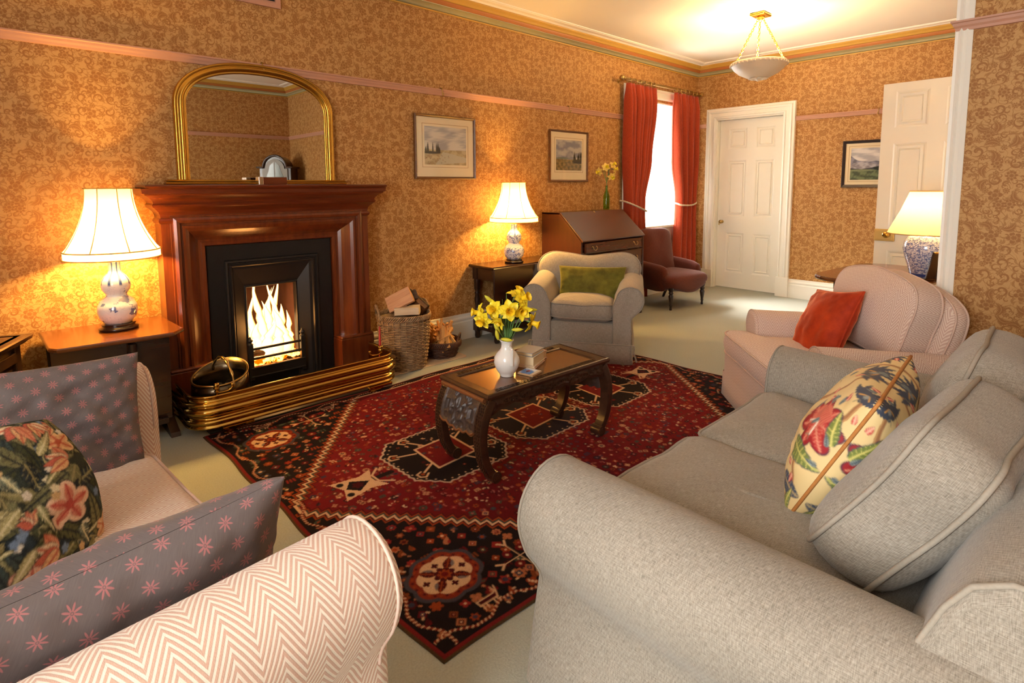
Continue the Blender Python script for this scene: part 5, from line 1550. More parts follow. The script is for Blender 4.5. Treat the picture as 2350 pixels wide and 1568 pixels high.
# ------------------------------------------------------------------ tables
def turned(h, r=0.024, n=1):
    return [(r * 0.9, 0), (r * 1.1, 0.012), (r * 0.8, 0.03), (r * 1.1, 0.045), (r * 1.1, 0.10), (r * 0.7, 0.11), (r * 1.0, 0.125), (r * 0.6, 0.14), (r * 0.75, h * 0.42), (r * 1.05, h * 0.56), (r * 0.7, h * 0.66), (r * 1.0, h * 0.70), (r * 0.65, h * 0.73), (r * 1.1, h * 0.78), (r * 1.1, h)]
def twist(h, r=0.02):
    out = []; N = int(h / 0.011)
    for i in range(N + 1):
        z = h * i / N
        k = 1.25 if (z < 0.06 or z > h - 0.08) else 0.86 + 0.28 * math.sin(i * 1.25)
        out.append((r * k, z))
    return out
t = thing('side_table', 'small brown oak gateleg table with clipped corners under the lamp left of the fireplace', 'table', (-6.33, -0.25, 0))
top = [(-0.280, 0.225), (-0.268, -0.19), (-0.240, -0.238), (0.225, -0.265), (0.285, -0.195), (0.262, 0.225)]
MB().prism(top, 'z', 0.550, 0.571, bevel=0.006).build('table_top', MAT['oak'], t)
m = MB().box((-0.01, 0.0, 0.515), (0.44, 0.26, 0.07), 0.004)
m.build('apron', MAT['dark_x'], t)
for x, y in ((0.215, -0.045), (-0.225, -0.045)):
    m = MB().lathe(twist(0.47, 0.021), (x, y, 0.055), 14)
    m.box((x, y, 0.520), (0.05, 0.05, 0.06), 0.004)
    m.prism([(-0.16, 0.0), (-0.15, 0.022), (-0.10, 0.04), (-0.03, 0.07), (0.03, 0.07), (0.10, 0.04), (0.15, 0.022), (0.16, 0.0)], 'x', x - 0.022, x + 0.022, m=Matrix.Translation((0, y, 0)))
    m.build('trestle_leg', MAT['dark'], t)
MB().tube([(-0.215, -0.045, 0.10), (0.205, -0.045, 0.10)], 0.014, 10).build('stretcher', MAT['dark'], t)
for s in (-1, 1):
    m = MB().prism([(-0.25, 0.10), (0.21, 0.10), (0.22, 0.545), (-0.26, 0.545)], 'y', s * 0.155, s * 0.172)
    m.build('drop_leaf', MAT['dark_x'], t)
MB().lathe(turned(0.44, 0.017), (0.055, -0.195, 0.09), 12).box((0.03, -0.195, 0.10), (0.32, 0.024, 0.03), 0.004).build('gate_leg', MAT['dark'], t)

# dark carved chest at the left edge
t = thing('carved_chest', 'dark carved oak chest at the left edge of the picture, beside the small lamp table', 'chest', (-6.690, -0.255, 0), math.radians(-113))
m = MB().box((0.235, -0.26, 0.30), (0.45, 0.50, 0.56), 0.006)
for x in (0.03, 0.235, 0.44): m.box((x, -0.005, 0.30), (0.05, 0.022, 0.56), 0.004)
for z in (0.09, 0.52): m.box((0.235, -0.005, z), (0.45, 0.022, 0.05), 0.004)
m.build('body', MAT['dark'], t)
m = MB()
for x in (0.132, 0.337):
    for k in range(6):
        a = k * PI / 3
        m.sphere((x + 0.035 * math.cos(a), 0.002, 0.30 + 0.10 * math.sin(a)), 0.03, 10, 6, (0.8, 0.45, 1.6))
    m.sphere((x, 0.004, 0.30), 0.028, 10, 6, (1, 0.5, 1.3))
m.build('carving', MAT['dark'], t)
MB().sweep([(-0.02, 0), (0.012, 0.0), (0.020, 0.010), (0.030, 0.014), (0.034, 0.030), (0.028, 0.036), (-0.02, 0.036)], [(0.0, -0.53, 0.578), (0.0, 0.01, 0.578), (0.47, 0.01, 0.578), (0.47, -0.53, 0.578)], flip=-1).box((0.235, -0.26, 0.597), (0.47, 0.54, 0.034)).build('lid', MAT['dark_x'], t)

# dark drop-leaf table beside the bureau
t = thing('drop_leaf_table', 'narrow dark oak drop-leaf table with turned legs against the wall beside the bureau', 'table', (-3.36, -0.18, 0))
MB().prism([(-0.425, 0.172), (-0.425, -0.135), (0.43, -0.135), (0.43, 0.172)], 'z', 0.617, 0.640, bevel=0.006).build('table_top', MAT['dark_x'], t)
MB().box((0, 0.0, 0.565), (0.78, 0.27, 0.10), 0.005).build('apron', MAT['dark_x'], t)
for x in (-0.37, 0.37):
    for y in (-0.125, 0.125):
        m = MB().lathe(turned(0.40, 0.024), (x, y, 0.115), 14).box((x, y, 0.565), (0.055, 0.055, 0.10), 0.003).box((x, y, 0.115), (0.055, 0.055, 0.10), 0.004).lathe([(0.018, 0), (0.024, 0.02), (0.022, 0.05), (0.028, 0.066)], (x, y, 0), 12)
        m.build('leg', MAT['dark'], t)
m = MB()
for y in (-0.125, 0.125): m.box((0, y, 0.105), (0.70, 0.04, 0.045), 0.004)
for x in (-0.37, 0.37): m.box((x, 0, 0.105), (0.04, 0.20, 0.045), 0.004)
m.build('stretcher', MAT['dark_x'], t)
lf = [(-0.42, 0.632)] + arc(0.0, 0.42, 0.42, 180, 360, 20, 0.24)[0:] + [(0.42, 0.632)]
MB().prism(lf, 'y', -0.137, -0.153, bevel=0.005).build('drop_leaf', MAT['dark_x'], t)

# ------------------------------------------------------------------ bureau
t = thing('bureau', 'red mahogany slant-front bureau desk against the wall left of the window', 'desk', (-2.885, 0, 0))
BW = 0.985
side = [(-0.015, 0.07), (-0.015, 1.050), (-0.235, 1.050), (-0.500, 0.800), (-0.500, 0.07)]
for x in (0.0, BW - 0.018):
    MB().prism(side, 'x', x, x + 0.018).build('side_panel', MAT['bureau_v'], t)
m = MB().box((BW / 2, -0.125, 1.043), (BW, 0.225, 0.018), 0.003)
m.build('top_board', MAT['bureau'], t)
MB().box((BW / 2, -0.25, 0.43), (BW - 0.04, 0.46, 0.70)).box((BW / 2, -0.02, 0.55), (BW - 0.04, 0.012, 0.95)).build('carcass', MAT['bureau'], t)
a = Vector((0, -0.232, 1.050)); b = Vector((0, -0.512, 0.796)); d = (b - a).normalized(); nrm = Vector((0, d.z, -d.y)) * 1.0
nrm = Vector((0, -0.68, 0.733)) if nrm.z < 0 else nrm
lid = MB().box((0, 0, 0), (BW - 0.01, (b - a).length, 0.022), 0.004, m=Matrix.Translation((BW / 2, (a.y + b.y) / 2, (a.z + b.z) / 2)) @ Matrix.Rotation(math.atan2(d.z, d.y) + PI, 4, 'X')).build('writing_lid', MAT['bureau'], t)
kp = a.lerp(b, 0.06)
MB().lathe([(0.012, 0), (0.011, 0.003), (0.0001, 0.004)], seg=14, m=Matrix.Translation(Vector((BW * 0.5, kp.y - 0.004, kp.z + 0.012))) @ Vector((0, 0, 1)).rotation_difference(Vector((0, -0.67, 0.74))).to_matrix().to_4x4()).build('keyhole_plate', MAT['brass_old'], lid)
for (z, h) in ((0.735, 0.095), (0.595, 0.155), (0.42, 0.165), (0.225, 0.19)):
    dr = MB().box((BW / 2, -0.506, z), (BW - 0.09, 0.016, h), 0.004).sweep([(0, 0), (0, 0.004), (0.006, 0.004), (0.006, 0)], [(0.052, -0.514, z - h / 2 + 0.006), (BW - 0.052, -0.514, z - h / 2 + 0.006), (BW - 0.052, -0.514, z + h / 2 - 0.006), (0.052, -0.514, z + h / 2 - 0.006)], up=(0, -1, 0), closed=True, flip=-1).build('drawer', MAT['bureau'], t)
    for x in (0.17, BW - 0.17):
        MB().tube(smooth_pts([(x - 0.028, -0.516, z + 0.012), (x - 0.028, -0.526, z + 0.008), (x - 0.021, -0.530, z - 0.012), (x, -0.532, z - 0.020), (x + 0.021, -0.530, z - 0.012), (x + 0.028, -0.526, z + 0.008), (x + 0.028, -0.516, z + 0.012)], 4), 0.0028, 6).sphere((x - 0.028, -0.517, z + 0.012), 0.006, 8, 6).sphere((x + 0.028, -0.517, z + 0.012), 0.006, 8, 6).build('handle', MAT['brass_old'], dr)
for x in (0.09, BW - 0.09):
    MB().box((x, -0.27, 0.038), (0.17, 0.46, 0.076), 0.006).build('foot', MAT['bureau_v'], t)

# ------------------------------------------------------------------ carved coffee table
CT = (-4.853, -1.806, 0.009)
t = thing('coffee_table', 'low dark carved hardwood table with curled legs standing on the red rug', 'coffee table', CT, math.radians(-2.2))
HX, HY = 0.400, 0.178
MB().sweep([(-0.058, 0), (-0.058, 0.016), (-0.052, 0.020), (-0.010, 0.020), (-0.006, 0.024), (0.0, 0.022), (0.004, 0.012), (0.0, 0.0)], [(-HX, -HY, 0.386), (HX, -HY, 0.386), (HX, HY, 0.386), (-HX, HY, 0.386)], closed=True).build('top_frame', MAT['teak'], t)
MB().box((0, 0, 0.393), (2 * HX - 0.105, 2 * HY - 0.105, 0.012)).build('top_panel', MAT['teak_hi'], t)
# key-fret on the frame: low raised strips
def fret(m, c, ex, ey, n, u):
    """meander units of size u along ex starting at c, standing along the normal ex x ey"""
    c = Vector(c); ex = Vector(ex); ey = Vector(ey); nn = ex.cross(ey)
    for k in range(n):
        o = c + ex * (k * u * 1.25)
        for (a0, b0, a1, b1) in ((0, 0, 1, 0), (1, 0, 1, 1), (1, 1, 0.25, 1), (0.25, 1, 0.25, 0.4), (0.25, 0.4, 0.65, 0.4)):
            p = o + ex * a0 * u + ey * b0 * u; q = o + ex * a1 * u + ey * b1 * u
            m.bar(p, q, u * 0.16, u * 0.16, up=nn)
for s in (-1, 1):
    m = MB(); fret(m, (-0.33, s * (HY - 0.033) - 0.009, 0.407), (1, 0, 0), (0, 1, 0), 29, 0.018)
    m.build('fret_carving', MAT['teak'], t)
LP_ = [(0.385, 0.386), (0.408, 0.345), (0.428, 0.295), (0.438, 0.235), (0.436, 0.175), (0.424, 0.115), (0.402, 0.065), (0.374, 0.030), (0.350, 0.020)]
sp = [(p.x, p.y) for p in smooth_pts(LP_, 4)]
for sx in (-1, 1):
    for sy in (-1, 1):
        rings = []
        for i, (x, z) in enumerate(sp):
            j0, j1 = max(0, i - 1), min(len(sp) - 1, i + 1)
            tx, tz = sp[j1][0] - sp[j0][0], sp[j1][1] - sp[j0][1]; L = math.hypot(tx, tz); nx, nz = -tz / L, tx / L
            q = i / (len(sp) - 1); th = 0.030 + 0.016 * (1 - q) ; hw = 0.024
            rings.append([Vector((sx * (x + nx * a), sy * (HY - 0.030) + b, z + nz * a)) for a, b in ((0.0, -hw), (0.0, hw), (-th * 0.15, hw + 0.002), (-th * 0.85, hw + 0.002), (-th, hw), (-th, -hw), (-th * 0.85, -hw - 0.002), (-th * 0.15, -hw - 0.002))])
        m = MB().loft(rings, smooth=False)
        # scroll foot
        for r in (0.026, 0.015):
            m.lathe([(r, -0.030 - (0.026 - r) * 0.2), (r, 0.030 + (0.026 - r) * 0.2)], seg=16, m=Matrix.Translation((sx * 0.352, sy * (HY - 0.030), 0.028)) @ Matrix.Rotation(PI / 2, 4, 'X'))
        # carved beading along the outer face
        for i in range(2, len(sp) - 2, 1):
            x, z = sp[i]
            for b in (-0.013, 0.0, 0.013):
                m.box((sx * (x + 0.001), sy * (HY - 0.030) + b + 0.002 * math.sin(i * 2.0), z), (0.006, 0.006, 0.010))
        lg = m.build('leg', MAT['teak'], t)
    # end panel following the curve, carved
    N1, N2 = 60, 34
    def hgt(u, v):
        fr = min(u, 1 - u, v * 0.8, (1 - v) * 0.8)
        if fr < 0.045: return 0.014
        for cu in (0.17, 0.83):
            q = max(abs(u - cu) * 1.0, abs(v - 0.58) * 0.42)
            if 0.055 < q < 0.085: return 0.016
            if q < 0.055: return 0.001
        if abs(u - 0.5) > 0.235: return 0.003 + 0.005 * vnoise(u * 40, v * 20, 3)
        n = vnoise(u * 22, v * 9, 5); n2 = vnoise(u * 40, v * 18, 8)
        return 0.001 + 0.020 * max(0, n - 0.38) / 0.62 + 0.005 * n2
    top = [p for p in sp if p[1] > 0.20]
    def endp(u, v):
        sc = 0.05 * abs(math.sin(u * PI * 5)) + 0.08 * (1 - abs(2 * u - 1))
        vv = v * (0.84 + sc)
        f = vv * (len(top) - 1); i = min(len(top) - 2, int(f)); q = f - i
        x = top[i][0] + (top[i + 1][0] - top[i][0]) * q; z = top[i][1] + (top[i + 1][1] - top[i][1]) * q
        return (sx * (x - 0.012 + hgt(u, v)), (u - 0.5) * 2 * (HY - 0.050), z)
    def endb(u, v):
        x, y, z = endp(u, v); return (sx * (top[0][0] - 0.020 + (abs(x) - top[0][0]) * 0.9 - 0.012), y, z)
    m = MB().grid(endp, N1, N2); m.grid(endb, 20, 12)
    ep = m.build('end_panel', MAT['carving'], t)
    MB().tube([Vector(endp(u / 40, 1.0)) for u in range(41)], 0.006, 6).tube([Vector((sx * 0.402, (u - 0.5) * 2 * (HY - 0.02), 0.380)) for u in (0, 1)], 0.011, 8).build('carved_rim', MAT['carving_red'], ep)
for s in (-1, 1):
    def sidep(u, v):
        z = 0.386 - v * (0.050 + 0.014 * abs(math.sin(u * PI * 5)) + 0.035 * max(0, abs(u - 0.5) * 2 - 0.82) / 0.18)
        return ((u - 0.5) * 0.80, s * (HY - 0.012 + 0.005 * (vnoise(u * 60, v * 8, 4) > 0.5) * (0.1 < v < 0.9)), z)
    m = MB().grid(sidep, 120, 10)
    m.box((0, s * (HY - 0.024), 0.362), (0.78, 0.014, 0.046))
    fret(m, (-0.30, s * (HY - 0.010), 0.345), (1, 0, 0), (0, 0, 1), 20, 0.024)
    m.build('side_apron', MAT['teak'], t)
ZT_ = 0.4152

# ------------------------------------------------------------------ white vase with daffodils
VX = Vector((-5.008, -1.815, 0.409))
t = thing('vase', 'white moulded china vase holding daffodils on the carved table', 'vase', VX, 0.4)
pr = [(0.030, 0.0), (0.034, 0.004), (0.034, 0.012), (0.044, 0.022), (0.056, 0.045), (0.061, 0.068), (0.058, 0.092), (0.046, 0.112), (0.032, 0.126), (0.026, 0.138), (0.026, 0.156), (0.030, 0.166), (0.035, 0.172), (0.033, 0.174), (0.024, 0.160), (0.022, 0.138), (0.028, 0.12), (0.04, 0.09), (0.03, 0.04), (0.001, 0.03)]
MB().lathe(pr, seg=40, flute=lambda a, z: (0.018 * math.sin(a * 9 + z * 90) if 0.03 < z < 0.10 else 0)).build('body', MAT['vase'], t)
for s in (-1, 1):
    ang = s * 0.02 + (0 if s > 0 else PI) - 2.35
    m = MB().bar((0.030, 0, 0.150), (0.064, 0, 0.142), 0.010, 0.006, 0.002).bar((0.063, 0, 0.144), (0.065, 0, 0.064), 0.010, 0.006, 0.002)
    m.v = [tuple(Matrix.Rotation(ang, 4, 'Z') @ Vector(p)) for p in m.v]
    m.build('handle', MAT['vase'], t)

def flower_parts(t, head, aim, stem_pts, R, pm, tm, open_=1.0):
    """daffodil: stem, six petals round a frilled trumpet, papery sheath"""
    Z = Vector(aim).normalized(); Q = Vector((0, 0, 1)).rotation_difference(Z).to_matrix().to_4x4()
    M = Matrix.Translation(head) @ Q @ Matrix.Rotation(random.uniform(0, 2), 4, 'Z')
    MB().tube(smooth_pts(stem_pts, 6), 0.0032, 6).build('stem', MAT['stem'], t)
    m = MB()
    for k in range(6):
        a = k * PI / 3; lift = 0.10 if k % 2 else 0.22
        wob = random.uniform(-0.12, 0.12)
        def pf(u, v):
            L = R * v; w = R * 0.44 * (math.sin(PI * min(1, 0.14 + v * 0.86)) ** 0.75) * (1 - 0.15 * v)
            x = 0.004 + L; y = (u - 0.5) * 2 * w
            z = L * ((1 - open_) * 1.5 + lift - 0.25 * v + wob * v) + 0.10 * R * (abs(u - 0.5) * 2) ** 2
            return Vector((x * math.cos(a) - y * math.sin(a), x * math.sin(a) + y * math.cos(a), z))
        m.grid(pf, 6, 7, m=M)
    m.build('petals', pm, t)
    def tf(u, v):
        r = R * (0.20 + 0.10 * v + 0.14 * max(0, v - 0.72) / 0.28 * (1 + 0.18 * math.sin(u * 2 * PI * 9)))
        if v < 0.05: r *= 0.5
        return Vector((r * math.cos(2 * PI * u), r * math.sin(2 * PI * u), R * (0.05 + 0.82 * v)))
    m = MB().grid(tf, 36, 9, close_u=True, m=M)
    for k in range(5):
        m.tube([M @ Vector((0.002 * math.cos(k * 1.26), 0.002 * math.sin(k * 1.26), R * 0.1)), M @ Vector((0.004 * math.cos(k * 1.26), 0.004 * math.sin(k * 1.26), R * 0.6))], 0.0012, 4)
    m.build('trumpet', tm, t)
    MB().lathe([(0.0035, -0.030), (0.006, -0.020), (0.0055, -0.010), (0.004, 0.002)], seg=8, m=M).build('seed_pod', MAT['stem'], t)
    MB().tube(smooth_pts([head - Z * 0.012, head - Z * 0.034 + Vector((0, 0, 0.006)), head - Z * 0.052 + Vector((0, 0, 0.014))], 3), [0.005, 0.006, 0.0065, 0.006, 0.005, 0.003, 0.001][:7], 6).build('sheath', MAT['sheath'], t)
CR, CU, CF = Vector((0.733, -0.680, 0)), Vector((0, 0, 1)), Vector((0.680, 0.733, 0))
def vp(px, py, depth=0.0):
    """place by offset from the vase's foot, in metres to the right / up of it (526 px per metre there)"""
    return VX + CR * ((px - 1165) / 526.0) + CU * ((862 - py) / 526.0) + CF * depth
base = VX + Vector((0, 0, 0.16))
DF = [  # x, y of the head, depth, aim (right, up, towards viewer), size, words
    (1172, 693, -0.035, (0.10, 0.06, 1.0), 0.050, 'open daffodil facing forward at the middle of the white vase bunch'),
    (1202, 668, 0.00, (0.75, 0.35, 0.5), 0.050, 'daffodil turned right at the top of the white vase bunch'),
    (1190, 662, 0.03, (0.35, 0.9, 0.2), 0.046, 'daffodil tilted upward at the top of the white vase bunch'),
    (1137, 692, -0.02, (-0.55, 0.10, 0.75), 0.046, 'daffodil turned left in the middle of the white vase bunch'),
    (1100, 703, 0.00, (-0.95, 0.15, 0.25), 0.046, 'daffodil reaching furthest left from the white vase'),
    (1108, 715, -0.035, (-0.45, -0.30, 0.85), 0.044, 'drooping daffodil at the lower left of the white vase bunch'),
    (1224, 724, -0.02, (0.92, -0.30, 0.30), 0.048, 'daffodil drooping furthest right from the white vase'),
    (1198, 692, -0.03, (0.45, -0.20, 0.85), 0.040, 'half open daffodil just right of centre in the white vase bunch'),
    (1150, 712, -0.045, (-0.50, -0.65, 0.55), 0.036, 'half open nodding daffodil at the lower front of the white vase bunch'),
]
for i, (px, py, dp, aim, R, lab) in enumerate(DF):
    h = vp(px, py, dp); A = CR * aim[0] + CU * aim[1] - CF * aim[2]; A.normalize()
    t = thing('daffodil', lab, 'flower', h, 0, 'daffodils in the white vase')
    L = lambda p: Vector(p) - h
    off = CR * ((px - 1165) / 526.0)
    neck = h - A * 0.045 + CU * 0.012
    st = [L(VX + Vector((0, 0, 0.05)) + off * 0.06), L(base + off * 0.12), L(base.lerp(neck, 0.5) + off * 0.0), L(neck + CU * 0.004), L(h - A * 0.022)]
    flower_parts(t, Vector((0, 0, 0)), A, st, R, MAT['petal'], MAT['trumpet'], 1.0 if 'half' not in lab else 0.35)
BD = [(1125, 672, 0.0, (-0.6, 0.6), 'green-yellow daffodil bud at the upper left of the white vase bunch'), (1222, 698, 0.02, (1.0, 0.0), 'daffodil bud pointing right from the white vase bunch'),
      (1144, 742, -0.03, (-0.5, 0.85), 'short daffodil bud at the left just above the white vase'), (1186, 743, -0.02, (1.0, 0.05), 'daffodil bud lying right, low in the white vase bunch'),
      (1143, 757, -0.045, (-0.2, 1.0), 'lowest daffodil bud at the left above the white vase'), (1160, 763, -0.05, (0.9, -0.1), 'lowest daffodil bud in front, just above the white vase')]
for px, py, dp, d2, lab in BD:
    h = vp(px, py, dp); A = (CR * d2[0] + CU * d2[1] - CF * 0.15).normalized()
    t = thing('daffodil_bud', lab, 'flower bud', h, 0, 'daffodil buds in the white vase')
    off = CR * ((px - 1165) / 526.0)
    st = [VX + Vector((0, 0, 0.05)) + off * 0.05 - h, base + off * 0.15 - h, (base.lerp(h, 0.6) - h) * 1.0, -A * 0.012]
    MB().tube(smooth_pts(st, 6), 0.003, 6).build('stem', MAT['stem'], t)
    Q = Vector((0, 0, 1)).rotation_difference(A).to_matrix().to_4x4()
    MB().lathe([(0.003, -0.016), (0.007, -0.008), (0.0095, 0.004), (0.009, 0.016), (0.006, 0.028), (0.0005, 0.038)], seg=10, m=Q).build('bud', MAT['bud'], t)
LV = [(1165, 655, 0.02, 'x'), (1155, 668, -0.01, 'x'), (1195, 672, -0.04, 'x'), (1180, 700, 0.03, 'x'), (1142, 700, 0.03, 'x'), (1205, 720, 0.0, 'x'), (1130, 730, 0.01, 'x'), (1172, 705, -0.02, 'x')]
for i, (px, py, dp, _) in enumerate(LV):
    tip = vp(px, py, dp); off = CR * ((px - 1165) / 526.0)
    b0 = VX + Vector((0, 0, 0.06)); p1 = base + off * 0.15
    pts = smooth_pts([b0 - VX, p1 - VX, p1.lerp(tip, 0.5) - VX + CF * 0.01, tip - VX], 6)
    N = len(pts); rings = []
    for k, c in enumerate(pts):
        w = 0.0058 * (1 - (k / (N - 1)) ** 4) + 0.0004
        sd = (CR * math.cos(i * 1.3) + CF * math.sin(i * 1.3)) * w; th = sd.cross(Vector((0, 0, 1))).normalized() * 0.0011
        rings.append([c - sd, c + th, c + sd, c - th])
    o = MB().loft(rings).build('daffodil_leaf', MAT['stem']); o.location = VX
    tag(o, 'narrow green daffodil leaf standing among the stems in the white vase', 'leaf', 'daffodil leaves in the white vase')

# books and coasters on the carved table
def book(name, label, c, rz, w, d, h, cover, soft=False):
    t = thing(name, label, 'book', c, rz, 'books on the carved table')
    MB().box((0, 0, h / 2), (w - 0.006, d - 0.006, h - 0.004), 0.0015).build('pages', MAT['paper'], t)
    m = MB(); th = 0.0016 if soft else 0.0028
    m.box((0, 0, th / 2), (w, d, th)).box((0, 0, h - th / 2), (w, d, th)).box((0, d / 2 - th / 2, h / 2), (w, th, h))
    m.build('cover', cover, t)
    return t
book('book', 'thin pinkish paperback at the bottom of the stack on the carved table', (-4.800, -1.765, 0.409), 0.42, 0.150, 0.105, 0.012, MAT['book_pink'], True)
book('book', 'thick cream paperback in the middle of the stack on the carved table', (-4.803, -1.768, 0.4212), 0.36, 0.138, 0.098, 0.044, MAT['book_cream'], True)
book('book', 'grey blue hardback lying on top of the stack on the carved table', (-4.802, -1.762, 0.4654), 0.30, 0.130, 0.098, 0.018, MAT['book_blue'])
book('book', 'small pinkish book lying behind the stack on the carved table', (-4.722, -1.700, 0.409), 0.05, 0.10, 0.12, 0.040, MAT['book_pink'])
t = thing('coaster', 'square picture coaster with a blue sky scene beside the white vase', 'coaster', (-4.908, -1.868, 0.409), 0.22)
MB().box((0, 0, 0.0045), (0.086, 0.086, 0.009), 0.002).build('cork_base', MAT['cork'], t)
c = Canvas(0.08, 0.08, 0.001, (0.55, 0.60, 0.68)); n = fbm(c.X * 40, c.Y * 40, 4, 1.2)
f = np.clip(0.5 + n * 1.4, 0, 1)[..., None]; c.a[:] = np.array((0.12, 0.24, 0.52)) * (1 - f) + np.array((0.72, 0.76, 0.80)) * f
c.ell(0.040, 0.048, 0.012, 0.009, (0.45, 0.05, 0.03)); c.ell(0.032, 0.048, 0.012, 0.005, (0.08, 0.05, 0.05)); c.box(0.04, 0.008, 0.04, 0.008, (0.62, 0.52, 0.36))
fast_grid('coaster_picture', c.nx, c.ny, np.stack([c.X - 0.04, c.Y - 0.04, np.full_like(c.X, 0.0094)], -1), c.a, MAT['paint'], t)

# green bottle of daffodils on the bureau
BX = Vector((-2.025, -0.12, 1.0525))
t = thing('bottle', 'slim green glass bottle holding pale daffodils on top of the bureau', 'bottle', BX)
MB().lathe([(0.0001, 0.002), (0.030, 0.002), (0.033, 0.006), (0.034, 0.06), (0.033, 0.14), (0.026, 0.172), (0.014, 0.20), (0.012, 0.245), (0.014, 0.25), (0.0115, 0.25), (0.010, 0.20), (0.030, 0.14), (0.030, 0.010), (0.0001, 0.008)], seg=28).build('glass', MAT['green_glass'], t)
for i, (dx, dz, aim, lab) in enumerate(((-0.01, 0.44, (0.1, 0.1, 1), 'pale daffodil facing forward at the centre of the green bottle bunch'), (0.06, 0.46, (0.6, 0.5, 0.6), 'pale daffodil at the upper right of the green bottle bunch'),
        (-0.075, 0.395, (-0.8, -0.2, 0.5), 'pale daffodil drooping left in the green bottle bunch'), (0.045, 0.345, (0.4, -0.6, 0.8), 'pale daffodil nodding at the lower right of the green bottle bunch'), (0.075, 0.42, (0.9, 0.1, 0.4), 'pale daffodil facing right in the green bottle bunch'))):
    h = BX + CR * dx + CU * dz - CF * (0.02 if i == 3 else 0)
    A = (CR * aim[0] + CU * aim[1] - CF * aim[2]).normalized()
    t = thing('daffodil', lab, 'flower', h, 0, 'daffodils in the green bottle')
    b0 = BX + Vector((0, 0, 0.02)) - h; b1 = BX + Vector((0, 0, 0.26)) - h
    flower_parts(t, Vector((0, 0, 0)), A, [b0, b1, b1.lerp(-A * 0.05, 0.7), -A * 0.045 + Vector((0, 0, 0.01)), -A * 0.02], 0.044, MAT['pale_petal'], MAT['petal'])

# ------------------------------------------------------------------ log basket and kindling
def woven(name, label, c, rz, prof, n_st, pitch, rod, mat, sx=1.0, sy=1.0):
    t = thing(name, label, 'basket', c, rz)
    def rad(z):
        for (r0, z0), (r1, z1) in zip(prof[:-1], prof[1:]):
            if z <= z1: return r0 + (r1 - r0) * (z - z0) / (z1 - z0)
        return prof[-1][0]
    H = prof[-1][1]; m = MB(); k = 0; z = rod
    while z < H - 0.05:
        n = n_st * 4; r = rad(z)
        m.tube([(sx * (r + rod * 0.75 * math.sin(a * n_st / 2 + k * PI)) * math.cos(a), sy * (r + rod * 0.75 * math.sin(a * n_st / 2 + k * PI)) * math.sin(a), z + rod * 0.25 * math.sin(a * 3 + k)) for a in [2 * PI * i / n for i in range(n)]], rod * (0.95 + 0.1 * math.sin(k * 1.7)), 5, closed=True)
        z += pitch; k += 1
    m.lathe([(rad(0) - 0.002, 0.003), (rad(0.0), 0.006), (rad(H - 0.04) - rod, H - 0.04), (rad(H - 0.04) - rod - 0.003, H - 0.04), (rad(0.0) - 0.006, 0.010), (0.001, 0.010)], seg=40, m=Matrix.Diagonal((sx, sy, 1, 1)))
    m.build('weave', mat, t)
    m = MB()
    for i in range(n_st):
        a = 2 * PI * (i + 0.5) / n_st
        m.tube([(sx * rad(q) * math.cos(a), sy * rad(q) * math.sin(a), q) for q in [H * j / 8 for j in range(8)] + [H - 0.01]], rod * 0.8, 5)
    st = m.build('stakes', mat, t)
    m = MB(); r = rad(H)
    for j in range(5):
        n = 120
        m.tube([(sx * (r + rod * 1.1 * math.cos(a * 14 + j * 2 * PI / 5)) * math.cos(a), sy * (r + rod * 1.1 * math.cos(a * 14 + j * 2 * PI / 5)) * math.sin(a), H - 0.022 + rod * 3.2 * math.sin(a * 14 + j * 2 * PI / 5) + 0.004 * math.sin(a * 2)) for a in [2 * PI * i / n for i in range(n)]], rod * 1.05, 5, closed=True)
    m.build('rim', mat, t)
    return t, rad
t, rad = woven('log_basket', 'tall pale willow basket full of split logs right of the fireplace', (-4.612, -0.290, 0.006), 0.0, [(0.148, 0.0), (0.168, 0.12), (0.182, 0.28), (0.187, 0.40)], 26, 0.0128, 0.0052, MAT['willow'])
for s in (0.15, PI - 0.35):
    m = MB()
    for j in range(3):
        pts = []
        for q in range(25):
            b = q / 24; a = s + (b - 0.5) * 0.75
            pts.append(((0.197 + 0.004 * math.cos(q * 1.1 + j * 2.1)) * math.cos(a), (0.197) * math.sin(a), 0.375 + 0.085 * math.sin(PI * b) ** 0.7 + 0.004 * math.sin(q * 1.1 + j * 2.1)))
        m.tube(pts, 0.0055, 6)
    m.build('handle', MAT['willow'], t)
def log(name, label, c, rot, pts, L, face, end=None):
    """split log: outline pts in (y, z), length along local x; bark on the round side"""
    t = thing(name, label, 'log', c, 0, 'split logs in the willow basket'); t.rotation_euler = rot
    n = len(pts)
    def ring(x, k): return [(x, p[0] * k + 0.003 * (vnoise(x * 40, i, 2) - 0.5), p[1] * k + 0.003 * (vnoise(x * 30, i, 7) - 0.5)) for i, p in enumerate(pts)]
    MB().loft([ring(-L / 2, 1.0), ring(-L / 6, 1.02), ring(L / 6, 0.99), ring(L / 2, 1.0)], uvs=False, smooth=False).build('wood', face, t)
    arcp = [p for p in pts if p[1] < 0.0]
    m = MB()
    def bk(u, v):
        i = u * (len(arcp) - 1); a = min(len(arcp) - 2, int(i)); q = i - a
        y = arcp[a][0] + (arcp[a + 1][0] - arcp[a][0]) * q; z = arcp[a][1] + (arcp[a + 1][1] - arcp[a][1]) * q
        k = 1.04 + 0.07 * vnoise(u * 9, v * 14, 3); return ((v - 0.5) * L * 0.99, y * k, z * k - 0.002)
    m.grid(bk, 14, 16); m.build('bark', MAT['bark'], t)
    return t
half = [(0.065, 0.0)] + [(0.065 * math.cos(math.radians(a)), 0.06 * math.sin(math.radians(a))) for a in range(-5, -176, -19)] + [(-0.065, 0.0), (-0.03, 0.006), (0.02, 0.003)]
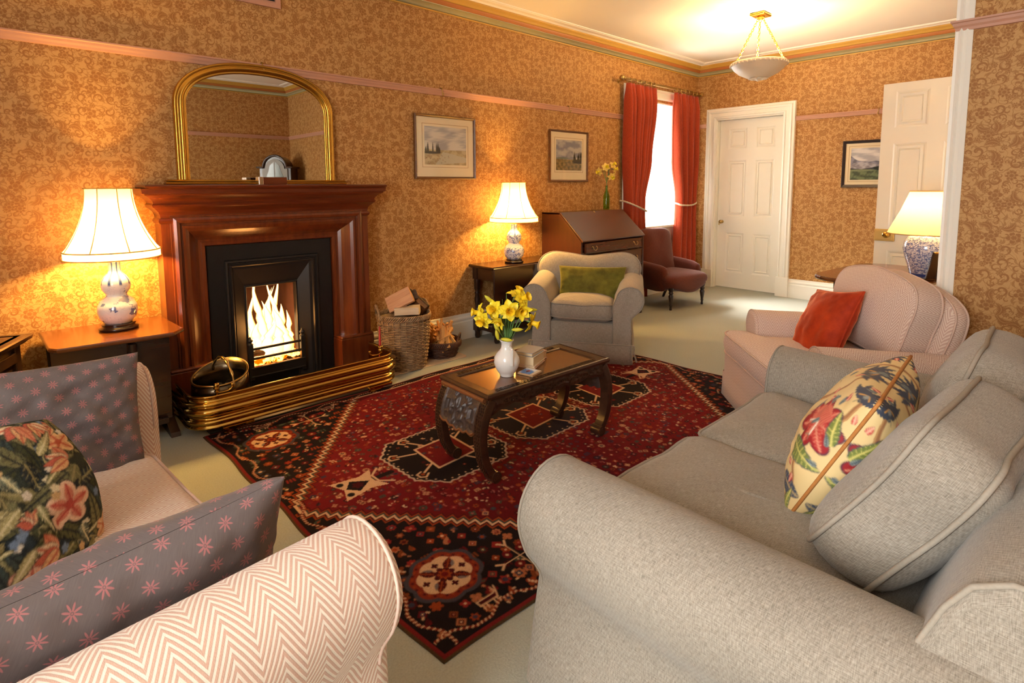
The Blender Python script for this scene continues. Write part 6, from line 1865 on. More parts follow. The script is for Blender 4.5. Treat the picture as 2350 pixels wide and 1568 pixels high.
wedge = [(0.055, 0.03), (0.06, -0.005), (0.045, -0.035), (0.015, -0.05), (-0.03, -0.045), (-0.055, -0.025), (-0.06, 0.028)]
RYAW = math.atan2(-0.680, 0.733)
log('split_log', 'split log with a pinkish sawn face leaning at the top left of the willow basket', (-4.665, -0.315, 0.505), (math.radians(48), math.radians(-27), RYAW + 0.1), half, 0.185, MAT['log_cut'])
log('split_log', 'pale squared log lying at the front rim of the willow basket', (-4.632, -0.372, 0.428), (math.radians(0), math.radians(-2), RYAW + 0.05), [(0.05, 0.030), (0.055, -0.020), (0.02, -0.028), (-0.03, -0.026), (-0.05, -0.02), (-0.05, 0.030)], 0.170, MAT['log_pale'])
log('split_log', 'dark bark-covered log behind the pale one in the willow basket', (-4.585, -0.245, 0.462), (math.radians(170), math.radians(-14), RYAW + 0.3), half, 0.22, MAT['bark'])
log('split_log', 'thick brown half log at the right of the willow basket', (-4.508, -0.275, 0.448), (math.radians(105), math.radians(38), RYAW - 0.3), wedge, 0.19, MAT['log_dark'])

tag(MB().prism([(-4.80, -0.425), (-4.15, -0.425), (-4.13, -0.40), (-4.13, -0.05), (-4.77, -0.05), (-4.775, -0.2)], 'z', 0.0, 0.006, bevel=0.002).build('hearth_mat', MAT['mat_cloth']), 'cream felt mat on the carpet under the two firewood baskets', 'mat')
KC = Vector((-4.268, -0.262, 0.006))
t, rad = woven('kindling_basket', 'small dark willow basket heaped with kindling beside the log basket', KC, 0.0, [(0.112, 0.0), (0.132, 0.06), (0.148, 0.125)], 20, 0.0135, 0.0060, MAT['willow_dark'])
for s in (-0.35, PI - 0.3):
    m = MB()
    for j in range(3):
        pts = []
        for q in range(21):
            b = q / 20; a = s + (b - 0.5) * 0.95 - 0.5
            pts.append(((0.150 + 0.003 * math.cos(q * 1.2 + j * 2.1)) * math.cos(a), 0.150 * math.sin(a), 0.105 + 0.068 * math.sin(PI * b) ** 0.7 + 0.004 * math.sin(q * 1.2 + j * 2.1)))
        m.tube(pts, 0.0055, 6)
    m.build('handle', MAT['willow_dark'], t)
KIN = []
for v in range(6):
    w = 0.009 + 0.0025 * (v % 3)
    KIN.append(MB().box((0, 0, 0), (w * 2.0, w * 1.1, 0.165 + 0.012 * v), 0.0015).box((w * 0.4, w * 0.5, 0.01), (w * 0.7, w * 0.4, 0.13), 0.001))
kmesh = []
for v, m in enumerate(KIN):
    o = m.build('kindling_stick', MAT['kindle']); kmesh.append(o)
for i in range(44):
    if i < 6: o = kmesh[i]
    else: o = kmesh[i % 6].copy(); COL.objects.link(o)
    a = random.uniform(0, 2 * PI); r = 0.085 * math.sqrt(random.random())
    lean = random.uniform(0.45, 1.25); az = a + random.uniform(-0.9, 0.9)
    o.location = KC + Vector((r * math.cos(a), r * math.sin(a), 0.110 + random.uniform(0, 0.055) + 0.03 * (1 - r / 0.085)))
    o.rotation_euler = (lean * math.sin(-az), lean * math.cos(az), random.uniform(0, PI))
    tag(o, 'thin split kindling stick in the small dark basket', 'kindling', 'kindling sticks in the dark basket')

# ------------------------------------------------------------------ curtains
PZ = 2.432
t = thing('curtain_pole', 'brass curtain pole with ball finials above the far window', 'curtain pole', (-0.93, -0.105, PZ))
MB().tube([(-0.80, 0, 0), (0.80, 0, 0)], 0.015, 14).build('rod', MAT['brass_old'], t)
for s in (-1, 1):
    MB().sphere((s * 0.835, 0, 0), 0.030, 16, 10).lathe([(0.020, -0.01), (0.024, 0.0), (0.018, 0.008)], seg=14, m=Matrix.Translation((s * 0.80, 0, 0)) @ Matrix.Rotation(PI / 2, 4, 'Y')).build('finial', MAT['brass_old'], t)
    MB().tube([(s * 0.755, 0.103, -0.01), (s * 0.755, 0.02, -0.012), (s * 0.755, 0.0, -0.020)], 0.008, 8).lathe([(0.024, 0), (0.022, 0.006)], seg=14, m=Matrix.Translation((s * 0.755, 0.104, -0.01)) @ Matrix.Rotation(PI / 2, 4, 'X')).build('bracket', MAT['brass_old'], t)
ring0 = None
def curtain_ring(x, lab):
    o = MB().tube([(0, 0.026 * math.cos(a), 0.026 * math.sin(a)) for a in [2 * PI * i / 20 for i in range(20)]], 0.0035, 6, closed=True).build('curtain_ring', MAT['brass_old'])
    o.location = (x, -0.105, PZ - 0.010); o.rotation_euler = (0, 0, random.uniform(-0.35, 0.35))
    return tag(o, lab, 'curtain ring', 'curtain rings on the brass pole')
for k in range(6): curtain_ring(-1.62 + k * 0.092, 'small brass ring above the left curtain of the far window')
for k in range(6): curtain_ring(-0.70 + k * 0.092, 'small brass ring above the right curtain of the far window')
def curtain(label, stations, nf, seed):
    """stations: (z, x0, x1, depth)"""
    m = MB(); NV = 70; NU = 150
    def S_(z):
        for a, b in zip(stations[:-1], stations[1:]):
            if a[0] >= z >= b[0]:
                q = (a[0] - z) / (a[0] - b[0]); q = q * q * (3 - 2 * q)
                return [a[k] + (b[k] - a[k]) * q for k in range(1, 4)]
        return list(stations[-1][1:])
    z0, z1 = stations[0][0], stations[-1][0]
    wid = stations[0][2] - stations[0][1]
    def fn(u, v):
        z = z0 + (z1 - z0) * v
        a, b, d = S_(z)
        ph = u * 2 * PI * nf + 0.6 * math.sin(u * 5 + seed) + 0.25 * math.sin(v * 6 + u * 9)
        s = math.sin(ph)
        head = 1 if v > 0.06 else 0.35 + 0.65 * v / 0.06
        y = -0.100 + d * 0.72 * s * head + 0.30 * d * math.sin(ph * 0.5 + seed)
        x = a + (b - a) * u + 0.012 * math.cos(ph) * head
        return (x, y, z)
    m.grid(fn, NU, NV)
    for k in m.uv: m.uv[k] = [(u * wid * 2.0, v * 2.3) for u, v in m.uv[k]]
    n0 = len(m.v)
    o = m.build('curtain', MAT['curtain'])
    so = o.modifiers.new('cloth', 'SOLIDIFY'); so.thickness = 0.003
    return tag(o, label, 'curtain', 'curtains at the far window')
curtain('left red curtain of the far window, tied back beside the bureau', [(2.395, -1.665, -1.115, 0.035), (2.2, -1.66, -1.135, 0.05), (1.6, -1.655, -1.235, 0.06), (1.12, -1.625, -1.345, 0.055), (1.02, -1.625, -1.345, 0.055), (0.5, -1.65, -1.30, 0.06), (0.03, -1.66, -1.27, 0.06)], 7, 1)
curtain('right red curtain of the far window, tied back in the corner', [(2.395, -0.725, -0.165, 0.035), (2.2, -0.73, -0.175, 0.05), (1.6, -0.70, -0.20, 0.07), (1.14, -0.605, -0.225, 0.06), (1.04, -0.605, -0.225, 0.06), (0.5, -0.635, -0.21, 0.065), (0.03, -0.66, -0.20, 0.06)], 7, 3)
for (xa, xb, z, wx, lab) in ((-1.64, -1.33, 1.06, -1.66, 'cream rope tieback round the left red curtain'), (-0.60, -0.215, 1.075, -0.12, 'cream rope tieback round the right red curtain')):
    if wx < -1: P = [(wx + 0.03, -0.006, z + 0.075), (wx + 0.025, -0.06, z + 0.07), (xa + 0.01, -0.150, z + 0.045), ((xa + xb) / 2, -0.176, z - 0.005), (xb, -0.150, z - 0.045), (xb + 0.015, -0.105, z - 0.040), (xb, -0.06, z - 0.02)]
    else: P = [(wx, -0.006, z + 0.03), (wx - 0.01, -0.06, z + 0.03), (xb + 0.015, -0.120, z + 0.025), (xb - 0.03, -0.160, z + 0.005), ((xa + xb) / 2, -0.182, z - 0.018), (xa + 0.01, -0.160, z - 0.012), (xa - 0.012, -0.110, z + 0.005), (xa + 0.01, -0.06, z + 0.01)]
    pts = smooth_pts(P, 8)
    o = MB().tube(pts, [0.010 + 0.0015 * math.sin(k * 2.2) for k in range(len(pts))], 8).build('tieback', MAT['rope'])
    tag(o, lab, 'tieback', 'curtain tiebacks')

# ------------------------------------------------------------------ right-hand table behind the pink armchair
t = thing('pedestal_table', 'mahogany table with rounded corners holding the ginger jar lamp, behind the pink armchair', 'table', (-2.45, -2.73, 0), math.radians(-5))
pts = rrect(0.97, 0.60, 0.17, 8)
MB().prism(pts, 'z', 0.694, 0.720, bevel=0.008).build('table_top', MAT['oak'], t)
MB().box((0, 0, 0.66), (0.72, 0.36, 0.066), 0.006).build('apron', MAT['dark_x'], t)
for s in (-1, 1):
    MB().prism([(-0.05, 0.10), (-0.06, 0.25), (-0.045, 0.42), (-0.06, 0.55), (-0.12, 0.63), (0.12, 0.63), (0.06, 0.55), (0.045, 0.42), (0.06, 0.25), (0.05, 0.10)], 'x', s * 0.33 - 0.015, s * 0.33 + 0.015).build('end_support', MAT['dark'], t)
    MB().prism([(-0.26, 0.0), (-0.24, 0.03), (-0.08, 0.09), (0.08, 0.09), (0.24, 0.03), (0.26, 0.0)], 'x', s * 0.33 - 0.03, s * 0.33 + 0.03).build('foot', MAT['dark'], t)
MB().box((0, 0, 0.25), (0.66, 0.03, 0.05), 0.004).build('stretcher', MAT['dark_x'], t)
t = thing('book_rack', 'dark slatted wooden rack with a brass top edge behind the ginger jar lamp', 'rack', (-2.60, -2.985, 0.721), math.radians(-47))
for k in range(3):
    MB().box((0.0, 0, 0.085), (0.052, 0.014, 0.17), 0.003, m=Matrix.Translation((k * 0.058, 0, 0)) @ Matrix.Rotation(math.radians(13), 4, 'Y')).build('slat', MAT['dark'], t)
MB().box((0.095, 0, 0.166), (0.16, 0.020, 0.010), 0.003).build('top_edge', MAT['brass_old'], t)
MB().box((0.055, 0, 0.006), (0.20, 0.06, 0.012), 0.003).build('base', MAT['dark_x'], t)

# arched glazed cabinet in the near corner, seen in the mirror
t = thing('display_cabinet', 'tall dark arched cabinet with a glazed door, seen reflected in the mantel mirror', 'cabinet', (-3.70, -4.585, 0), math.radians(45))
def arch_pts(w, zb, zs, r): return [(-w, zb), (w, zb), (w, zs)] + [(r * math.cos(math.radians(a)), zs + 0.0 + r * math.sin(math.radians(a))) for a in range(0, 181, 15)] + [(-w, zs)]
MB().box((0, -0.13, 0.45), (0.50, 0.25, 0.90), 0.006).build('base', MAT['cabinet'], t)
MB().prism(arch_pts(0.225, 0.90, 1.58, 0.165), 'y', -0.25, -0.01).build('body', MAT['cabinet'], t)
d = MB().prism(arch_pts(0.185, 0.94, 1.565, 0.140), 'y', -0.008, 0.006).build('door', MAT['case_grey'], t)
m = MB()
for s in (-1, 1): m.prism([(s * 0.010, 0.98), (s * 0.13, 0.98), (s * 0.13, 1.44), (s * 0.085, 1.54), (s * 0.07, 1.61), (s * 0.010, 1.66)][::s], 'y', 0.006, 0.010)
m.build('glass_pane', MAT['cabinet_glass'], d)
m = MB().sweep([(0, 0), (0.03, 0.005), (0.035, 0.025), (0, 0.03)], [(-0.225, -0.25, 1.57), (-0.225, 0.0, 1.57), (-0.168, 0.0, 1.57)], flip=-1).sweep([(0, 0), (0.03, 0.005), (0.035, 0.025), (0, 0.03)], [(0.168, 0.0, 1.57), (0.225, 0.0, 1.57), (0.225, -0.25, 1.57)], flip=-1)
m.tube([(0.168 * math.cos(math.radians(a)), 0.004, 1.585 + 0.168 * math.sin(math.radians(a))) for a in range(0, 181, 10)], 0.017, 8)
m.build('cornice', MAT['cabinet'], t)
# ------------------------------------------------------------------ the rug
RW, RH = 2.81, 2.0            # along the fireplace wall, across
BLK, RED, DRED, CREAM, ORG, GRN, BLU = (0.010, 0.006, 0.007), (0.125, 0.0050, 0.0075), (0.058, 0.0040, 0.0065), (0.60, 0.38, 0.22), (0.27, 0.042, 0.010), (0.040, 0.055, 0.036), (0.030, 0.030, 0.050)
c = Canvas(RW, RH, 0.0042, RED)
rg = np.random.default_rng(5)
X, Y = c.X, c.Y
# field tone: abrash
nz = fbm(X, Y * 4, 3, 2.0, 3)
c.a[:] = c.a * (1 + 0.35 * nz[..., None])
CYR = RH / 2
BE = 0.115                                            # plain border strip
def hexd(x, y, ax, ay, k):                              # elongated hexagon distance: 1 at the edge
    return np.maximum(np.abs(y) / ay, (np.abs(x) + k * np.abs(y)) / ax)
dx, dy = X - RW / 2, Y - CYR
zig = 0.016 * (np.abs(((X + Y * 0.0) / 0.045) % 2 - 1) - 0.5) * 2
zig2 = 0.016 * (np.abs((Y / 0.045) % 2 - 1) - 0.5) * 2
# the red field: rectangle with the four corners cut at a slope
IX, IY = RW / 2 - 0.05, RH / 2 - 0.075
edge1 = IY - np.abs(dy) + zig * 0
cutd = (1.600 - np.abs(dx) / 0.865 - np.abs(dy)) / 1.528
dist = np.minimum(cutd, np.minimum(IY - np.abs(dy), IX - np.abs(dx)))
zz = 0.013 * (np.abs(((np.abs(dx) - np.abs(dy)) / 0.032) % 2 - 1) - 0.5) * 2
zd = np.where(cutd < np.minimum(IY - np.abs(dy), IX - np.abs(dx)), dist + zz, dist)
m = np.clip(-zd / 0.006 + 0.5, 0, 1)[..., None]
c.a[:] = c.a * (1 - m) + np.array(BLK) * m
for lo, hi, col in ((-0.030, -0.019, ORG), (-0.019, -0.010, DRED), (-0.010, 0.004, CREAM), (0.004, 0.016, GRN), (0.016, 0.026, ORG), (0.026, 0.034, DRED)):
    sel = (np.clip((zd - lo) / 0.004 + 0.5, 0, 1) * np.clip((hi - zd) / 0.004 + 0.5, 0, 1))
    sel = sel * ((cutd < np.minimum(IY - np.abs(dy), IX - np.abs(dx)) + 0.01) | ((lo > -0.011) & (hi < 0.005)))
    c.put((slice(None), slice(None)), sel, col)
def inside_field(x, y, mg=0.03):
    j, i = int(y / c.res), int(x / c.res)
    return dist[min(j, c.ny - 1), min(i, c.nx - 1)] > mg
def in_med(x, y, g=0.02):
    for k in range(3):
        if abs(x - MX[k]) < 0.30 + g and abs(y - CYR) < 0.26 + g: return True
    return abs(y - CYR) < 0.05 and abs(x - RW / 2) < 1.0
MX = [RW / 2 - 0.62, RW / 2, RW / 2 + 0.62]
PAL_F = [DRED, (0.030, 0.010, 0.012), BLU, GRN, ORG, (0.42, 0.20, 0.10), (0.20, 0.012, 0.012), (0.10, 0.020, 0.012)]
PAL_C = [RED, ORG, (0.23, 0.016, 0.014), (0.18, 0.04, 0.012), GRN, (0.36, 0.12, 0.05), DRED, BLU]
def motif(x, y, r, pal, hi):
    k = rg.integers(0, 7); a = rg.uniform(0, PI / 2); c1 = pal[rg.integers(len(pal))]; c2 = pal[rg.integers(len(pal))]
    if k == 0: c.ell(x, y, r, r, c1, a, 8, 0.25); c.ell(x, y, r * 0.55, r * 0.55, c2, a, 4, 0.3); c.box(x, y, r * 0.16, r * 0.16, hi, PI / 4)
    elif k == 1: c.ell(x, y, r, r * 0.9, c1, a, 4, 0.55); c.ell(x, y, r * 0.3, r * 0.3, hi)
    elif k == 2: c.box(x, y, r * 0.62, r * 0.62, c1, PI / 4); c.box(x, y, r * 0.36, r * 0.36, c2, PI / 4); c.box(x, y, r * 0.14, r * 0.14, hi, PI / 4)
    elif k == 3:
        for q in range(4): c.ell(x + r * 0.5 * math.cos(q * PI / 2 + a), y + r * 0.5 * math.sin(q * PI / 2 + a), r * 0.36, r * 0.36, c1)
        c.box(x, y, r * 0.2, r * 0.2, hi)
    elif k == 4:
        for q in range(3): c.line([(x - r * 0.7 + r * 0.7 * q, y - r * 0.5), (x - r * 0.45 + r * 0.6 * q, y + r * 0.5)], 0.008, c1)
        c.box(x, y, r * 0.16, r * 0.16, c2)
    elif k == 5: c.leaf(x - r, y, 2 * r, r * 0.6, a, c1); c.leaf(x - r * 0.5, y, r, r * 0.3, a, c2)
    else: c.ell(x, y, r * 0.85, r * 0.85, c2, a, 6, 0.4); c.ell(x, y, r * 0.4, r * 0.4, c1)
    if rg.random() < 0.30:
        for q in range(2): c.box(x + rg.uniform(-r, r), y + rg.uniform(-r, r), 0.0065, 0.0035, hi, rg.uniform(0, PI))
# scattered small motifs over field and corners
step = 0.040
for gy in np.arange(0.05, RH - 0.04, step):
    for gx in np.arange(0.05, RW - 0.04, step):
        x, y = gx + rg.uniform(-0.012, 0.012), gy + rg.uniform(-0.012, 0.012)
        if inside_field(x, y, 0.045):
            motif(x, y, rg.uniform(0.011, 0.020), PAL_F, CREAM if rg.random() < 0.28 else (0.33, 0.09, 0.07))
step = 0.056
for gy in np.arange(0.07, RH - 0.05, step):
    for gx in np.arange(0.07, RW - 0.05, step):
        x, y = gx + rg.uniform(-0.010, 0.010), gy + rg.uniform(-0.010, 0.010)
        j, i = min(int(y / c.res), c.ny - 1), min(int(x / c.res), c.nx - 1)
        if dist[j, i] < -0.045:
            motif(x, y, rg.uniform(0.018, 0.027), PAL_C, CREAM if rg.random() < 0.5 else (0.40, 0.14, 0.07))
# row of little pairs along the zigzag, both sides
# medallions
def outline(pts, w, col):
    q = [p for p in pts] + [pts[0]]
    c.line(q, w, col)
for k, mx in enumerate(MX):
    P = [(mx - 0.27, CYR - 0.14), (mx - 0.17, CYR - 0.255), (mx + 0.17, CYR - 0.255), (mx + 0.27, CYR - 0.14), (mx + 0.27, CYR + 0.14), (mx + 0.17, CYR + 0.255), (mx - 0.17, CYR + 0.255), (mx - 0.27, CYR + 0.14)]
    c.poly(P, BLK if k != 1 else (0.016, 0.012, 0.020))
    for q in range(26): motif(mx + rg.uniform(-0.22, 0.22), CYR + rg.uniform(-0.20, 0.20), rg.uniform(0.008, 0.015), PAL_C, CREAM)
    inn = [(mx - 0.125, CYR - 0.12), (mx + 0.11, CYR - 0.10), (mx + 0.125, CYR + 0.12), (mx - 0.10, CYR + 0.11)]
    c.poly(inn, RED); outline(inn, 0.012, CREAM)
    for q in range(14): motif(mx + rg.uniform(-0.09, 0.09), CYR + rg.uniform(-0.08, 0.08), rg.uniform(0.008, 0.014), PAL_F, (0.40, 0.12, 0.06))
    for (ax, ay, bx, by) in ((-0.12, -0.06, -0.20, -0.11), (-0.12, 0.07, -0.205, 0.10), (0.115, -0.05, 0.205, -0.08), (0.12, 0.08, 0.20, 0.13), (0.04, -0.11, 0.08, -0.20), (-0.04, 0.115, -0.085, 0.20)):
        c.line([(mx + ax, CYR + ay), (mx + bx, CYR + by)], 0.011, CREAM)
        L = math.hypot(bx - ax, by - ay); ux, uy = (bx - ax) / L, (by - ay) / L
        ex, ey = mx + bx, CYR + by
        hk = [(ex - uy * 0.02, ey + ux * 0.02), (ex + ux * 0.035 - uy * 0.024, ey + uy * 0.035 + ux * 0.024), (ex + ux * 0.045, ey + uy * 0.045), (ex + ux * 0.03 + uy * 0.024, ey + uy * 0.03 - ux * 0.024), (ex + uy * 0.018, ey - ux * 0.018)]
        c.line(hk, 0.009, CREAM); c.ell(ex + ux * 0.018, ey + uy * 0.018, 0.010, 0.010, ORG)
    q = P + [P[0]]
    wv = []
    for a, b in zip(q[:-1], q[1:]):
        n = max(2, int(math.hypot(b[0] - a[0], b[1] - a[1]) / 0.02))
        for i in range(n):
            f = i / n; s = 0.004 * (1 if i % 2 else -1)
            dxn, dyn = b[0] - a[0], b[1] - a[1]; L = math.hypot(dxn, dyn)
            wv.append((a[0] + dxn * f - dyn / L * s, a[1] + dyn * f + dxn / L * s))
    c.line(wv + [wv[0]], 0.009, (0.50, 0.36, 0.26))
    for a in wv[::2]: c.box(mx + (a[0] - mx) * 0.93, CYR + (a[1] - CYR) * 0.93, 0.004, 0.004, CREAM)
# anchor-shaped pendants at both ends of the medallion chain
for s in (-1, 1):
    ax = RW / 2 + s * 0.985
    c.line([(ax - s * 0.06, CYR), (ax + s * 0.04, CYR)], 0.03, BLK)
    tri = [(ax + s * 0.03, CYR - 0.075), (ax + s * 0.03, CYR + 0.075), (ax + s * 0.175, CYR + 0.085), (ax + s * 0.175, CYR - 0.085)]
    tri = [(ax, CYR - 0.085), (ax + s * 0.03, CYR - 0.02), (ax + s * 0.03, CYR + 0.02), (ax, CYR + 0.085), (ax + s * 0.07, CYR + 0.06), (ax + s * 0.20, CYR + 0.085), (ax + s * 0.17, CYR), (ax + s * 0.20, CYR - 0.085), (ax + s * 0.07, CYR - 0.06)]
    c.poly(tri, CREAM)
    c.poly([(ax + s * 0.05, CYR), (ax + s * 0.12, CYR - 0.05), (ax + s * 0.16, CYR), (ax + s * 0.12, CYR + 0.05)], BLK)
    c.ell(ax + s * 0.105, CYR, 0.028, 0.028, DRED, 0, 6, 0.4)
    for q in (-1, 1): c.ell(ax + s * 0.165, CYR + q * 0.05, 0.016, 0.016, BLK)
    c.line([(ax - s * 0.03, CYR - 0.075), (ax + s * 0.02, CYR - 0.03), (ax + s * 0.02, CYR + 0.03), (ax - s * 0.03, CYR + 0.075)], 0.010, CREAM)
# cream medallions in the four dark corners
for sx in (-1, 1):
    for sy in (-1, 1):
        mx, my = RW / 2 + sx * (RW / 2 - 0.230), CYR + sy * (RH / 2 - 0.285)
        c.ell(mx, my, 0.142, 0.128, (0.045, 0.045, 0.055), PI / 8, 8, 0.10)
        c.ell(mx, my, 0.126, 0.113, (0.20, 0.022, 0.010), PI / 8, 8, 0.10)
        for q in range(36):
            a = 2 * PI * q / 36; c.ell(mx + 0.110 * math.cos(a), my + 0.098 * math.sin(a), 0.005, 0.005, ORG if q % 2 else DRED)
        c.ell(mx, my, 0.100, 0.090, CREAM, PI / 8, 8, 0.10)
        c.ell(mx, my, 0.040, 0.040, DRED, 0, 8, 0.25); c.ell(mx, my, 0.026, 0.026, ORG, 0.3, 8, 0.4); c.ell(mx, my, 0.012, 0.012, RED)
        for q in range(4):
            a = PI / 4 + q * PI / 2
            c.leaf(mx + 0.035 * math.cos(a), my + 0.030 * math.sin(a), 0.058, 0.022, a, DRED, ORG)
            b = q * PI / 2
            c.ell(mx + 0.072 * math.cos(b), my + 0.056 * math.sin(b), 0.014, 0.014, DRED, 0, 4, 0.5)
            c.leaf(mx + 0.05 * math.cos(b + 0.42), my + 0.045 * math.sin(b + 0.42), 0.035, 0.008, b + 0.9, (0.16, 0.13, 0.13))
        # a white branching cross and a small goat figure nearby
        bx, by = mx - sx * 0.25, my + sy * 0.10
        for q in range(4):
            a = q * PI / 2; ex, ey = bx + 0.075 * math.cos(a), by + 0.075 * math.sin(a)
            c.line([(bx, by), (ex, ey)], 0.004, CREAM)
            for w in (-0.6, 0.6): c.line([(ex, ey), (ex + 0.028 * math.cos(a + w), ey + 0.028 * math.sin(a + w))], 0.0085, CREAM)
            c.ell(bx + 0.045 * math.cos(a + PI / 4), by + 0.045 * math.sin(a + PI / 4), 0.020, 0.016, RED, a); c.box(bx + 0.045 * math.cos(a + PI / 4), by + 0.045 * math.sin(a + PI / 4), 0.005, 0.005, CREAM, PI / 4)
        for (gx, gy) in ((mx - sx * 0.02, my + sy * 0.185), (mx - sx * 0.40, my + sy * 0.19)):
            c.box(gx, gy, 0.034, 0.010, DRED)
            c.line([(gx - 0.034, gy - 0.010), (gx + 0.034, gy - 0.010), (gx + 0.048, gy + 0.016), (gx + 0.03, gy + 0.010), (gx - 0.034, gy + 0.010), (gx - 0.034, gy - 0.010)], 0.005, CREAM)
            for q in (-0.028, -0.014, 0.016, 0.028): c.line([(gx + q, gy - 0.010), (gx + q - 0.003, gy - 0.030)], 0.005, CREAM)
            c.line([(gx + 0.048, gy + 0.016), (gx + 0.056, gy + 0.036)], 0.005, CREAM); c.line([(gx + 0.042, gy + 0.016), (gx + 0.042, gy + 0.036)], 0.005, CREAM)
# running vine near the edge and outer bands
for s in (0, 1):
    for (L, hor) in ((RW, True), (RH, False)):
        pts = []
        n = int(L / 0.030)
        for i in range(n + 1):
            t_ = i / n * L; ph = (i % 8)
            o = 0.052 + (0.020 if ph in (1, 2, 3) else -0.014 if ph in (5, 6, 7) else 0.003)
            if s: o = (RH if hor else RW) - o
            pts.append((t_, o) if hor else (o, t_))
        for a, b in zip(pts[:-1], pts[1:]):
            c.line([a, b], 0.008, (0.20, 0.022, 0.012))
            for q in (0.25, 0.75): c.box(a[0] + (b[0] - a[0]) * q, a[1] + (b[1] - a[1]) * q, 0.0055, 0.003, CREAM, math.atan2(b[1] - a[1], b[0] - a[0]) + 0.9)
bd = np.minimum(np.minimum(X, RW - X), np.minimum(Y, RH - Y))
for lo, hi, col in ((-1, 0.008, (0.075, 0.045, 0.018)), (0.008, 0.020, (0.16, 0.012, 0.012)), (0.020, 0.025, BLK)):
    c.put((slice(None), slice(None)), ((bd >= lo) & (bd < hi)).astype(np.float32), col)
c.a *= 0.82 * (1 + 0.16 * (np.random.default_rng(2).random(c.a.shape[:2])[..., None] - 0.5))
# lay it on the carpet: the measured corners run slightly out of square, edges a little wavy
TL, BL, TR, BR = np.array((-6.010, -0.565)), np.array((-5.935, -2.560)), np.array((-3.205, -0.560)), np.array((-3.150, -2.560))
U, V = (X / RW)[..., None], (Y / RH)[..., None]
XY = (BL * (1 - U) + BR * U) * (1 - V) + (TL * (1 - U) + TR * U) * V
ed = 0.006 * (np.sin(X * 9 + 1) * (np.abs(Y - CYR) / CYR) ** 6)
XY[..., 1] += ed; XY[..., 0] += 0.008 * np.sin(Y * 11 + 2) * (np.abs(X - RW / 2) / (RW / 2)) ** 8
Zr = 0.009 - 0.007 * np.clip(1 - bd / 0.012, 0, 1) ** 2 + 0.0012 * np.sin(X * 7 + Y * 5)
o = fast_grid('rug', c.nx, c.ny, np.dstack([XY, Zr]), c.a, MAT['rug'])
tag(o, 'large red and black hand-knotted rug with three medallions on the pale carpet', 'rug')

# ------------------------------------------------------------------ tapestry and chintz cushions
c = Canvas(0.44, 0.44, 0.0022, (0.035, 0.042, 0.032))
rg = np.random.default_rng(31)
GR = [(0.055, 0.060, 0.030), (0.10, 0.10, 0.045), (0.16, 0.155, 0.075), (0.05, 0.07, 0.065), (0.20, 0.18, 0.08), (0.03, 0.04, 0.045)]
PK = [(0.62, 0.34, 0.22), (0.66, 0.42, 0.28), (0.50, 0.13, 0.09), (0.66, 0.48, 0.34), (0.40, 0.07, 0.055)]
for k in range(110):
    c.leaf(rg.uniform(0, 0.44), rg.uniform(0, 0.44), rg.uniform(0.06, 0.13), rg.uniform(0.016, 0.030), rg.uniform(0, 2 * PI), GR[rg.integers(len(GR))], (0.30, 0.27, 0.13) if rg.random() < 0.5 else (0.025, 0.03, 0.03), 0.15, ((0.015, 0.016, 0.018), 0.002))
def bloom(x, y, r, n, c0, c1, c2):
    c.ell(x, y, r * 1.05, r * 1.05, (0.02, 0.02, 0.02), 0.2, n, 0.35)
    c.ell(x, y, r, r, c0, 0.2, n, 0.38)
    for q in range(n):
        a = q * 2 * PI / n + 0.2
        c.leaf(x + r * 0.18 * math.cos(a), y + r * 0.18 * math.sin(a), r * 0.72, r * 0.26, a, c1, c2)
    c.ell(x, y, r * 0.25, r * 0.25, c2, 0, 6, 0.3)
for (x, y, r, n, a, b, d) in ((0.30, 0.19, 0.075, 5, (0.66, 0.44, 0.30), (0.55, 0.20, 0.13), (0.40, 0.07, 0.055)), (0.13, 0.27, 0.065, 6, (0.70, 0.56, 0.38), (0.66, 0.42, 0.26), (0.50, 0.13, 0.09)),
        (0.20, 0.10, 0.060, 5, (0.62, 0.34, 0.24), (0.68, 0.48, 0.34), (0.40, 0.08, 0.06)), (0.36, 0.33, 0.062, 5, (0.68, 0.44, 0.22), (0.62, 0.32, 0.16), (0.45, 0.10, 0.05)),
        (0.20, 0.37, 0.055, 6, (0.66, 0.60, 0.42), (0.60, 0.50, 0.30), (0.42, 0.25, 0.12)), (0.07, 0.14, 0.055, 6, (0.66, 0.62, 0.46), (0.42, 0.42, 0.25), (0.14, 0.17, 0.20)),
        (0.40, 0.10, 0.055, 5, (0.68, 0.42, 0.22), (0.66, 0.48, 0.28), (0.50, 0.16, 0.07)), (0.06, 0.40, 0.060, 5, (0.66, 0.34, 0.20), (0.66, 0.46, 0.30), (0.40, 0.08, 0.05))):
    bloom(x, y, r * 0.66, n, a, b, d)
for k in range(70):
    x, y = rg.uniform(0, 0.44), rg.uniform(0, 0.44)
    c.ell(x, y, 0.010, 0.010, [(0.62, 0.56, 0.38), (0.16, 0.22, 0.32), (0.52, 0.34, 0.16), (0.60, 0.55, 0.45)][rg.integers(4)], 0, 5, 0.35)
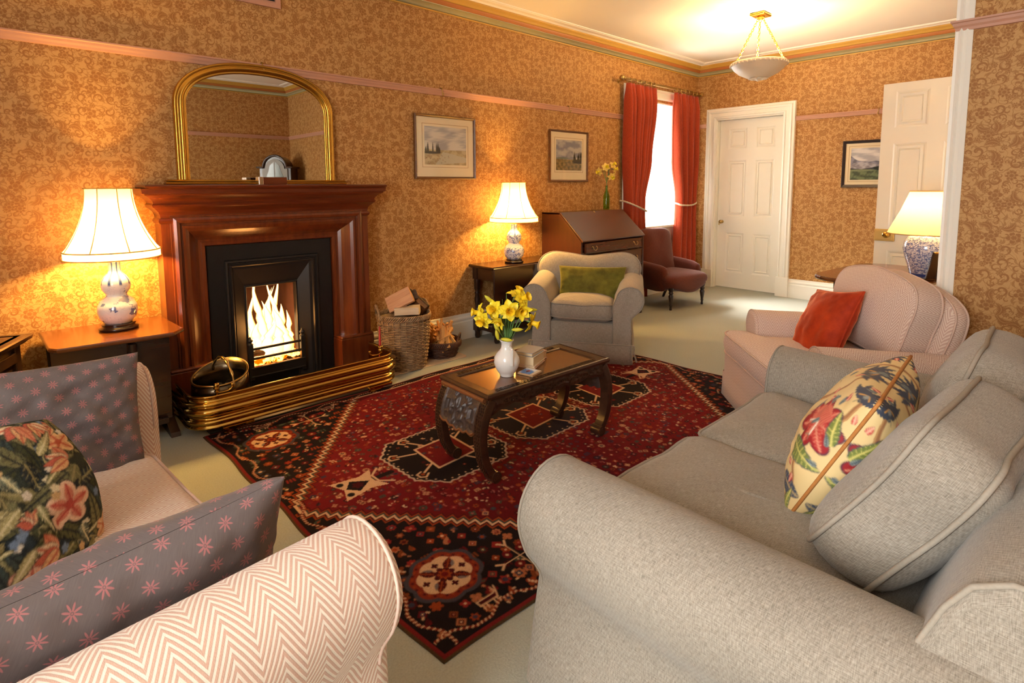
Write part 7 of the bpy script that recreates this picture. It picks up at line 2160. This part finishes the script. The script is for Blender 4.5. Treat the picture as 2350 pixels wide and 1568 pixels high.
for k in range(46):
    x, y, a = rg.uniform(0.02, 0.42), rg.uniform(0.02, 0.42), rg.uniform(0, 2 * PI)
    q = rg.random()
    if q < 0.5: c.leaf(x, y, rg.uniform(0.04, 0.08), rg.uniform(0.010, 0.018), a, [(0.20, 0.20, 0.09), (0.34, 0.30, 0.14), (0.12, 0.14, 0.10)][k % 3], (0.60, 0.54, 0.32), 0.25, ((0.015, 0.018, 0.018), 0.002))
    else:
        r = rg.uniform(0.018, 0.034)
        for w in range(4): c.leaf(x, y, r * 1.5, r * 0.5, a + (w - 1.5) * 0.55, [(0.66, 0.40, 0.20), (0.62, 0.26, 0.15), (0.66, 0.52, 0.34), (0.50, 0.12, 0.08)][(k + w) % 4], (0.45, 0.12, 0.07), 0.0, ((0.03, 0.025, 0.022), 0.0015))
c.a *= (1 + 0.30 * (np.random.default_rng(3).random(c.a.shape[:2])[..., None] - 0.5))
def up_tilt(az, lean): return xf(rot=(0, 0, az)) @ xf(rot=(lean, 0, 0))
# local -y is the face; turn it to face the camera side of the pink sofa's seat
pillow('cushion', 'round-looking floral tapestry cushion in greens and pinks on the pink sofa at the left edge', 'cushion', 0.43, 0.42, 0.21, MAT['tapestry'],
       xf((-6.790, -2.075, 0.560)) @ up_tilt(math.radians(34), math.radians(-24)), n=190, seed=33, pin=0.02, wr=0.004, canvas=c, round_=0.55, pw=0.40)

c = Canvas(0.46, 0.46, 0.0023, (0.66, 0.50, 0.24))
YEL = (0.66, 0.50, 0.24)
OUT = ((0.06, 0.065, 0.09), 0.0025)
rg = np.random.default_rng(8)
def stems(pts, w, col): c.line([(p.x, p.y) for p in smooth_pts([(a, b, 0) for a, b in pts], 8)], w, col)
for x0 in (0.02, 0.12, 0.25, 0.38):
    stems([(x0, 0.0), (x0 + 0.03, 0.10), (x0 - 0.01, 0.22), (x0 + 0.04, 0.34), (x0 + 0.02, 0.46)], 0.012, (0.30, 0.14, 0.06))
    stems([(x0 + 0.004, 0.0), (x0 + 0.034, 0.10), (x0 - 0.006, 0.22), (x0 + 0.044, 0.34), (x0 + 0.024, 0.46)], 0.004, (0.46, 0.25, 0.10))
for (x, y, s) in ((0.085, 0.27, 1.0), (0.375, 0.27, 1.0), (0.23, 0.12, 0.8)):
    s *= 1.2; c.ell(x, y, 0.070 * s, 0.062 * s, (0.10, 0.03, 0.05), 0.3, 7, 0.30)
    c.ell(x, y, 0.066 * s, 0.058 * s, (0.30, 0.018, 0.022), 0.3, 7, 0.30)
    for q in range(7):
        a = 0.3 + q * 2 * PI / 7; c.leaf(x, y, 0.060 * s, 0.016 * s, a, (0.45, 0.05, 0.04), (0.62, 0.25, 0.16))
    c.ell(x - 0.01, y + 0.022, 0.034 * s, 0.026 * s, (0.58, 0.15, 0.10), 0.4, 5, 0.2)
    for q in range(9): c.line([(x - 0.034 + q * 0.007, y + 0.006), (x - 0.028 + q * 0.007, y + 0.040)], 0.0016, (0.35, 0.03, 0.03))
    stems([(x - 0.03, y - 0.02), (x, y + 0.004), (x + 0.01, y - 0.035)], 0.004, (0.80, 0.70, 0.55))
for (x, y, a, L, W, col, rib) in ((0.015, 0.17, 0.15, 0.12, 0.034, (0.16, 0.20, 0.045), (0.62, 0.55, 0.16)), (0.33, 0.175, 0.10, 0.125, 0.034, (0.15, 0.19, 0.05), (0.62, 0.55, 0.16)), (0.06, 0.085, 0.2, 0.10, 0.026, (0.045, 0.07, 0.12), (0.42, 0.32, 0.16)), (0.36, 0.09, 0.1, 0.09, 0.026, (0.045, 0.07, 0.12), (0.42, 0.32, 0.16)), (0.02, 0.33, 0.5, 0.08, 0.018, (0.22, 0.25, 0.09), (0.55, 0.50, 0.2)), (0.10, 0.02, 0.9, 0.08, 0.022, (0.16, 0.20, 0.045), (0.62, 0.55, 0.16)), (0.42, 0.02, 1.6, 0.08, 0.022, (0.20, 0.24, 0.07), (0.62, 0.55, 0.16)), (0.005, 0.24, 1.1, 0.09, 0.022, (0.20, 0.24, 0.07), (0.62, 0.55, 0.16)), (0.44, 0.26, 2.0, 0.09, 0.020, (0.16, 0.20, 0.045), (0.62, 0.55, 0.16)), (0.22, 0.20, 2.4, 0.07, 0.018, (0.30, 0.32, 0.20), (0.60, 0.56, 0.34))):
    c.leaf(x, y, L, W, a, col, rib, 0.12, OUT)
for (x, y) in ((0.06, 0.385), (0.40, 0.40), (0.23, 0.40)):
    for q in range(9):
        c.leaf(x + rg.uniform(-0.01, 0.01), y, 0.075, 0.016, 0.2 + q * 0.36, (0.045, 0.055, 0.085), None, 0.45)
    c.ell(x, y + 0.012, 0.030, 0.026, (0.05, 0.06, 0.085), 0, 9, 0.3); stems([(x - 0.02, y), (x, y + 0.02), (x + 0.022, y + 0.012)], 0.005, (0.50, 0.26, 0.07)); c.ell(x, y + 0.012, 0.010, 0.010, (0.24, 0.26, 0.24), 0, 8, 0.4)
for k in range(80):
    x, y, a = rg.uniform(0, 0.46), rg.uniform(0, 0.46), rg.uniform(0, 2 * PI)
    q = rg.random()
    if q < 0.35: c.leaf(x, y, 0.028, 0.009, a, (0.52, 0.05, 0.045), (0.75, 0.45, 0.30), 0.0, ((0.25, 0.02, 0.03), 0.001))
    elif q < 0.7: c.leaf(x, y, 0.030, 0.007, a, (0.25, 0.30, 0.27), (0.08, 0.10, 0.12), 0.0, ((0.09, 0.11, 0.13), 0.0012))
    else: stems([(x, y), (x + 0.012 * math.cos(a), y + 0.012 * math.sin(a)), (x + 0.02 * math.cos(a + 1), y + 0.02 * math.sin(a + 1))], 0.002, (0.20, 0.18, 0.12))
pillow('cushion', 'floral chintz cushion with orange piping, standing between the back cushions of the grey sofa', 'cushion', 0.43, 0.405, 0.215, MAT['chintz'],
       xf((-5.075, -3.270, 0.628), (math.radians(27), 0, 0)) @ xf(rot=(0, 0, PI + math.radians(4))) @ xf(rot=(0, 0, 0)), n=150, seed=41, pin=0.05, wr=0.006, pw=0.42, canvas=c, pipe=MAT['orange_pipe'], pr=0.0045)
